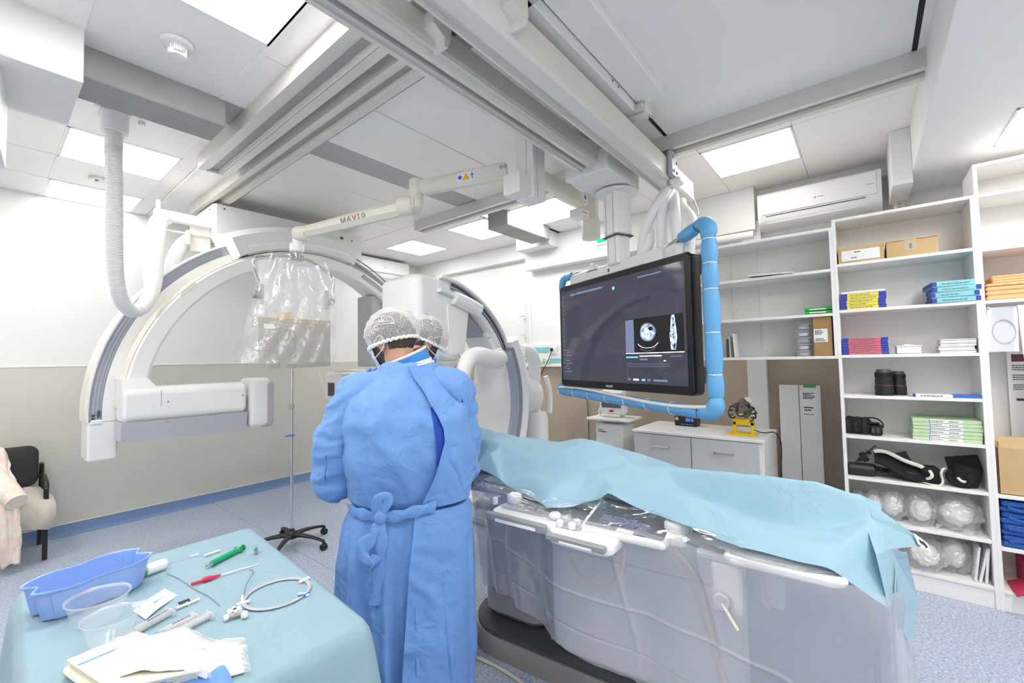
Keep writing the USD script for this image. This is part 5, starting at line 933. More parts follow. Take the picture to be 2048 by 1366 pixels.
# ================================================================ patient table
pt = Thing('patient_table', 'white angiography table on a steel skirted pedestal, seen through clear drape', 'patient table', loc=(1.95, 1.0, 0), rz=5.6)
def tl(nm, m, mat_, **k): return pt.part(nm, m, mat_, local=True, **k)
def rrz(w, h, r, z0, z1, cx=0, cy=0, c=.01, n=7): return puck(rr(w, h, r, n, cx, cy), z0, z1, c)
tl('floor_skirt', rrz(.56, 1.62, .26, 0, .105, .05, -.02, .006, 14), 'brushed_steel', label='brushed steel skirt round the foot'); tl('skirt_rim', rrz(.535, 1.59, .25, .104, .12, .05, -.02, .004, 14), 'dark_grey')
tl('pedestal', rrz(.46, .86, .12, .115, .80, .06, -.16, .03), 'white_matte', smooth=50); tl('pedestal_band', rrz(.464, .864, .12, .60, .606, .06, -.16, .001), 'grey_plastic')
tl('pedestal_socket', box(-.174, -.166, -.10, -.07, .63, .70, .003), 'dark_grey'); tl('foot_cover', rrz(.36, .50, .06, .12, .79, .14, -.80, .02), 'lilac_grey'); tl('head_cover', rrz(.40, .40, .1, .12, .70, .10, .52, .03), 'panel_grey')
tl('longitudinal_rail', [box(-.19, .21, -.98, 1.2, .80, .87, .012)], 'dark_grey'); tl('rail_trim', box(-.20, -.188, -1.05, 1.3, .82, .85, .003), 'steel')
tl('tabletop', rrz(.42, 2.30, .10, .872, .905, .0, .25, .01), 'white_plastic'); tl('mattress', rrz(.40, 2.26, .10, .9055, .935, .0, .25, .012), 'panel_grey')
tl('accessory_rail', [rod((-.27, -.93, .875), (-.27, .75, .875), .011)] + [rod((-.27, y, .875), (-.19, y, .885), .009) for y in (-.9, -.3, .3, .7)], 'steel')
# body of the covered patient as low relief that carries the drape
pa = Thing('person', 'patient lying on the table, completely hidden under the blue drapes', 'person', loc=(1.9, 1.0, .945))
import manifold3d as m3
def hullchain(joints):
    """joints: list of chains [(x, y, z, r), ...]; each bone the hull of two spheres; all united"""
    parts = []
    for chn in joints:
        for p, q in zip(chn[:-1], chn[1:]):
            parts.append(m3.Manifold.batch_hull([m3.Manifold.sphere(p[3], 20).translate(p[:3]), m3.Manifold.sphere(q[3], 20).translate(q[:3])]))
    return m3.Manifold.batch_boolean(parts, m3.OpType.Add)
def organic(man, edge=.025, it=12, keep=None):
    mm = man.refine_to_length(edge).to_mesh(); t = trimesh.Trimesh(mm.vert_properties[:, :3], mm.tri_verts, process=True)
    trimesh.smoothing.filter_taubin(t, iterations=it); return t
rx = lambda y: 1.95 - .098 * (y - 1.0)
pb = hullchain([[(rx(.17) - .07, .17, .985, .035), (rx(.25) - .08, .25, .99, .035), (rx(.6) - .08, .6, .985, .04), (rx(1.0) - .085, 1.0, 1.0, .05), (rx(1.05), 1.1, 1.0, .05)], [(rx(.17) + .07, .17, .985, .035), (rx(.25) + .08, .25, .99, .035), (rx(.6) + .08, .6, .985, .04), (rx(1.0) + .085, 1.0, 1.0, .05), (rx(1.05), 1.1, 1.0, .05)],
                [(rx(1.1), 1.1, 1.0, .05), (rx(1.6), 1.6, .998, .05), (rx(1.78), 1.78, .995, .045), (rx(1.9), 1.9, 1.0, .045), (rx(1.98), 1.98, 1.01, .055)], [(rx(1.1) - .1, 1.15, .995, .045), (rx(1.6) - .13, 1.6, .995, .045), (rx(1.65) - .16, 1.66, .985, .035), (rx(1.3) - .19, 1.32, .98, .03), (rx(1.1) - .17, 1.1, .98, .03)], [(rx(1.1) + .1, 1.15, .995, .045), (rx(1.6) + .13, 1.6, .995, .045), (rx(1.65) + .16, 1.66, .985, .035), (rx(1.3) + .19, 1.32, .98, .03), (rx(1.1) + .17, 1.1, .98, .03)]])
pbody = organic(pb)
# blue drape over the patient: surface through measured fold points
CP = np.array([(1.66, 1.95, .925), (1.617, 1.594, .925), (1.513, 1.287, .925), (1.401, .989, .925), (1.475, .905, .926), (1.561, .837, .925), (1.534, .624, .925), (1.446, .384, .925), (1.427, .310, .925), (1.436, .096, .925), (1.50, -.022, .823),
    (1.580, 1.208, .985), (1.603, .845, 1.018), (1.921, 1.253, 1.060), (1.647, 1.243, 1.040), (1.621, 1.408, 1.0), (1.60, 1.453, 1.045), (1.550, 1.288, .950), (1.47, 1.005, .982), (1.757, .991, 1.13), (1.833, .974, 1.09), (1.672, .940, 1.02), (1.863, .865, 1.07), 
    (1.732, .392, .932), (1.745, .50, .945), (1.755, .60, .972), (1.695, .20, .926), (1.725, .123, .932), (1.629, .478, .985), (1.615, .560, .990), (1.538, .331, .968), (1.515, .169, .960), (1.451, .211, .938), (1.605, .689, .990), (1.580, .780, .975), (1.569, .067, .955), (1.80, .003, .975), (1.775, .062, .945), (1.725, .017, .960), (1.746, -.030, .925),
    (1.9, 1.95, 1.11), (1.9, 1.8, 1.10), (1.9, 1.50, 1.062), (1.92, 1.12, 1.09), (1.80, .66, 1.033), (1.80, .523, 1.042), (1.80, .348, 1.052), (1.80, .137, 1.058), (1.84, .02, 1.025), (1.78, 1.70, 1.06), (1.74, 1.5, 1.05), (1.79, .80, 1.03),
    (2.13, 1.95, .97), (2.13, 1.3, .97), (2.13, .7, .96), (2.13, .2, .96), (2.13, -.02, .94), (2.22, 1.95, .78), (2.22, 1.0, .76), (2.22, .3, .75), (2.22, -.02, .74), (2.0, .8, 1.02), (2.0, .3, 1.005), (2.0, 1.5, 1.04)])
itp = LinearNDInterpolator(CP[:, :2], CP[:, 2])
edge = np.array([(1.95, 1.665), (1.594, 1.617), (1.287, 1.513), (.989, 1.401), (.899, 1.460), (.837, 1.561), (.624, 1.534), (.384, 1.446), (.310, 1.427), (.096, 1.436), (-.022, 1.50)])[::-1]
pv = pbody.vertices; zi = itp(pv[:, :2]); pv[:, 2] = np.minimum(pv[:, 2], np.where(np.isnan(zi), .95, zi) - .014); pv[:, 2] = np.maximum(pv[:, 2], .9365); pv[:, 2] = np.minimum(pv[:, 2], np.where(np.isnan(zi), .95, zi) - .008); pbody.vertices = pv; pa.part('body', pbody, 'skin', smooth=60)
R, C = 180, 90; ys = np.linspace(-.02, 1.945, R); P = np.zeros((R, C, 3))
for i, y in enumerate(ys):
    xn = np.interp(y, edge[:, 0], edge[:, 1]) + .004; xs = xn + (2.215 - xn) * np.linspace(0, 1, C); P[i, :, 0], P[i, :, 1] = xs, y
    z = itp(np.c_[xs, np.full(C, y)]); bad = np.isnan(z)
    if bad.any(): z[bad] = np.interp(np.flatnonzero(bad), np.flatnonzero(~bad), z[~bad])
    P[i, :, 2] = z
P[:, :, 2] = 0.3 * P[:, :, 2] + .7 * gaussian_filter(P[:, :, 2], 1.2, mode='nearest')
P[:, :, 2] += .012 * (meshkit.fbm(np.dstack([P[:, :, 0] * 7, P[:, :, 1] * 5, P[:, :, 0] * 0]), 3, 4) - .5) + .017 * (crease(np.dstack([P[:, :, 0] * 1, P[:, :, 1] * .8, P[:, :, 0] * 0]), 3.2, 8) - .3).clip(-.5, .7)
dr = Thing('surgical_drape', 'light blue surgical drape laid in folds over the patient and table', 'drape', loc=(1.75, 1.0, .92))
dr.part('cloth', sheet(P, .0016), 'drape_blue', smooth=28)
def tri_sheet(tris, n=4):
    ms = trimesh.Trimesh(*[np.array(x) for x in ([p for t in tris for p in t], [(3 * i, 3 * i + 1, 3 * i + 2) for i in range(len(tris))])], process=False); ms.merge_vertices()
    for _ in range(n): ms = ms.subdivide()
    v = ms.vertices; v[:, 0] += .006 * (meshkit.fbm(v * 9, 3, 5) - .5); v[:, 2] += .006 * (meshkit.fbm(v * 11, 3, 6) - .5); ms.vertices = v; return ms
ap, rg, R1, tip, B, N2, H1, H3, H4 = (1.80, .003, .975), (1.86, .02, 1.02), (1.93, -.064, .935), (2.05, -.143, .842), (1.75, -.034, .908), (1.5, -.022, .823), (1.7, -.071, .665), (2.0, -.09, .725), (1.95, -.10, .70)
dr.part('hanging_corner', tri_sheet([(ap, rg, R1), (ap, R1, tip), (ap, tip, B)], 4), 'drape_blue', smooth=28, label='overhanging folded corner at the foot end'); dr.part('hanging_corner', tri_sheet([(B, N2, H1), (B, H1, H4), (B, H4, (1.86, -.075, .87)), ((1.86, -.075, .87), H4, H3)], 4), 'drape_blue', smooth=28)
dr.part('near_facet', tri_sheet([(ap, B, (1.725, .017, .962)), (B, (1.725, .017, .962), (1.569, .0, .945)), (B, (1.569, .0, .945), N2)], 3), 'drape_blue', smooth=28)
for k in range(3): dr.part('pleat', tri_sheet([((1.74, -.045 - .003 * k, .87 - .03 * k), (1.52 + .02 * k, -.028 - .004 * k, .82 - .025 * k), (1.53 + .02 * k, -.03 - .004 * k, .80 - .025 * k)), ((1.74, -.045 - .003 * k, .87 - .03 * k), (1.53 + .02 * k, -.03 - .004 * k, .80 - .025 * k), (1.735, -.048 - .003 * k, .855 - .03 * k))], 2), 'drape_blue')
R1a, tipa, Ba = A(*R1), A(*tip), A(*B); u = tipa - R1a; Lt = np.linalg.norm(u); u /= Lt; w = Ba - R1a; w -= u * (w @ u); w /= np.linalg.norm(w); n_ = np.cross(u, w)
if n_ @ A(-1, -1, .3) < 0: n_, w = -n_, w
w = np.cross(n_, u)
Tt = frame_to(R1a + u * Lt * .38 + (w if w @ (Ba - R1a) > 0 else -w) * .022 + n_ * .006, u, w, n_)
dr.part('arrow_tag', tf(box(0, .075, -.018, .018, 0, .001, 0), T=Tt), 'paper'); dr.part('arrow', tf(extr([(.018, -.006), (.045, -.006), (.045, -.013), (.066, 0), (.045, .013), (.045, .006), (.018, .006)], .002), T=Tt), 'black_plastic')
# clear sheet hanging along the operator's side and round the foot end
R, C = 150, 320; P = np.zeros((R, C, 3)); path = np.array([(1.62, 1.62), (1.505, 1.29), (1.40, 1.0), (1.405, .85), (1.44, .62), (1.415, .36), (1.41, .10), (1.455, -.02), (1.70, -.055), (2.0, -.07)]); s_ = np.r_[0, np.cumsum(np.linalg.norm(np.diff(path, axis=0), axis=1))]
for j, u in enumerate(np.linspace(0, 1, C)):
    x, y = [np.interp(u * s_[-1], s_, path[:, k]) for k in (0, 1)]; ztop = np.interp(u, (0, .72, .80, .9, 1), (.915, .905, .86, .78, .74)); zbot = np.interp(u, (0, .12, .25, .4, .7, .8, 1), (.33, .375, .385, .34, .27, .25, .30))
    for i, w in enumerate(np.linspace(0, 1, R)):
        fl = .09 * w + (.05 * max(0, 1 - abs(u - .82) / .12)) * w
        nx, ny = (-1, 0) if u < .74 else ((-.5, -.85) if u < .82 else (-.1, -1))
        f = .012 * math.sin(u * 60 + 4 * math.sin(u * 9)) * w ** 1.2 + .022 * (meshkit.fbm(A(u * 16, w * 5 + u * 3, 1.), 3) - .5) * min(1, .2 + w)
        f += .007 * math.exp(-((w - .52 + .02 * math.sin(u * 14)) / .008) ** 2) - .006 * math.exp(-((w - .80) / .007) ** 2) + sum(.008 * math.exp(-((u - uk - .012 * math.sin(w * 5 + uk * 9)) / .0035) ** 2) for uk in (.16, .27, .43, .56, .70))
        P[i, j] = (x - nx * 0 + (nx * f) + (.08 * w if u < .74 else .02 * w) * (1 if u < .78 else 0), y + ny * f + (-.03 * w if u > .78 else 0), ztop + (zbot - ztop) * w)
solo('clear_drape', film_sheet(P), 'drape_film', 'clear plastic sheet hanging from the table rail down to the pedestal', 'plastic drape', smooth=80)
Pm = np.zeros((90, 26, 3))
for i, y in enumerate(np.linspace(.30, 1.40, 90)):
    xi = np.interp(y, edge[:, 0], edge[:, 1]) + .03; xo_ = np.interp(y, (.3, .62, .85, 1.0, 1.29, 1.4), (1.40, 1.405, 1.33, 1.30, 1.33, 1.42)) 
    for j, w in enumerate(np.linspace(0, 1, 26)):
        zz_ = .922 + .020 * w + .018 * math.sin(math.pi * w) + .030 * (meshkit.fbm(A(y * 9 + w * 2, w * 4 - y * 3, 4.), 3, 9) - .5); Pm[i, j] = (xo_ + (xi - xo_) * w, y, zz_)
solo('rail_film', film_sheet(Pm), 'cover_film', 'glossy clear film pulled tight over the control boxes and tablet', 'film cover', smooth=80)
# control modules on the rail
def module(name, lb, cat_, ctr, w, l, z, rz):
    return Thing(name, lb, cat_, None, (ctr[0], ctr[1], z), rz=rz)
t = module('control_module', 'white control box with joystick at the head end of the rail', 'control box', (1.425, 1.075), .2, .4, .86, 3)
L_ = dict(local=True)
t.part('tray', puck(rr(.19, .30, .04, 5), -.01, .03, .008), 'white_plastic', **L_); t.part('keypad', puck(rr(.12, .22, .02, 4, .02, .02), .03, .036, .002), 'panel_grey', **L_); t.part('handle', [box(-.125, -.10, -.14, .14, .008, .034, .004)] , 'mid_grey', **L_); t.part('handle', box(-.126, -.099, -.10, .09, .006, .020, .002), 'panel_white', **L_)
t.part('joystick', [cyl(.034, .03, .075, 24, .012).apply_translation((.03, .10, 0))], 'white_plastic', smooth=50, **L_); t.part('joystick', [cyl(.012, .03, .06, 16).apply_translation((-.02, .17, 0))], 'white_plastic', **L_); t.part('joystick', [cyl(.024, .03, .055, 20, .008).apply_translation((-.03, -.13, 0))], 'white_plastic', smooth=50, **L_)
for k in range(6): t.part('button', box(.0 + .03 * (k % 2), .02 + .03 * (k % 2), -.06 + .05 * (k // 2), -.03 + .05 * (k // 2), .036, .041, .002), ('white_plastic', 'grey_plastic')[k % 2], **L_)
t = module('control_module', 'white control box with grey bow handle, between the other box and the tablet', 'control box', (1.405, .815), .2, .26, .842, 3)
t.part('tray', puck(rr(.15, .26, .04, 5), -.01, .03, .008), 'white_plastic', **L_); t.part('handle', [box(-.095, -.07, -.115, .115, .008, .03, .004)], 'mid_grey', **L_); t.part('handle_gap', box(-.096, -.069, -.07, .06, .006, .018, .003), 'panel_white', **L_); t.part('keypad', puck(rr(.08, .10, .02, 4, .02, .07), .03, .036, .002), 'panel_grey', **L_)
for k in range(4): t.part('knob', cyl(.014, .03, .055, 16).apply_translation((.04 * (k % 2) - .01, .05 + .05 * (k // 2), 0)), 'white_plastic', **L_)
t = module('touch_screen', 'tilted touch screen tablet on the table rail under clear film', 'tablet', (1.53, .695), .2, .3, .888, 4)
Tt = trimesh.transformations.rotation_matrix(math.radians(-13), (0, 1, 0))
t.part('housing', tf(puck(rr(.23, .315, .02, 4), 0, .022, .006), T=Tt), 'white_plastic', **L_); t.part('screen', tf(puck(rr(.195, .285, .008, 3, .005, 0), .0215, .0235, .0006), T=Tt), 'tablet_glass', **L_); t.part('tag', tf(box(-.095, -.075, -.04, .02, .0236, .0245, 0), T=Tt), 'paper', **L_)
for k in range(3): t.part('side_key', tf(box(-.06 + .035 * k, -.035 + .035 * k, .145, .154, .022, .025, .001), T=Tt), 'paper', **L_)
Tq = Tt @ frame_to(A(-.03, .10, .0238), A(0, -1, 0), A(1, 0, 0), A(0, 0, 1)); t.part('screen_print', [lines(4, .2, .005, Tq @ trimesh.transformations.translation_matrix((0, .02 * q, 0)), q) for q in range(2)], 'ui_dim', **L_); t.part('screen_mark', tf(box(.05, .062, .03, .08, .0236, .0242, 0), T=Tt), 'label_orange', **L_)
t = module('joystick_unit', 'round white joystick puck beside the tablet', 'joystick', (1.55, .535), .1, .1, .87, 4)
t.part('block', puck(rr(.12, .085, .02, 4), -.01, .03, .006), 'white_plastic', **L_); t.part('puck', lathe([(0, .03), (.038, .03), (.04, .034), (.04, .052), (.034, .062), (.026, .064), (.022, .058), (0, .058)], 36).apply_translation((-.012, -.002, 0)), 'white_plastic', smooth=40, **L_)
t = module('rail_clamp', 'white rail clamp with a round grey knob and lever', 'clamp', (1.47, .36), .1, .1, .82, 4)
t.part('block', box(-.03, .03, -.045, .04, -.10, .05, .008), 'white_plastic', **L_); t.part('knob', tf(cyl(.026, -.02, .0, 24), ry=90, t=(-.03, .01, -.06)), 'grey_plastic', **L_); t.part('lever', rod((-.045, .01, -.06), (-.06, -.035, -.12), .005), 'cream_plastic', **L_); t.part('plate', box(-.03, .04, -.045, .08, .05, .07, .004), 'grey_plastic', **L_)
t = module('rail_clamp', 'small grey rail clamp under the arm board', 'clamp', (1.50, .24), .1, .1, .82, 4); t.part('block', box(-.025, .025, -.03, .03, -.06, .045, .006), 'grey_plastic', **L_); t.part('screw', rod((-.027, .03, .03), (-.03, .012, -.06), .007), 'apron_grey', **L_)
t = module('arm_board', 'long white arm board clamped to the table rail near the foot end', 'arm board', (1.475, .21), .1, .3, .885, 3); t.part('board', puck(rr(.11, .30, .03, 5), 0, .024, .008), 'white_plastic', **L_); t.part('film', blob((0, .01, .030), (.055, .15, .012), 8, .6, 4, 4), 'bag_film', **L_)
t = Thing('table_cable', 'white cable sagging in a loop below the control boxes', 'cable', loc=(1.5, .85, .6)); t.part('cable', tube([(1.47, .93, .86), (1.475, .93, .74), (1.49, .90, .66), (1.50, .84, .635), (1.49, .77, .66), (1.47, .71, .74), (1.46, .69, .83)], .007, 10, 50), 'cable_cream')
t = Thing('table_cable', 'thick cream cable running from the rail down behind the clear sheet', 'cable', loc=(1.55, .45, .3)); t.part('cable', tube([(1.55, .55, .83), (1.56, .50, .78), (1.56, .44, .62), (1.57, .42, .48), (1.58, .36, .34), (1.60, .27, .22), (1.64, .2, .1), (1.68, .14, .012)], .011, 10, 60), 'cable_cream')
t = Thing('table_cable', 'thin pale cable crossing the thick one behind the clear sheet', 'cable', loc=(1.55, .45, .3)); t.part('cable', tube([(1.57, .56, .80), (1.585, .49, .66), (1.60, .46, .55), (1.605, .41, .42), (1.62, .38, .2), (1.66, .36, .012)], .006, 8, 50), 'cable_cream')
t = Thing('floor_cable', 'cream cable lying curved on the floor beside the pedestal skirt', 'cable', loc=(1.4, 1.3, 0)); t.part('cable', tube([(1.80, 1.93, .009), (1.72, 1.88, .009), (1.66, 1.80, .009), (1.68, 1.73, .009), (1.76, 1.76, .009)], .008, 8, 40), 'cable_cream')
t = Thing('floor_cable', 'long cream cable running along the floor under the gown towards the camera', 'cable', loc=(1.4, 1.3, 0)); t.part('cable', tube([(1.5, 1.9, .009), (1.62, 1.52, .009), (1.62, 1.34, .009), (1.58, 1.16, .009), (1.50, .98, .009), (1.38, .8, .009)], .008, 8, 60), 'cable_cream')
solo('green_box', box(1.80, 1.98, .06, .2, .121, .2, .02) if False else box(1.56, 1.66, .17, .30, .0, .10, .015), 'bright_green', 'green foot switch glimpsed through the clear sheet at the bottom', 'foot switch')

# ================================================================ instrument table
it = Thing('instrument_table', 'steel trolley table hidden under the light blue cloth', 'table', loc=(.38, 1.48, 0))
it.part('top', puck(np.array([(.69, 1.94), (.10, 1.94), (.075, 1.015), (.62, 1.015)]), .82, .843, .004), 'steel')
for x in (.14, .60):
    for y in (1.06, 1.89): 
        it.part('leg', rod((x, y, .06), (x, y, .82), .014), 'steel'); it.part('caster', tf(cyl(.03, -.012, .012, 18), rx=90, t=(x, y, .0302)), 'black_plastic')
it.part('lower_shelf', box(.13, .65, 1.05, 1.9, .25, .265, .003), 'steel')
cor = np.array([(.704, 1.953), (.088, 1.953), (.062, 1.0), (.633, 1.0)])
def rounded(cor, r, n, m=26):
    out = []
    k = len(cor)
    for i in range(k):
        p, c, q = cor[i - 1], cor[i], cor[(i + 1) % k]; a = c + (p - c) / np.linalg.norm(p - c) * r; b = c + (q - c) / np.linalg.norm(q - c) * r; nb = cor[(i + 1) % k]
        for t in np.linspace(0, 1, n): out.append((1 - t) ** 2 * a + 2 * t * (1 - t) * c + t * t * b)
        e = nb + (c - nb) / np.linalg.norm(nb - c) * r
        for t in np.linspace(0, 1, m)[1:-1]: out.append(b + (e - b) * t)
    return np.array(out)
O = rounded(cor, .03, 8); ctr = cor.mean(0); n0 = len(O); cum = np.r_[0, np.cumsum(np.linalg.norm(np.diff(np.vstack([O, O[:1]]), axis=0), axis=1))]
nrm = np.roll(O, -1, 0) - np.roll(O, 1, 0); nrm = np.c_[nrm[:, 1], -nrm[:, 0]]; nrm /= np.linalg.norm(nrm, axis=1, keepdims=True)
if ((O - ctr) * nrm).sum() < 0: nrm = -nrm
corner = np.array([min(np.linalg.norm(p - c) for c in cor) for p in O]); rows = []
for f in np.linspace(.02, 1, 24) ** .8:
    q = ctr + (O - ctr) * f; z = .8505 + .0012 * (meshkit.fbm(np.c_[q * 9, q[:, 0] * 0], 3, 2) - .5); z = z - .004 * max(0, (f - .96) / .04); rows.append(np.c_[q, z])
for k, h in enumerate(np.linspace(0, 1, 44)[1:]):
    fold = np.sin(cum[:-1] / .115 * 2 * math.pi + 1.5 * np.sin(cum[:-1] * 5)) * .016 * h ** .8 + .05 * h * np.exp(-(corner / .1) ** 2) + .03 * (meshkit.fbm(np.c_[cum[:-1] * 6, np.full(n0, h * 3), np.zeros(n0)], 3, 3) - .5) * min(1, h * 3)
    out = .006 + .07 * h * .8 + fold + .008 * (1 - math.exp(-h * 30)); rows.append(np.c_[O + nrm * out[:, None], np.full(n0, .846 - .70 * h) - .004])
Q = np.array(rows); Q = np.concatenate([Q, Q[:, :1]], axis=1)
tc = Thing('table_cloth', 'light blue sterile cloth draped over the instrument table in the foreground', 'drape', loc=(.38, 1.48, .15)); tc.part('cloth', film_sheet(Q[:, ::-1]), 'cloth_blue', smooth=40)
TZ = .8522
def lying(p, q, z=0): 
    p, q = A(*p, TZ + z), A(*q, TZ + z); d = q - p; Lh = np.linalg.norm(d); x = d / Lh; return frame_to(p, x, np.cross((0, 0, 1), x), A(0, 0, 1)), Lh
def alongx(prof, T, seg=24, z=0): return tf(lathe([(r, s) for s, r in prof], seg), T=T @ frame_to(A(0, 0, z), A(0, 1, 0), A(0, 0, 1), A(1, 0, 0)))
# basin
ba = Thing('basin', 'blue plastic basin with notched ends', 'basin', loc=(.213, 1.722, TZ), rz=14)
def outline(s, n=120):
    t = np.linspace(0, 2 * math.pi, n, endpoint=False); e = 4.5; c, d = np.cos(t), np.sin(t); r = (np.abs(c) ** e + np.abs(d) ** e) ** (-1 / e); x, y = .122 * r * c, .082 * r * d
    side = np.clip((np.abs(x) - .095) / .02, 0, 1); x -= np.sign(x) * side * (.010 * np.cos(y / .082 * math.pi * 2.2)) * (np.abs(y) < .062); y -= np.sign(y) * .010 * np.cos(x / .122 * math.pi * .95) ** 2 * (1 - side)
    return np.c_[x, y] * s
lay = [(0.001, .001), (.80, .001), (.83, .004), (.90, .05), (.93, .074), (.985, .076), (1.0, .079), (.985, .082), (.945, .081), (.915, .074), (.885, .045), (.81, .006), (.55, .004), (.35, .009), (.2, .010), (.001, .010)]
G = np.array([np.c_[outline(s), np.full(120, z)] for s, z in lay]); G = np.concatenate([G, G[:, :1]], axis=1); ba.part('shell', film_sheet(G[:, ::-1]), 'basin_blue', local=True, smooth=40)
ba.part('ridge', box(-.03, .05, .048, .053, .012, .016, .002), 'basin_blue', local=True)
def bowl(x, y, r, h, lb, rz=0):
    t = Thing('clear_bowl', lb, 'bowl', 'clear plastic bowls', (x, y, TZ)); t.part('shell', lathe([(.0, .001), (r * .74, .001), (r * .76, .004), (r * .93, h - .006)], 56), 'clear_plastic', local=True, smooth=40); t.part('rim', lathe([(r * .92, h - .007), (r * .995, h - .004), (r, h - .001), (r * .99, h), (r * .93, h - .001), (r * .91, h - .004), (r * .92, h - .007)], 64), 'frosted', local=True, smooth=60)
    return t
bowl(.209, 1.572, .066, .058, 'larger clear plastic bowl beside the blue basin'); t = bowl(.214, 1.434, .057, .054, 'smaller clear plastic bowl with a thumb tab, behind the gauze'); t.part('tab', puck(rr(.03, .03, .012, 5, .055, .012), .049, .053, .001), 'frosted', local=True)
# syringes
def syringe(p, q, r, lb, body='clear_plastic', plunger='clear_plastic', tip='black_plastic', pull=.25, z=0, flange=1.0, nozzle=True):
    T, L = lying(p, q, r + z); t = Thing('syringe', lb, 'syringe', None, (*p, TZ))
    b = L * (1 - pull); n = .016 if nozzle else .001
    t.part('barrel', alongx([(n, .001), (n, r), (n + .001, r), (b, r), (b, r * .9), (n + .002, r * .9), (n + .002, .001)], T), body, smooth=40)
    if nozzle: t.part('nozzle', alongx([(0, .0), (0, .002), (n, .003), (n + .002, .0)], T), body, smooth=40)
    t.part('flange', tf(puck(rr(r * 4.2 * flange, r * 2.1, r * .9, 5), 0, .0025, .0006), T=T @ frame_to(A(b, 0, 0), A(0, 1, 0), A(0, 0, 1), A(1, 0, 0))), body)
    t.part('plunger', [tf(box(n + .01, L - .003, -r * .75, r * .75, -.0008, .0008, 0), T=T), tf(box(n + .01, L - .003, -.0008, .0008, -r * .75, r * .75, 0), T=T), alongx([(L - .003, 0), (L - .003, r * 1.05), (L, r * 1.05), (L, 0)], T)], plunger)
    t.part('seal', alongx([(n + .004, 0), (n + .005, r * .8), (n + .010, r * .8), (n + .010, 0)], T), tip, smooth=40); return t, T, L
t, T, L = syringe((.473, 1.660), (.602, 1.724), .0088, 'green syringe lying near the far edge of the blue cloth', 'green_plastic', 'green_plastic', 'green_plastic', .16)
t.part('band', alongx([(L * .80, .0089), (L * .80, .0094), (L * .83, .0094), (L * .83, .0089)], T), 'frosted'); t.part('barrel_end', alongx([(0, 0), (.001, .0085), (.018, .0088), (.02, 0)], T), 'frosted', smooth=40)
t, T, L = syringe((.318, 1.448), (.398, 1.456), .0042, 'thin syringe with black seal lying above the two larger ones', 'syringe_clear', 'white_plastic', 'dark_grey', .35)
t, T, L = syringe((.235, 1.392), (.338, 1.438), .0095, 'clear syringe whose nozzle lies under the gauze stack', 'syringe_clear', 'frosted', 'syringe_clear', .12); t.part('print', lines(1, .05, .0022, T @ trimesh.transformations.translation_matrix((.045, -.002, .0096)), 3), 'print_dark')
t, T, L = syringe((.268, 1.335), (.372, 1.360), .0090, 'clear syringe with dark seal, left one of the two side by side', 'syringe_clear', 'frosted', 'dark_grey', .12); t.part('print', lines(1, .05, .0022, T @ trimesh.transformations.translation_matrix((.045, -.002, .0092)), 4), 'print_dark')
t, T, L = syringe((.290, 1.312), (.396, 1.335), .0090, 'clear graduated syringe, right one of the two side by side', 'syringe_clear', 'frosted', 'syringe_clear', .10)
for k in range(12): t.part('graduation', tf(box(.025 + .005 * k, .0256 + .005 * k, -.003, .003 if k % 2 else .0005, .0088, .0093, 0), T=T), 'print_dark')
# sheath, wires, coil, needles
T, L = lying((.409, 1.569), (.561, 1.556), .006); t = Thing('introducer', 'red introducer sheath with a long white tube', 'catheter sheath', loc=(.41, 1.57, TZ))
t.part('hub', alongx([(0, 0), (0, .004), (.028, .0045), (.028, .0075), (.034, .0085), (.046, .008), (.05, .006), (.066, .004), (.075, .002), (.075, 0)], T), 'red_plastic', smooth=40); t.part('side_port', tf(box(.044, .054, .002, .012, -.003, .003, .002), T=T), 'red_plastic'); t.part('shaft', tf(tube([(.07, 0, -.001), (.11, 0, -.002), (.155, .001, -.0035)], .0022, 10, 12), T=T), 'white_plastic'); t.part('needle_tip', tf(tube([(.154, .001, -.0035), (.178, .004, -.004)], .0006, 6), T=T), 'steel')
t = Thing('guide_wire', 'coiled grey guide wire with white clips on the blue cloth', 'guide wire', loc=(.547, 1.317, TZ))
for k, rr0 in enumerate((.079, .0825, .086)):
    a = np.linspace(0, 2 * math.pi, 90); t.part('coil', tube(np.c_[.547 + rr0 * np.cos(a) * 1.0, 1.317 + rr0 * np.sin(a) * .98, np.full(90, TZ + .0022 + .0004 * k)], .0021, 8), 'grey_plastic', smooth=60)
for an in (8, -60, 165):
    c_ = math.cos(math.radians(an)); s_2 = math.sin(math.radians(an)); t.part('clip', tf(box(-.016, .016, -.005, .005, 0, .006, .001), rz=an, t=(.547 + .0825 * c_, 1.317 + .081 * s_2, TZ)), 'tie_white')
t.part('flush_port', tf(tube([(0, 0, .004), (.02, 0, .004), (.03, .002, .004)], .0035, 10), rz=-25, t=(.572, 1.248, TZ)), 'blue_plastic'); t.part('tail', tube([(.472, 1.352, TZ + .003), (.49, 1.395, TZ + .003), (.53, 1.47, TZ + .003), (.556, 1.525, TZ + .003), (.553, 1.533, TZ + .003)], .0008, 6, 30), 'dark_grey'); t.part('tail_hub', tube([(.466, 1.345, TZ + .004), (.478, 1.375, TZ + .004)], .0032, 10), 'white_plastic')
t = Thing('guide_wire', 'thin grey wire snaking from the gauze roll across the cloth', 'guide wire', loc=(.4, 1.55, TZ)); t.part('wire', tube([(.384, 1.722, TZ + .0015), (.398, 1.66, TZ + .0015), (.405, 1.59, TZ + .0015), (.408, 1.55, TZ + .0015), (.42, 1.47, TZ + .0015), (.424, 1.42, TZ + .0015), (.424, 1.378, TZ + .0015)], .001, 6, 40), 'mid_grey')
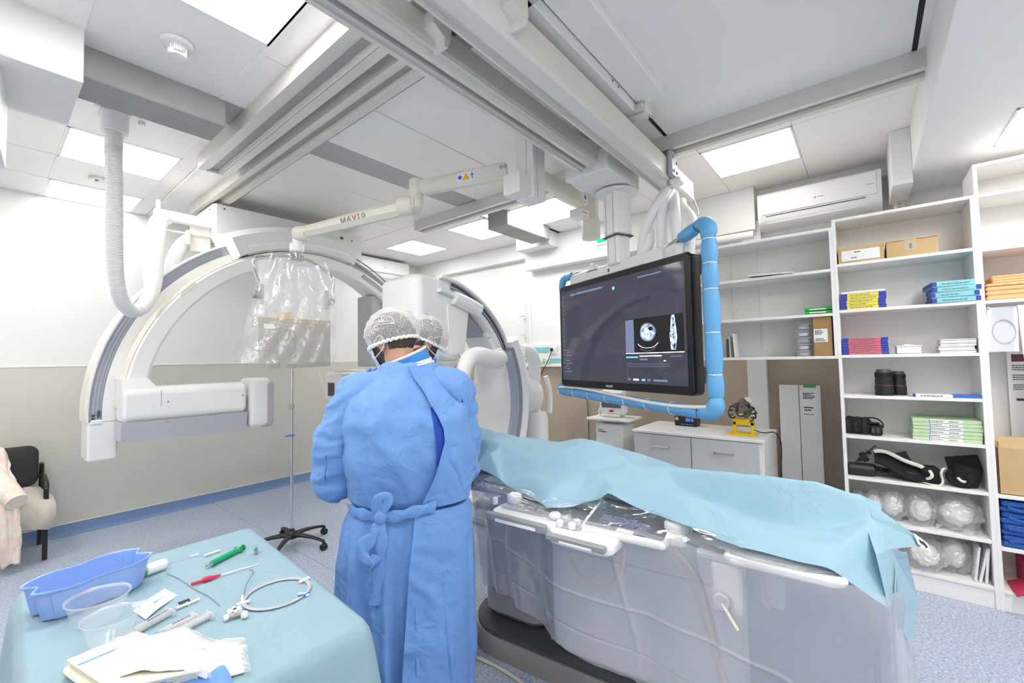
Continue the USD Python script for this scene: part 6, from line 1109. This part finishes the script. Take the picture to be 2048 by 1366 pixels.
T, L = lying((.398, 1.80), (.487, 1.803), .004); t = Thing('needle', 'long needle with a clear hub beyond the gauze roll', 'needle', loc=(.44, 1.80, TZ)); t.part('shaft', tf(rod((0, 0, 0), (.07, 0, 0), .0009, 6), T=T), 'steel'); t.part('hub', alongx([(.066, 0), (.068, .002), (.078, .0035), (.092, .0042), (.092, 0)], T), 'frosted', smooth=40)
T, L = lying((.497, 1.770), (.549, 1.777), .0035); solo('white_sheath', alongx([(0, 0), (0, .003), (.05, .0038), (.05, 0)], T), 'white_plastic', 'small white needle sheath left of the green syringe', 'needle cap')
t = Thing('gauze_roll', 'white gauze roll with a green clip end', 'gauze roll', loc=(.366, 1.765, TZ)); T, L = lying((.338, 1.758), (.395, 1.772), .017); t.part('roll', alongx([(0, 0), (.001, .014), (.004, .0165), (.05, .0165), (.056, .014), (.057, 0)], T, 28), 'gauze', smooth=50); t.part('clip', tf(box(-.022, .004, -.012, .014, -.008, .006, .004), T=T), 'bright_green')
t = Thing('three_way_valve', 'small valve with a green lever at the right of the cloth', 'valve', loc=(.616, 1.654, TZ)); T, L = lying((.59, 1.645), (.645, 1.664), .005); t.part('tube', alongx([(0, 0), (.0, .003), (.02, .0038), (.03, .0045), (.045, .003), (.055, .003), (.055, 0)], T), 'frosted'); t.part('body', tf(cyl(.006, -.005, .010, 16), T=T @ trimesh.transformations.translation_matrix((.028, 0, 0))), 'brushed_steel'); t.part('lever', tf(box(-.012, .012, -.003, .003, .010, .014, .001), T=T @ trimesh.transformations.translation_matrix((.026, 0, 0)) @ trimesh.transformations.rotation_matrix(.7, (0, 0, 1))), 'green_plastic')
t = Thing('stopcock', 'white three way stopcock in front of the coiled wire', 'valve', loc=(.432, 1.30, TZ)); c0 = A(.428, 1.282, TZ + .008)
t.part('body', [rod(c0 + A(-.014, .004, 0), c0 + A(.014, -.004, 0), .0055), rod(c0, c0 + A(.004, .02, .0), .005)], 'apron_grey'); t.part('cap', [tf(cyl(.0075, -.006, .006, 18), T=frame_to(c0 + A(-.018, .005, 0), A(0, 1, 0), A(0, 0, 1), A(1, 0, 0))), ], 'white_plastic'); t.part('cap', tf(cyl(.0085, -.007, .007, 18), T=frame_to(c0 + A(.016, -.02, .0005), A(.6, .8, 0), A(0, 0, 1), A(.8, -.6, 0))), 'white_plastic'); t.part('handle', [tf(box(-.017, .017, -.004, .004, .006, .010, .001), rz=r0, t=c0 + A(.004, .012, 0)) for r0 in (20, 80, 140)], 'white_plastic')
t = Thing('needle_card', 'white peel pouch with a blue needle drawn on it, under the small bowl', 'pouch', loc=(.325, 1.54, TZ)); Pc = np.array([[(.272 + .085 * u + .012 * v, 1.535 + .085 * u * .95 - .085 * v * .9 + .0 * u, TZ + .0015 + .004 * (u * (1 - u)) + .002 * math.sin(5 * u)) for v in np.linspace(0, 1, 10)] for u in np.linspace(0, 1, 14)])
t.part('pouch', sheet(Pc, .0016), 'paper'); Tn = frame_to(A(.318, 1.535, TZ + .0045), A(.75, .66, 0), A(-.66, .75, 0), A(0, 0, 1)); t.part('needle_mark', tf(cat(box(-.006, .008, -.004, .003, 0, .0008, 0), box(.006, .032, -.0006, .0006, 0, .0008, 0)), T=Tn), 'ui_blue' if False else 'pad_blue'); t.part('print', tf(box(0, .02, .008, .013, 0, .0006, 0), T=Tn), 'green_paper')
# gauze stack, bag, folded gown
t = Thing('gauze_stack', 'stack of cream folded gauze pads with a blue thread, nearest the camera', 'gauze stack', loc=(.21, 1.33, TZ)); 
for k in range(6):
    o = np.array([(.132, 1.348), (.246, 1.358), (.298, 1.22), (.297, 1.085), (.174, 1.160)]) + A(.003 * math.sin(k * 2.1), -.004 * k) * 1
    t.part('pad', puck(o, TZ + .0005 + .0062 * k, TZ + .0062 + .0062 * k, .002), 'gauze_cream')
t.part('thread', tf(box(0, .13, -.003, .003, 0, .001, 0), rz=4, t=(.142, 1.283, TZ + .0374)), 'pad_blue'); t.part('pad_fold', tube([(.134, 1.335, TZ + .012), (.152, 1.25, TZ + .012), (.175, 1.162, TZ + .011)], .010, 10, 24, flat=.9), 'gauze_cream')
t = Thing('gauze_bag', 'glossy clear bag with white dressing lying on the gauze stack', 'bag', loc=(.32, 1.24, TZ)); 
def pouch(grow, dz, amp, sd, nu=70, nv=44):
    q = [A(.211, 1.313), A(.405, 1.160), A(.367, 1.025), A(.176, 1.157)]; m_ = sum(q) / 4; q = [m_ + (k - m_) * grow for k in q]; Pb = np.zeros((nu, nv, 3))
    for i, u in enumerate(np.linspace(0, 1, nu)):
        for j, w in enumerate(np.linspace(0, 1, nv)):
            xy = q[0] * (1 - u) * (1 - w) + q[1] * u * (1 - w) + q[2] * u * w + q[3] * (1 - u) * w; xy = xy + A(.010, .012) * math.sin(u * 6.5 + 1) * (w - .5)
            base = .0395 + (.0035 - .0395) * min(1, max(0, (u - .52) / .22)); hump = (math.sin(math.pi * u) * math.sin(math.pi * w)) ** .5
            wr = meshkit.fbm(A(u * 3 + w * 2.5, w * 9 - u * 2, sd), 3, 7) - .5; fan = max(0, u - .7) / .3 * .016 * math.sin(w * 22 + u * 3) * math.sin(math.pi * w)
            Pb[i, j] = (*xy, TZ + max(base + dz + hump * .018 + amp * wr + fan, .0025 + dz))
    return Pb
t.part('dressing', sheet(pouch(.93, 0, .016, 1.), .003), 'gauze', smooth=70); t.part('film', film_sheet(pouch(1.04, .005, .030, 1.)), 'bag_milky', smooth=70)
Pg = np.array([[(.235 + .10 * u, 1.135 - .085 * u * .9 - .10 * v, TZ + .004 + .018 * (1 - v) * (.6 + .4 * math.sin(9 * u)) + .006 * math.sin(14 * u + 5 * v)) for v in np.linspace(0, 1, 16)] for u in np.linspace(0, 1, 26)])
solo('folded_gown', sheet(Pg, .006), 'gown_blue', 'crumpled darker blue cloth at the bottom edge beside the gauze', 'cloth')
# ================================================================ people
def to_man(t):
    return m3.Manifold(m3.Mesh(vert_properties=np.asarray(t.vertices, np.float32), tri_verts=np.asarray(t.faces, np.uint32)))
def loft(secs, n=72):
    secs = np.asarray(secs, float); a = np.linspace(0, 2 * math.pi, n, endpoint=False); z = np.linspace(secs[0, 0], secs[-1, 0], 60); S = [np.interp(z, secs[:, 0], secs[:, k]) for k in range(5)]
    V = np.vstack([np.c_[S[1][i] + S[3][i] * np.sign(np.cos(a)) * np.abs(np.cos(a)) ** .85, S[2][i] + S[4][i] * np.sign(np.sin(a)) * np.abs(np.sin(a)) ** .85, np.full(n, z[i])] for i in range(60)]); F = []
    for i in range(59):
        for k in range(n):
            p, q = i * n + k, i * n + (k + 1) % n; F += [(p, q, q + n), (p, q + n, p + n)]
    V = np.vstack([V, [S[1][0], S[2][0], z[0]], [S[1][-1], S[2][-1], z[-1]]]); b, t = len(V) - 2, len(V) - 1
    for k in range(n): F += [(b, (k + 1) % n, k), (t, 59 * n + k, 59 * n + (k + 1) % n)]
    return trimesh.Trimesh(V, F, process=False)
def surf_y(secs, X, z, front=False):
    secs = np.asarray(secs, float); cx, cy, rx_, ry_ = (np.interp(z, secs[:, 0], secs[:, k]) for k in (1, 2, 3, 4))
    return cy + (1 if front else -1) * ry_ * np.sqrt(np.clip(1 - np.clip((X - cx) / rx_, -.985, .985) ** 2, 0, 1)) ** .85
def headframe(c, yaw, pitch, roll=0):
    R_ = trimesh.transformations.rotation_matrix
    return trimesh.transformations.translation_matrix(c) @ R_(math.radians(yaw), (0, 0, 1)) @ R_(math.radians(pitch), (1, 0, 0)) @ R_(math.radians(roll), (0, 1, 0))
def head_mesh():
    """face towards +y, z up, origin between the ears"""
    t = trimesh.creation.icosphere(5, 1.0); v = t.vertices * A(.074, .096, .112)
    low = np.clip(-v[:, 2] / .112, 0, 1); v[:, 0] *= 1 - .30 * low ** 1.3; v[:, 1] = v[:, 1] * (1 - .10 * low) + .020 * low; v[:, 1] -= .012 * low * (v[:, 1] < 0)
    back = np.clip(-v[:, 1] / .09, 0, 1); v[:, 1] -= .008 * back * np.clip(1 - np.abs(v[:, 2] - .02) / .09, 0, 1)
    g = lambda cx, cz, sx, sz: np.exp(-((v[:, 0] - cx) / sx) ** 2 - ((v[:, 2] - cz) / sz) ** 2) * (v[:, 1] > 0)
    v[:, 1] += .024 * g(0, -.022, .012, .016) + .012 * g(0, -.002, .008, .02) + .006 * g(0, .026, .05, .012)        # nose, bridge, brow
    v[:, 1] -= .010 * (g(.032, .006, .017, .012) + g(-.032, .006, .017, .012)); v[:, 1] += .007 * (g(0, -.054, .022, .006) + g(0, -.064, .02, .006)); v[:, 1] -= .006 * g(0, -.059, .022, .0025); v[:, 1] += .010 * g(0, -.095, .025, .018)
    t.vertices = v; return t
def ear_mesh(s):
    e = trimesh.creation.icosphere(3, 1.0); v = e.vertices * A(.010, .019, .032); v[:, 0] += .35 * v[:, 1] * -s * .3; ins = np.exp(-((v[:, 1] / .010) ** 2 + (v[:, 2] / .018) ** 2)); v[:, 0] -= s * .007 * ins * (v[:, 0] * s > 0); v[:, 2] += .0; e.vertices = v + A(s * .074, -.006, -.018); return e
def hand_chain(w, d, side, up, curl=.35, s=1.0):
    """palm and five fingers; w wrist point, d pointing direction, side towards the thumb, up back of the hand"""
    w, d, side, up = A(*w), A(*d), A(*side), A(*up); L = []
    k = w + d * .085 * s
    for i, (o, ln) in enumerate(((.030, .066), (.010, .075), (-.011, .070), (-.030, .054))):
        b = k + side * o * s; L.append([(*(w + side * o * .45 * s), .014 * s), (*b, .0115 * s)])
        p, dd = b, d.copy()
        chn = [(*b, .0105 * s)]
        for q, f in enumerate((.45, .32, .23)):
            dd = dd * math.cos(curl) - up * math.sin(curl); dd /= np.linalg.norm(dd); p = p + dd * ln * f * s; chn.append((*p, (.0095 - .001 * q) * s))
        L.append(chn)
    t0 = w + d * .022 * s + side * .026 * s; t1 = t0 + (d * .6 + side * .75 - up * .2) * .04 * s; t2 = t1 + (d * .9 + side * .2 - up * .25) * .032 * s; t3 = t2 + (d * .95 - up * .2) * .022 * s
    L += [[(*(w + d * .01), .02 * s), (*t0, .015 * s), (*t1, .012 * s), (*t2, .0105 * s), (*t3, .009 * s)], [(*w, .024 * s), (*(w + d * .045 * s), .022 * s), (*(k + side * .0), .014 * s)]]
    return L
def person(loc, rz, label, gown_label, secs, la_, ra_, hc, yaw, pitch, seed, lhand, rhand, big=True, roll=0):
    t = Thing('person', label, 'person', None, loc, rz); K = dict(local=True)
    H = headframe(hc, yaw, pitch, roll); hp_ = lambda p: tuple((H @ A(*p, 1))[:3])
    hm = to_man(head_mesh()).transform(H[:3, :4].tolist()); parts = [hm] + [to_man(ear_mesh(s)).transform(H[:3, :4].tolist()) for s in (-1, 1)]
    zt = secs[-1][0]; nb = (secs[-1][1], secs[-1][2], zt)
    parts.append(hullchain([[(*hp_((0, -.02, -.05)), .062), (nb[0], nb[1], nb[2] - .06, .06), (secs[-3][1], secs[-3][2], 1.30, .12)], [(secs[-3][1], secs[-3][2], 1.30, .12), (0, .02, 1.0, .13)], [(-.09, .02, .95, .10), (-.10, .02, .5, .06), (-.10, .0, .10, .042)], [(.09, .02, .95, .10), (.10, .02, .5, .06), (.10, .0, .10, .042)]]))
    parts.append(hullchain([[(*p[:3], min(p[3] * .55, .05)) for p in la_]])); parts.append(hullchain([[(*p[:3], min(p[3] * .55, .05)) for p in ra_]]))
    t.part('body', organic(m3.Manifold.batch_boolean(parts, m3.OpType.Add), .014, 4), 'skin', smooth=70, **K)
    # gown: torso and sleeves in one sheet, pressed into folds
    g = to_man(loft(secs)) + hullchain([la_]) + hullchain([ra_]) + hullchain([[(*la_[0][:3], .085), (secs[-3][1] - .05, secs[-3][2], 1.40, .07)], [(*ra_[0][:3], .085), (secs[-3][1] + .05, secs[-3][2], 1.40, .07)]])
    g = organic(g, .0105 if big else .018, 10); v = g.vertices; n = g.vertex_normals
    th = np.arctan2(v[:, 1], v[:, 0]); zz = v[:, 2]; sk = np.clip((.98 - zz) / .5, 0, 1); tor = np.clip((zz - 1.0) / .12, 0, 1)
    core = np.abs(np.hypot(v[:, 0], v[:, 1])) ; 
    d = .017 * sk * np.sin(th * 11 + 2.5 * meshkit.fbm(np.c_[v[:, :2] * 3, zz * 1.5], 2, seed) * 3) + .008 * sk * np.sin(th * 23 + 4 * zz)
    side_ = np.clip((np.abs(v[:, 0]) - .19) / .05, 0, 1) * np.clip((zz - .95) / .06, 0, 1)
    f1 = crease(np.c_[v[:, 0] * 7 + zz * 2.2, v[:, 1] * 5, zz * 1.8], 1.0, seed); f2 = crease(np.c_[v[:, 0] * 4.5 - zz * 4, v[:, 1] * 4, zz * 3.6 + v[:, 0] * 3], 1.0, seed + 3); f3 = crease(np.c_[v[:, 0] * 4 + zz * 9, v[:, 1] * 5, zz * 12 - v[:, 0] * 6], 1.0, seed + 5)
    d += (1 - side_) * (0.021 * (f1 - .2).clip(-.5, .8) + .012 * (f2 - .2).clip(-.5, .8)) * (.45 + .55 * tor) + side_ * .017 * (f3 - .2).clip(-.5, .8)
    d -= .014 * np.exp(-((zz - .965) / .02) ** 2) * (np.abs(v[:, 0]) < .26)
    g.vertices = v + n * d[:, None]
    gp = t.part('gown', g, 'gown_blue', label=gown_label, smooth=50, **K)
    # legs below the gown
    for s in (-1, 1):
        t.part('trouser_leg', tube([(s * .10, .02, .09), (s * .10, .02, .42)], [.07, .085], 20, 8), 'trousers', **K); sh_ = blob((s * .105, .06, .045), (.048, .135, .05), 3, .06, 1.5, 3); sh_.vertices[:, 2] = np.maximum(sh_.vertices[:, 2], .002); t.part('shoe', sh_, 'shoe_white', **K)
    for nm, (w, dd, sd, up) in (('glove', lhand), ('glove', rhand)):
        hm_ = organic(hullchain(hand_chain(w, dd, sd, up, .42)), .006, 6); t.part(nm, hm_, 'gown_blue', label='blue gloved hand', smooth=70, **K)
        p0 = A(*w) - A(*dd) * .05; t.part('cuff', tube([p0, A(*w) + A(*dd) * .015], [.040, .034], 20, 6), 'gauze', **K)
    # hair, beard, mask, cap
    hm = head_mesh(); v = hm.vertices
    def shell(mask, off, name, m_, lab=None):
        keep = mask[hm.faces].all(1); s_ = trimesh.Trimesh(v + hm.vertex_normals * off, hm.faces[keep], process=False); s_.remove_unreferenced_vertices(); t.part(name, tf(s_, T=H), m_, label=lab, smooth=70, **K)
    nn = meshkit.fbm(v * 60, 2, seed)
    shell(((v[:, 1] < .05) & (v[:, 2] > -.012)) | ((v[:, 1] < -.03) & (v[:, 2] > -.062 + .022 * nn)), .004 + .002 * nn[:, None], 'hair', 'hair_dark')
    shell((v[:, 2] < -.028) & (v[:, 1] > .012 - .012 * nn) & (v[:, 2] > -.112) & (np.abs(v[:, 0]) > .004), .003 + .002 * nn[:, None], 'beard', 'beard')
    shell((v[:, 1] > .045) & (v[:, 2] < -.008) & (v[:, 2] > -.10), .010, 'mask', 'mask_white')
    for s in (-1, 1):
        t.part('mask_strap', tube([hp_((s * .058, .066, -.02)), hp_((s * .078, .02, -.004)), hp_((s * .084, -.012, .012)), hp_((s * .084, -.028, -.012)), hp_((s * .080, -.01, -.045)), hp_((s * .052, .06, -.075))], .0022, 8, 40), 'mask_white', **K)
        t.part('eye', tf(trimesh.creation.icosphere(2, .0105), T=H @ trimesh.transformations.translation_matrix((s * .032, .078, .006))), 'white_plastic', smooth=60, **K); t.part('eyebrow', tube([hp_((s * .016, .099, .022)), hp_((s * .032, .095, .027)), hp_((s * .048, .082, .022))], .0035, 6, 8), 'hair_dark', **K)
    c = trimesh.creation.icosphere(5, 1.0); cv = c.vertices * A(.098, .122, .112) + A(0, -.008, .022)
    az = np.arctan2(cv[:, 0], cv[:, 1]); rad = np.linalg.norm(cv[:, :2], axis=1)
    rim = -.020 - .012 * np.cos(az); lowf = np.clip((cv[:, 2] - rim) / .04, 0, 1)
    n_c = c.vertex_normals; cv += n_c * (.004 * np.sin(az * 34 + 2 * np.sin(az * 7)) * (1 - lowf * .75) + .010 * (meshkit.fbm(cv * 22, 3, seed) - .5))[:, None]; cv[:, :2] *= (1 - .08 * (1 - lowf))[:, None]
    keep = (cv[:, 2] > rim - .004)[c.faces].all(1); cm = trimesh.Trimesh(cv, c.faces[keep], process=False); cm.remove_unreferenced_vertices()
    cp_ = t.part('cap', tf(cm, T=H), 'cap_net', label='white net bouffant cap', smooth=70, **K)
    a = np.linspace(0, 2 * math.pi, 120); rm = np.array([(.088 * math.sin(q) * (1 + .02 * math.sin(40 * q)), -.006 + .108 * math.cos(q) * (1 + .02 * math.sin(43 * q)), -.020 - .012 * math.cos(q) + .003 * math.sin(31 * q)) for q in a])
    t.part('elastic_edge', tf(tube(rm, .0065, 8), T=H), 'gauze', under=cp_, smooth=60, **K)
    for k in range(26):
        q0 = rng.uniform(0, 2 * math.pi); e0 = rng.uniform(.1, .9); pts = []
        for w in np.linspace(0, 1, 14):
            q = q0 + .9 * w + .25 * math.sin(6 * w + k); e = e0 + (.45 * w if k % 2 else -.3 * w) + .08 * math.sin(9 * w + k); e = min(max(e, -.12), 1.35); pts.append((.101 * math.sin(q) * math.cos(e), -.008 + .125 * math.cos(q) * math.cos(e), .022 + .114 * math.sin(e)))
        t.part('net_crease', tf(tube(pts, .0013, 5, 30), T=H), 'gauze', under=cp_, smooth=60, **K)
    return t, H, gp
S1 = [(.285, -.02, .02, .245, .20), (.5, -.015, .02, .25, .195), (.75, -.005, .02, .245, .185), (.90, .005, .02, .235, .172), (.965, .008, .02, .225, .16), (1.03, .01, .015, .23, .165), (1.15, .01, .0, .24, .17), (1.28, .0, .0, .235, .155), (1.36, -.01, .02, .205, .135), (1.41, -.01, .035, .165, .112), (1.445, -.005, .05, .125, .098), (1.478, .0, .065, .092, .086)]
nrmz = lambda *p: tuple(A(*p) / np.linalg.norm(p))
p1, H1_, g1 = person((1.055, 1.385, 0), -40, 'bearded person in a blue surgical gown seen from behind, head turned left', 'creased blue wrap gown, open slit on the back', S1,
    [(-.185, .03, 1.365, .09), (-.245, .03, 1.20, .098), (-.262, .055, 1.065, .092), (-.258, .13, 1.13, .075), (-.24, .19, 1.25, .055)], [(.17, .03, 1.365, .09), (.195, .05, 1.2, .085), (.20, .08, 1.07, .08), (.13, .175, 1.04, .065), (.05, .215, 1.03, .05)],
    (-.066, .115, 1.594), 54, -9, 3, ((-.215, .255, 1.345), nrmz(.35, .5, .75), nrmz(.75, .2, -.5), nrmz(-.5, .75, -.35)), ((.0, .235, 1.025), nrmz(-.92, .38, -.1), nrmz(.38, .92, 0), nrmz(-.1, .0, .99)))
K = dict(local=True)
# collar of the lead garment
def band_ring(c, r, h, tilt, tw, m_, nm, a0=0, a1=360, th=.006, lab=None):
    T = trimesh.transformations.translation_matrix(c) @ trimesh.transformations.rotation_matrix(math.radians(tw), (0, 0, 1)) @ trimesh.transformations.rotation_matrix(math.radians(tilt), (0, 1, 0))
    return tf(lathe([(r, -h / 2), (r + th, -h / 2), (r + th + .004, h / 2), (r + .004, h / 2), (r, -h / 2)], 60, None, a0, a1), T=T), T
cb, T_ = band_ring((.0, .07, 1.505), .078, .048, -24, 15, 'collar_blue', 'x'); p1.part('thyroid_collar', cb, 'collar_blue', label='blue thyroid collar', **K)
for z_, r_ in ((-.025, .081), (.025, .085)):
    a = np.linspace(0, 2 * math.pi, 60); p1.part('collar_piping', tf(tube(np.c_[r_ * np.cos(a), r_ * np.sin(a), np.full(60, z_)], .0055, 8), T=T_), 'collar_trim', label='cream piping', **K)
c2_, T2 = band_ring((.008, .062, 1.482), .082, .026, -16, 10, 'gauze', 'x'); p1.part('undershirt_collar', c2_, 'gauze', **K)
c3_, T3 = band_ring((.01, .058, 1.47), .088, .024, -12, 10, 'collar_blue', 'x'); p1.part('apron_collar', c3_, 'collar_blue', **K); a = np.linspace(0, 2 * math.pi, 60); p1.part('collar_piping', tf(tube(np.c_[.095 * np.cos(a), .095 * np.sin(a), np.full(60, .012)], .005, 8), T=T3), 'collar_trim', **K)
# overlapping back panel with the slit, lower panel edge, tie and bow
def panel_sheet(border, xr, off, lift, seed, rows=60, cols=40):
    border = np.array(border); z = np.linspace(border[0, 1], border[-1, 1], rows); xl = np.interp(-z, -border[:, 1], border[:, 0]); P = np.zeros((rows, cols, 3))
    for i in range(rows):
        xs = xl[i] + (xr(z[i]) - xl[i]) * np.linspace(0, 1, cols); y = surf_y(S1, xs, z[i]); e = np.linspace(0, 1, cols)
        o = off + lift * np.exp(-e * 6) + .012 * (meshkit.fbm(np.c_[xs * 9, np.full(cols, z[i] * 6), np.full(cols, seed)], 3, seed) - .5) + .012 * (crease(np.c_[xs * 1.2 + z[i] * .5, xs * 0, np.full(cols, z[i])], 7, seed) - .4).clip(-.3, .5)
        P[i] = np.c_[xs, y - o, np.full(cols, z[i])]
    return sheet(P, .0014)
sr = lambda z: np.interp(z, [s[0] for s in S1], [s[1] + s[3] * .97 for s in S1])
p1.part('gown_flap', panel_sheet([(.005, 1.485), (.030, 1.437), (.062, 1.394), (.085, 1.35), (.112, 1.305), (.132, 1.26), (.135, 1.215), (.10, 1.10), (.045, .985)], lambda z: sr(z) * (1 if z < 1.36 else .98), .020, .018, 5), 'gown_blue', under=g1, smooth=50, **K)
p1.part('gown_flap', panel_sheet([(.03, .975), (.01, .8), (-.005, .6), (-.02, .40), (-.03, .29)], sr, .024, .010, 8), 'gown_blue', under=g1, smooth=50, **K)
def onback(X, z, o): return (X, float(surf_y(S1, X, z)) - o, z)
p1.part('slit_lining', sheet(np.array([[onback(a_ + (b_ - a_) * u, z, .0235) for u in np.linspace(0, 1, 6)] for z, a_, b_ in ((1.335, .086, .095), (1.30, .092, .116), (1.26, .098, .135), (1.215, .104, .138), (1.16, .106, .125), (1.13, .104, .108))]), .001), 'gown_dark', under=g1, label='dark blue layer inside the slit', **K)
def ribbon(pts, w, name, th=.0022, n=40):
    pts = spline(pts, n); t_ = np.gradient(pts, axis=0); t_ /= np.linalg.norm(t_, axis=1, keepdims=True); nrm_ = A(0, -1, 0); s_ = np.cross(t_, nrm_); s_ /= np.linalg.norm(s_, axis=1, keepdims=True); k = np.linspace(-.5, .5, 6); wv = np.array([w * (1 - .18 * math.sin(i * .45)) for i in range(n)])
    P = np.array([[pts[i] + s_[i] * wv[i] * q + A(0, -.004, 0) * math.cos(q * 3) for q in k] for i in range(n)]); p1.part(name, sheet(P, th), 'gown_blue', under=g1, smooth=60, **K)
ribbon([onback(X, z, o) for X, z, o in ((-.215, .968, .012), (-.16, .972, .022), (-.09, .965, .024))], .036, 'tie')
ribbon([onback(X, z, o) for X, z, o in ((-.09, .967, .030), (-.03, .972, .034), (.03, .985, .040), (.10, .99, .035))], .036, 'tie')
bow = A(*onback(-.087, .97, .034))
ribbon([bow, bow + A(-.012, -.012, .035), bow + A(.004, -.02, .075), bow + A(.022, -.016, .07), bow + A(.016, -.012, .03), bow], .032, 'bow_loop')
ribbon([bow, bow + A(-.02, -.012, -.05), bow + A(-.045, -.016, -.095), bow + A(-.065, -.012, -.12)], .030, 'bow_tail'); ribbon([bow + A(-.065, -.014, -.11), bow + A(-.045, -.022, -.13), bow + A(-.018, -.018, -.155)], .034, 'bow_tail'); ribbon([bow + A(-.03, -.015, -.06), bow + A(-.06, -.02, -.10), bow + A(-.03, -.024, -.14), bow + A(-.01, -.02, -.12)], .03, 'bow_loop')
ribbon([bow, bow + A(.004, -.010, -.08), bow + A(-.004, -.010, -.18), bow + A(-.02, -.008, -.29)], .034, 'bow_tail')
p1.part('bow_knot', blob(bow + A(0, -.010, 0), (.020, .012, .024), 3, .2, 2, 3), 'gown_blue', under=g1, smooth=60, **K)
S2_ = [(z, cx * .3, cy, rx_ * .86, ry_ * .82) for z, cx, cy, rx_, ry_ in S1]
p2, H2_, g2 = person((1.425, 1.80, 0), -52, 'second person in a blue gown half hidden behind the bearded one, looking right', 'blue wrap gown', S2_,
    [(-.15, .03, 1.365, .078), (-.195, .06, 1.2, .075), (-.20, .12, 1.07, .07), (-.14, .24, 1.09, .058), (-.10, .32, 1.11, .045)], [(.14, .03, 1.365, .078), (.175, .06, 1.2, .075), (.18, .12, 1.07, .07), (.14, .24, 1.09, .058), (.10, .32, 1.11, .045)],
    (.04, .08, 1.615), -58, -18, 7, ((-.08, .36, 1.125), nrmz(.3, .9, -.15), nrmz(.9, -.3, 0), nrmz(.1, .2, .97)), ((.08, .36, 1.125), nrmz(-.3, .9, -.15), nrmz(-.9, -.3, 0), nrmz(-.1, .2, .97)), big=False)
p2.part('thyroid_collar', band_ring((.0, .062, 1.505), .084, .04, 6, 0, '', '')[0], 'collar_blue', **K)

# ================================================================ visitor chair with clothes at the left wall
chx = Thing('visitor_chair', 'black padded visitor chair against the green wall, cut by the left picture edge', 'chair', loc=(.08, 5.33, 0))
sb = puck(rr(.50, .34, .07, 6), 0, .045, .015); chx.part('backrest', tf(sb, rx=82, t=(.09, 5.515, .685)), 'black_leather', smooth=50); chx.part('seat', puck(rr(.50, .44, .06, 6, .09, 5.27), .40, .455, .02), 'black_fabric', smooth=50)
for x in (-.165, .345):
    chx.part('leg', [box(x, x + .028, 5.06, 5.115, .0, .56, .006)], 'black_plastic'); chx.part('leg', tf(box(x, x + .028, -.025, .025, 0, .70, .006), rx=-6 if False else 4, t=(0, 5.56, 0.001)), 'black_plastic'); chx.part('armrest', tube([(x + .014, 5.09, .55), (x + .014, 5.11, .585), (x + .014, 5.16, .60), (x + .014, 5.46, .60), (x + .014, 5.53, .58)], .018, 12, 24), 'black_plastic', smooth=60)
chx.part('crossbar', box(-.15, .36, 5.26, 5.30, .37, .40, .006), 'black_plastic')
def cloth(name, path, half, lb, cat_, m_, seed, th=.012, amp=.03):
    path = spline(path, 60); half = np.interp(np.linspace(0, 1, 60), np.linspace(0, 1, len(half)), half); P = np.zeros((60, 34, 3))
    for i in range(60):
        for j, u in enumerate(np.linspace(-1, 1, 34)):
            p = path[i] + A(u * half[i], 0, 0); f = meshkit.fbm(A(u * 2.2 + seed, i / 16., seed * 3.), 3, seed) - .5
            P[i, j] = p + A(.02 * f, -amp * f * 1.2 - .012 * math.cos(u * 9 + i * .1), amp * f - .03 * abs(u) ** 3)
    return solo(name, sheet(P, th), m_, lb, cat_, smooth=70)
cloth('towel', [(.14, 5.50, .52), (.15, 5.40, .505), (.16, 5.20, .50), (.17, 5.06, .475), (.175, 4.985, .40), (.17, 4.985, .33), (.16, 5.0, .28)], [.20, .22, .23, .235, .23, .21], 'crumpled grey fleece blanket draped over the chair seat', 'blanket', 'towel_grey', 3, .022, .05)
cloth('dressing_gown', [(.06, 5.60, .80), (.08, 5.50, .845), (.09, 5.44, .80), (.11, 5.30, .70), (.135, 5.12, .60), (.15, 4.98, .50), (.16, 4.94, .38), (.17, 4.93, .22), (.175, 4.93, .08)], [.07, .08, .08, .075, .065, .055, .05, .05, .03], 'pale dressing gown with orange print thrown over the chair', 'dressing gown', 'robe_print', 6, .03, .05)
solo('rolled_sleeve', tube([(.02, 5.30, .77), (.08, 5.16, .69), (.16, 5.0, .58), (.20, 4.91, .52)], [.07, .075, .073, .06], 24, 30), 'robe_print', 'rolled sleeve of the printed robe lying over the blanket', 'sleeve', smooth=60)
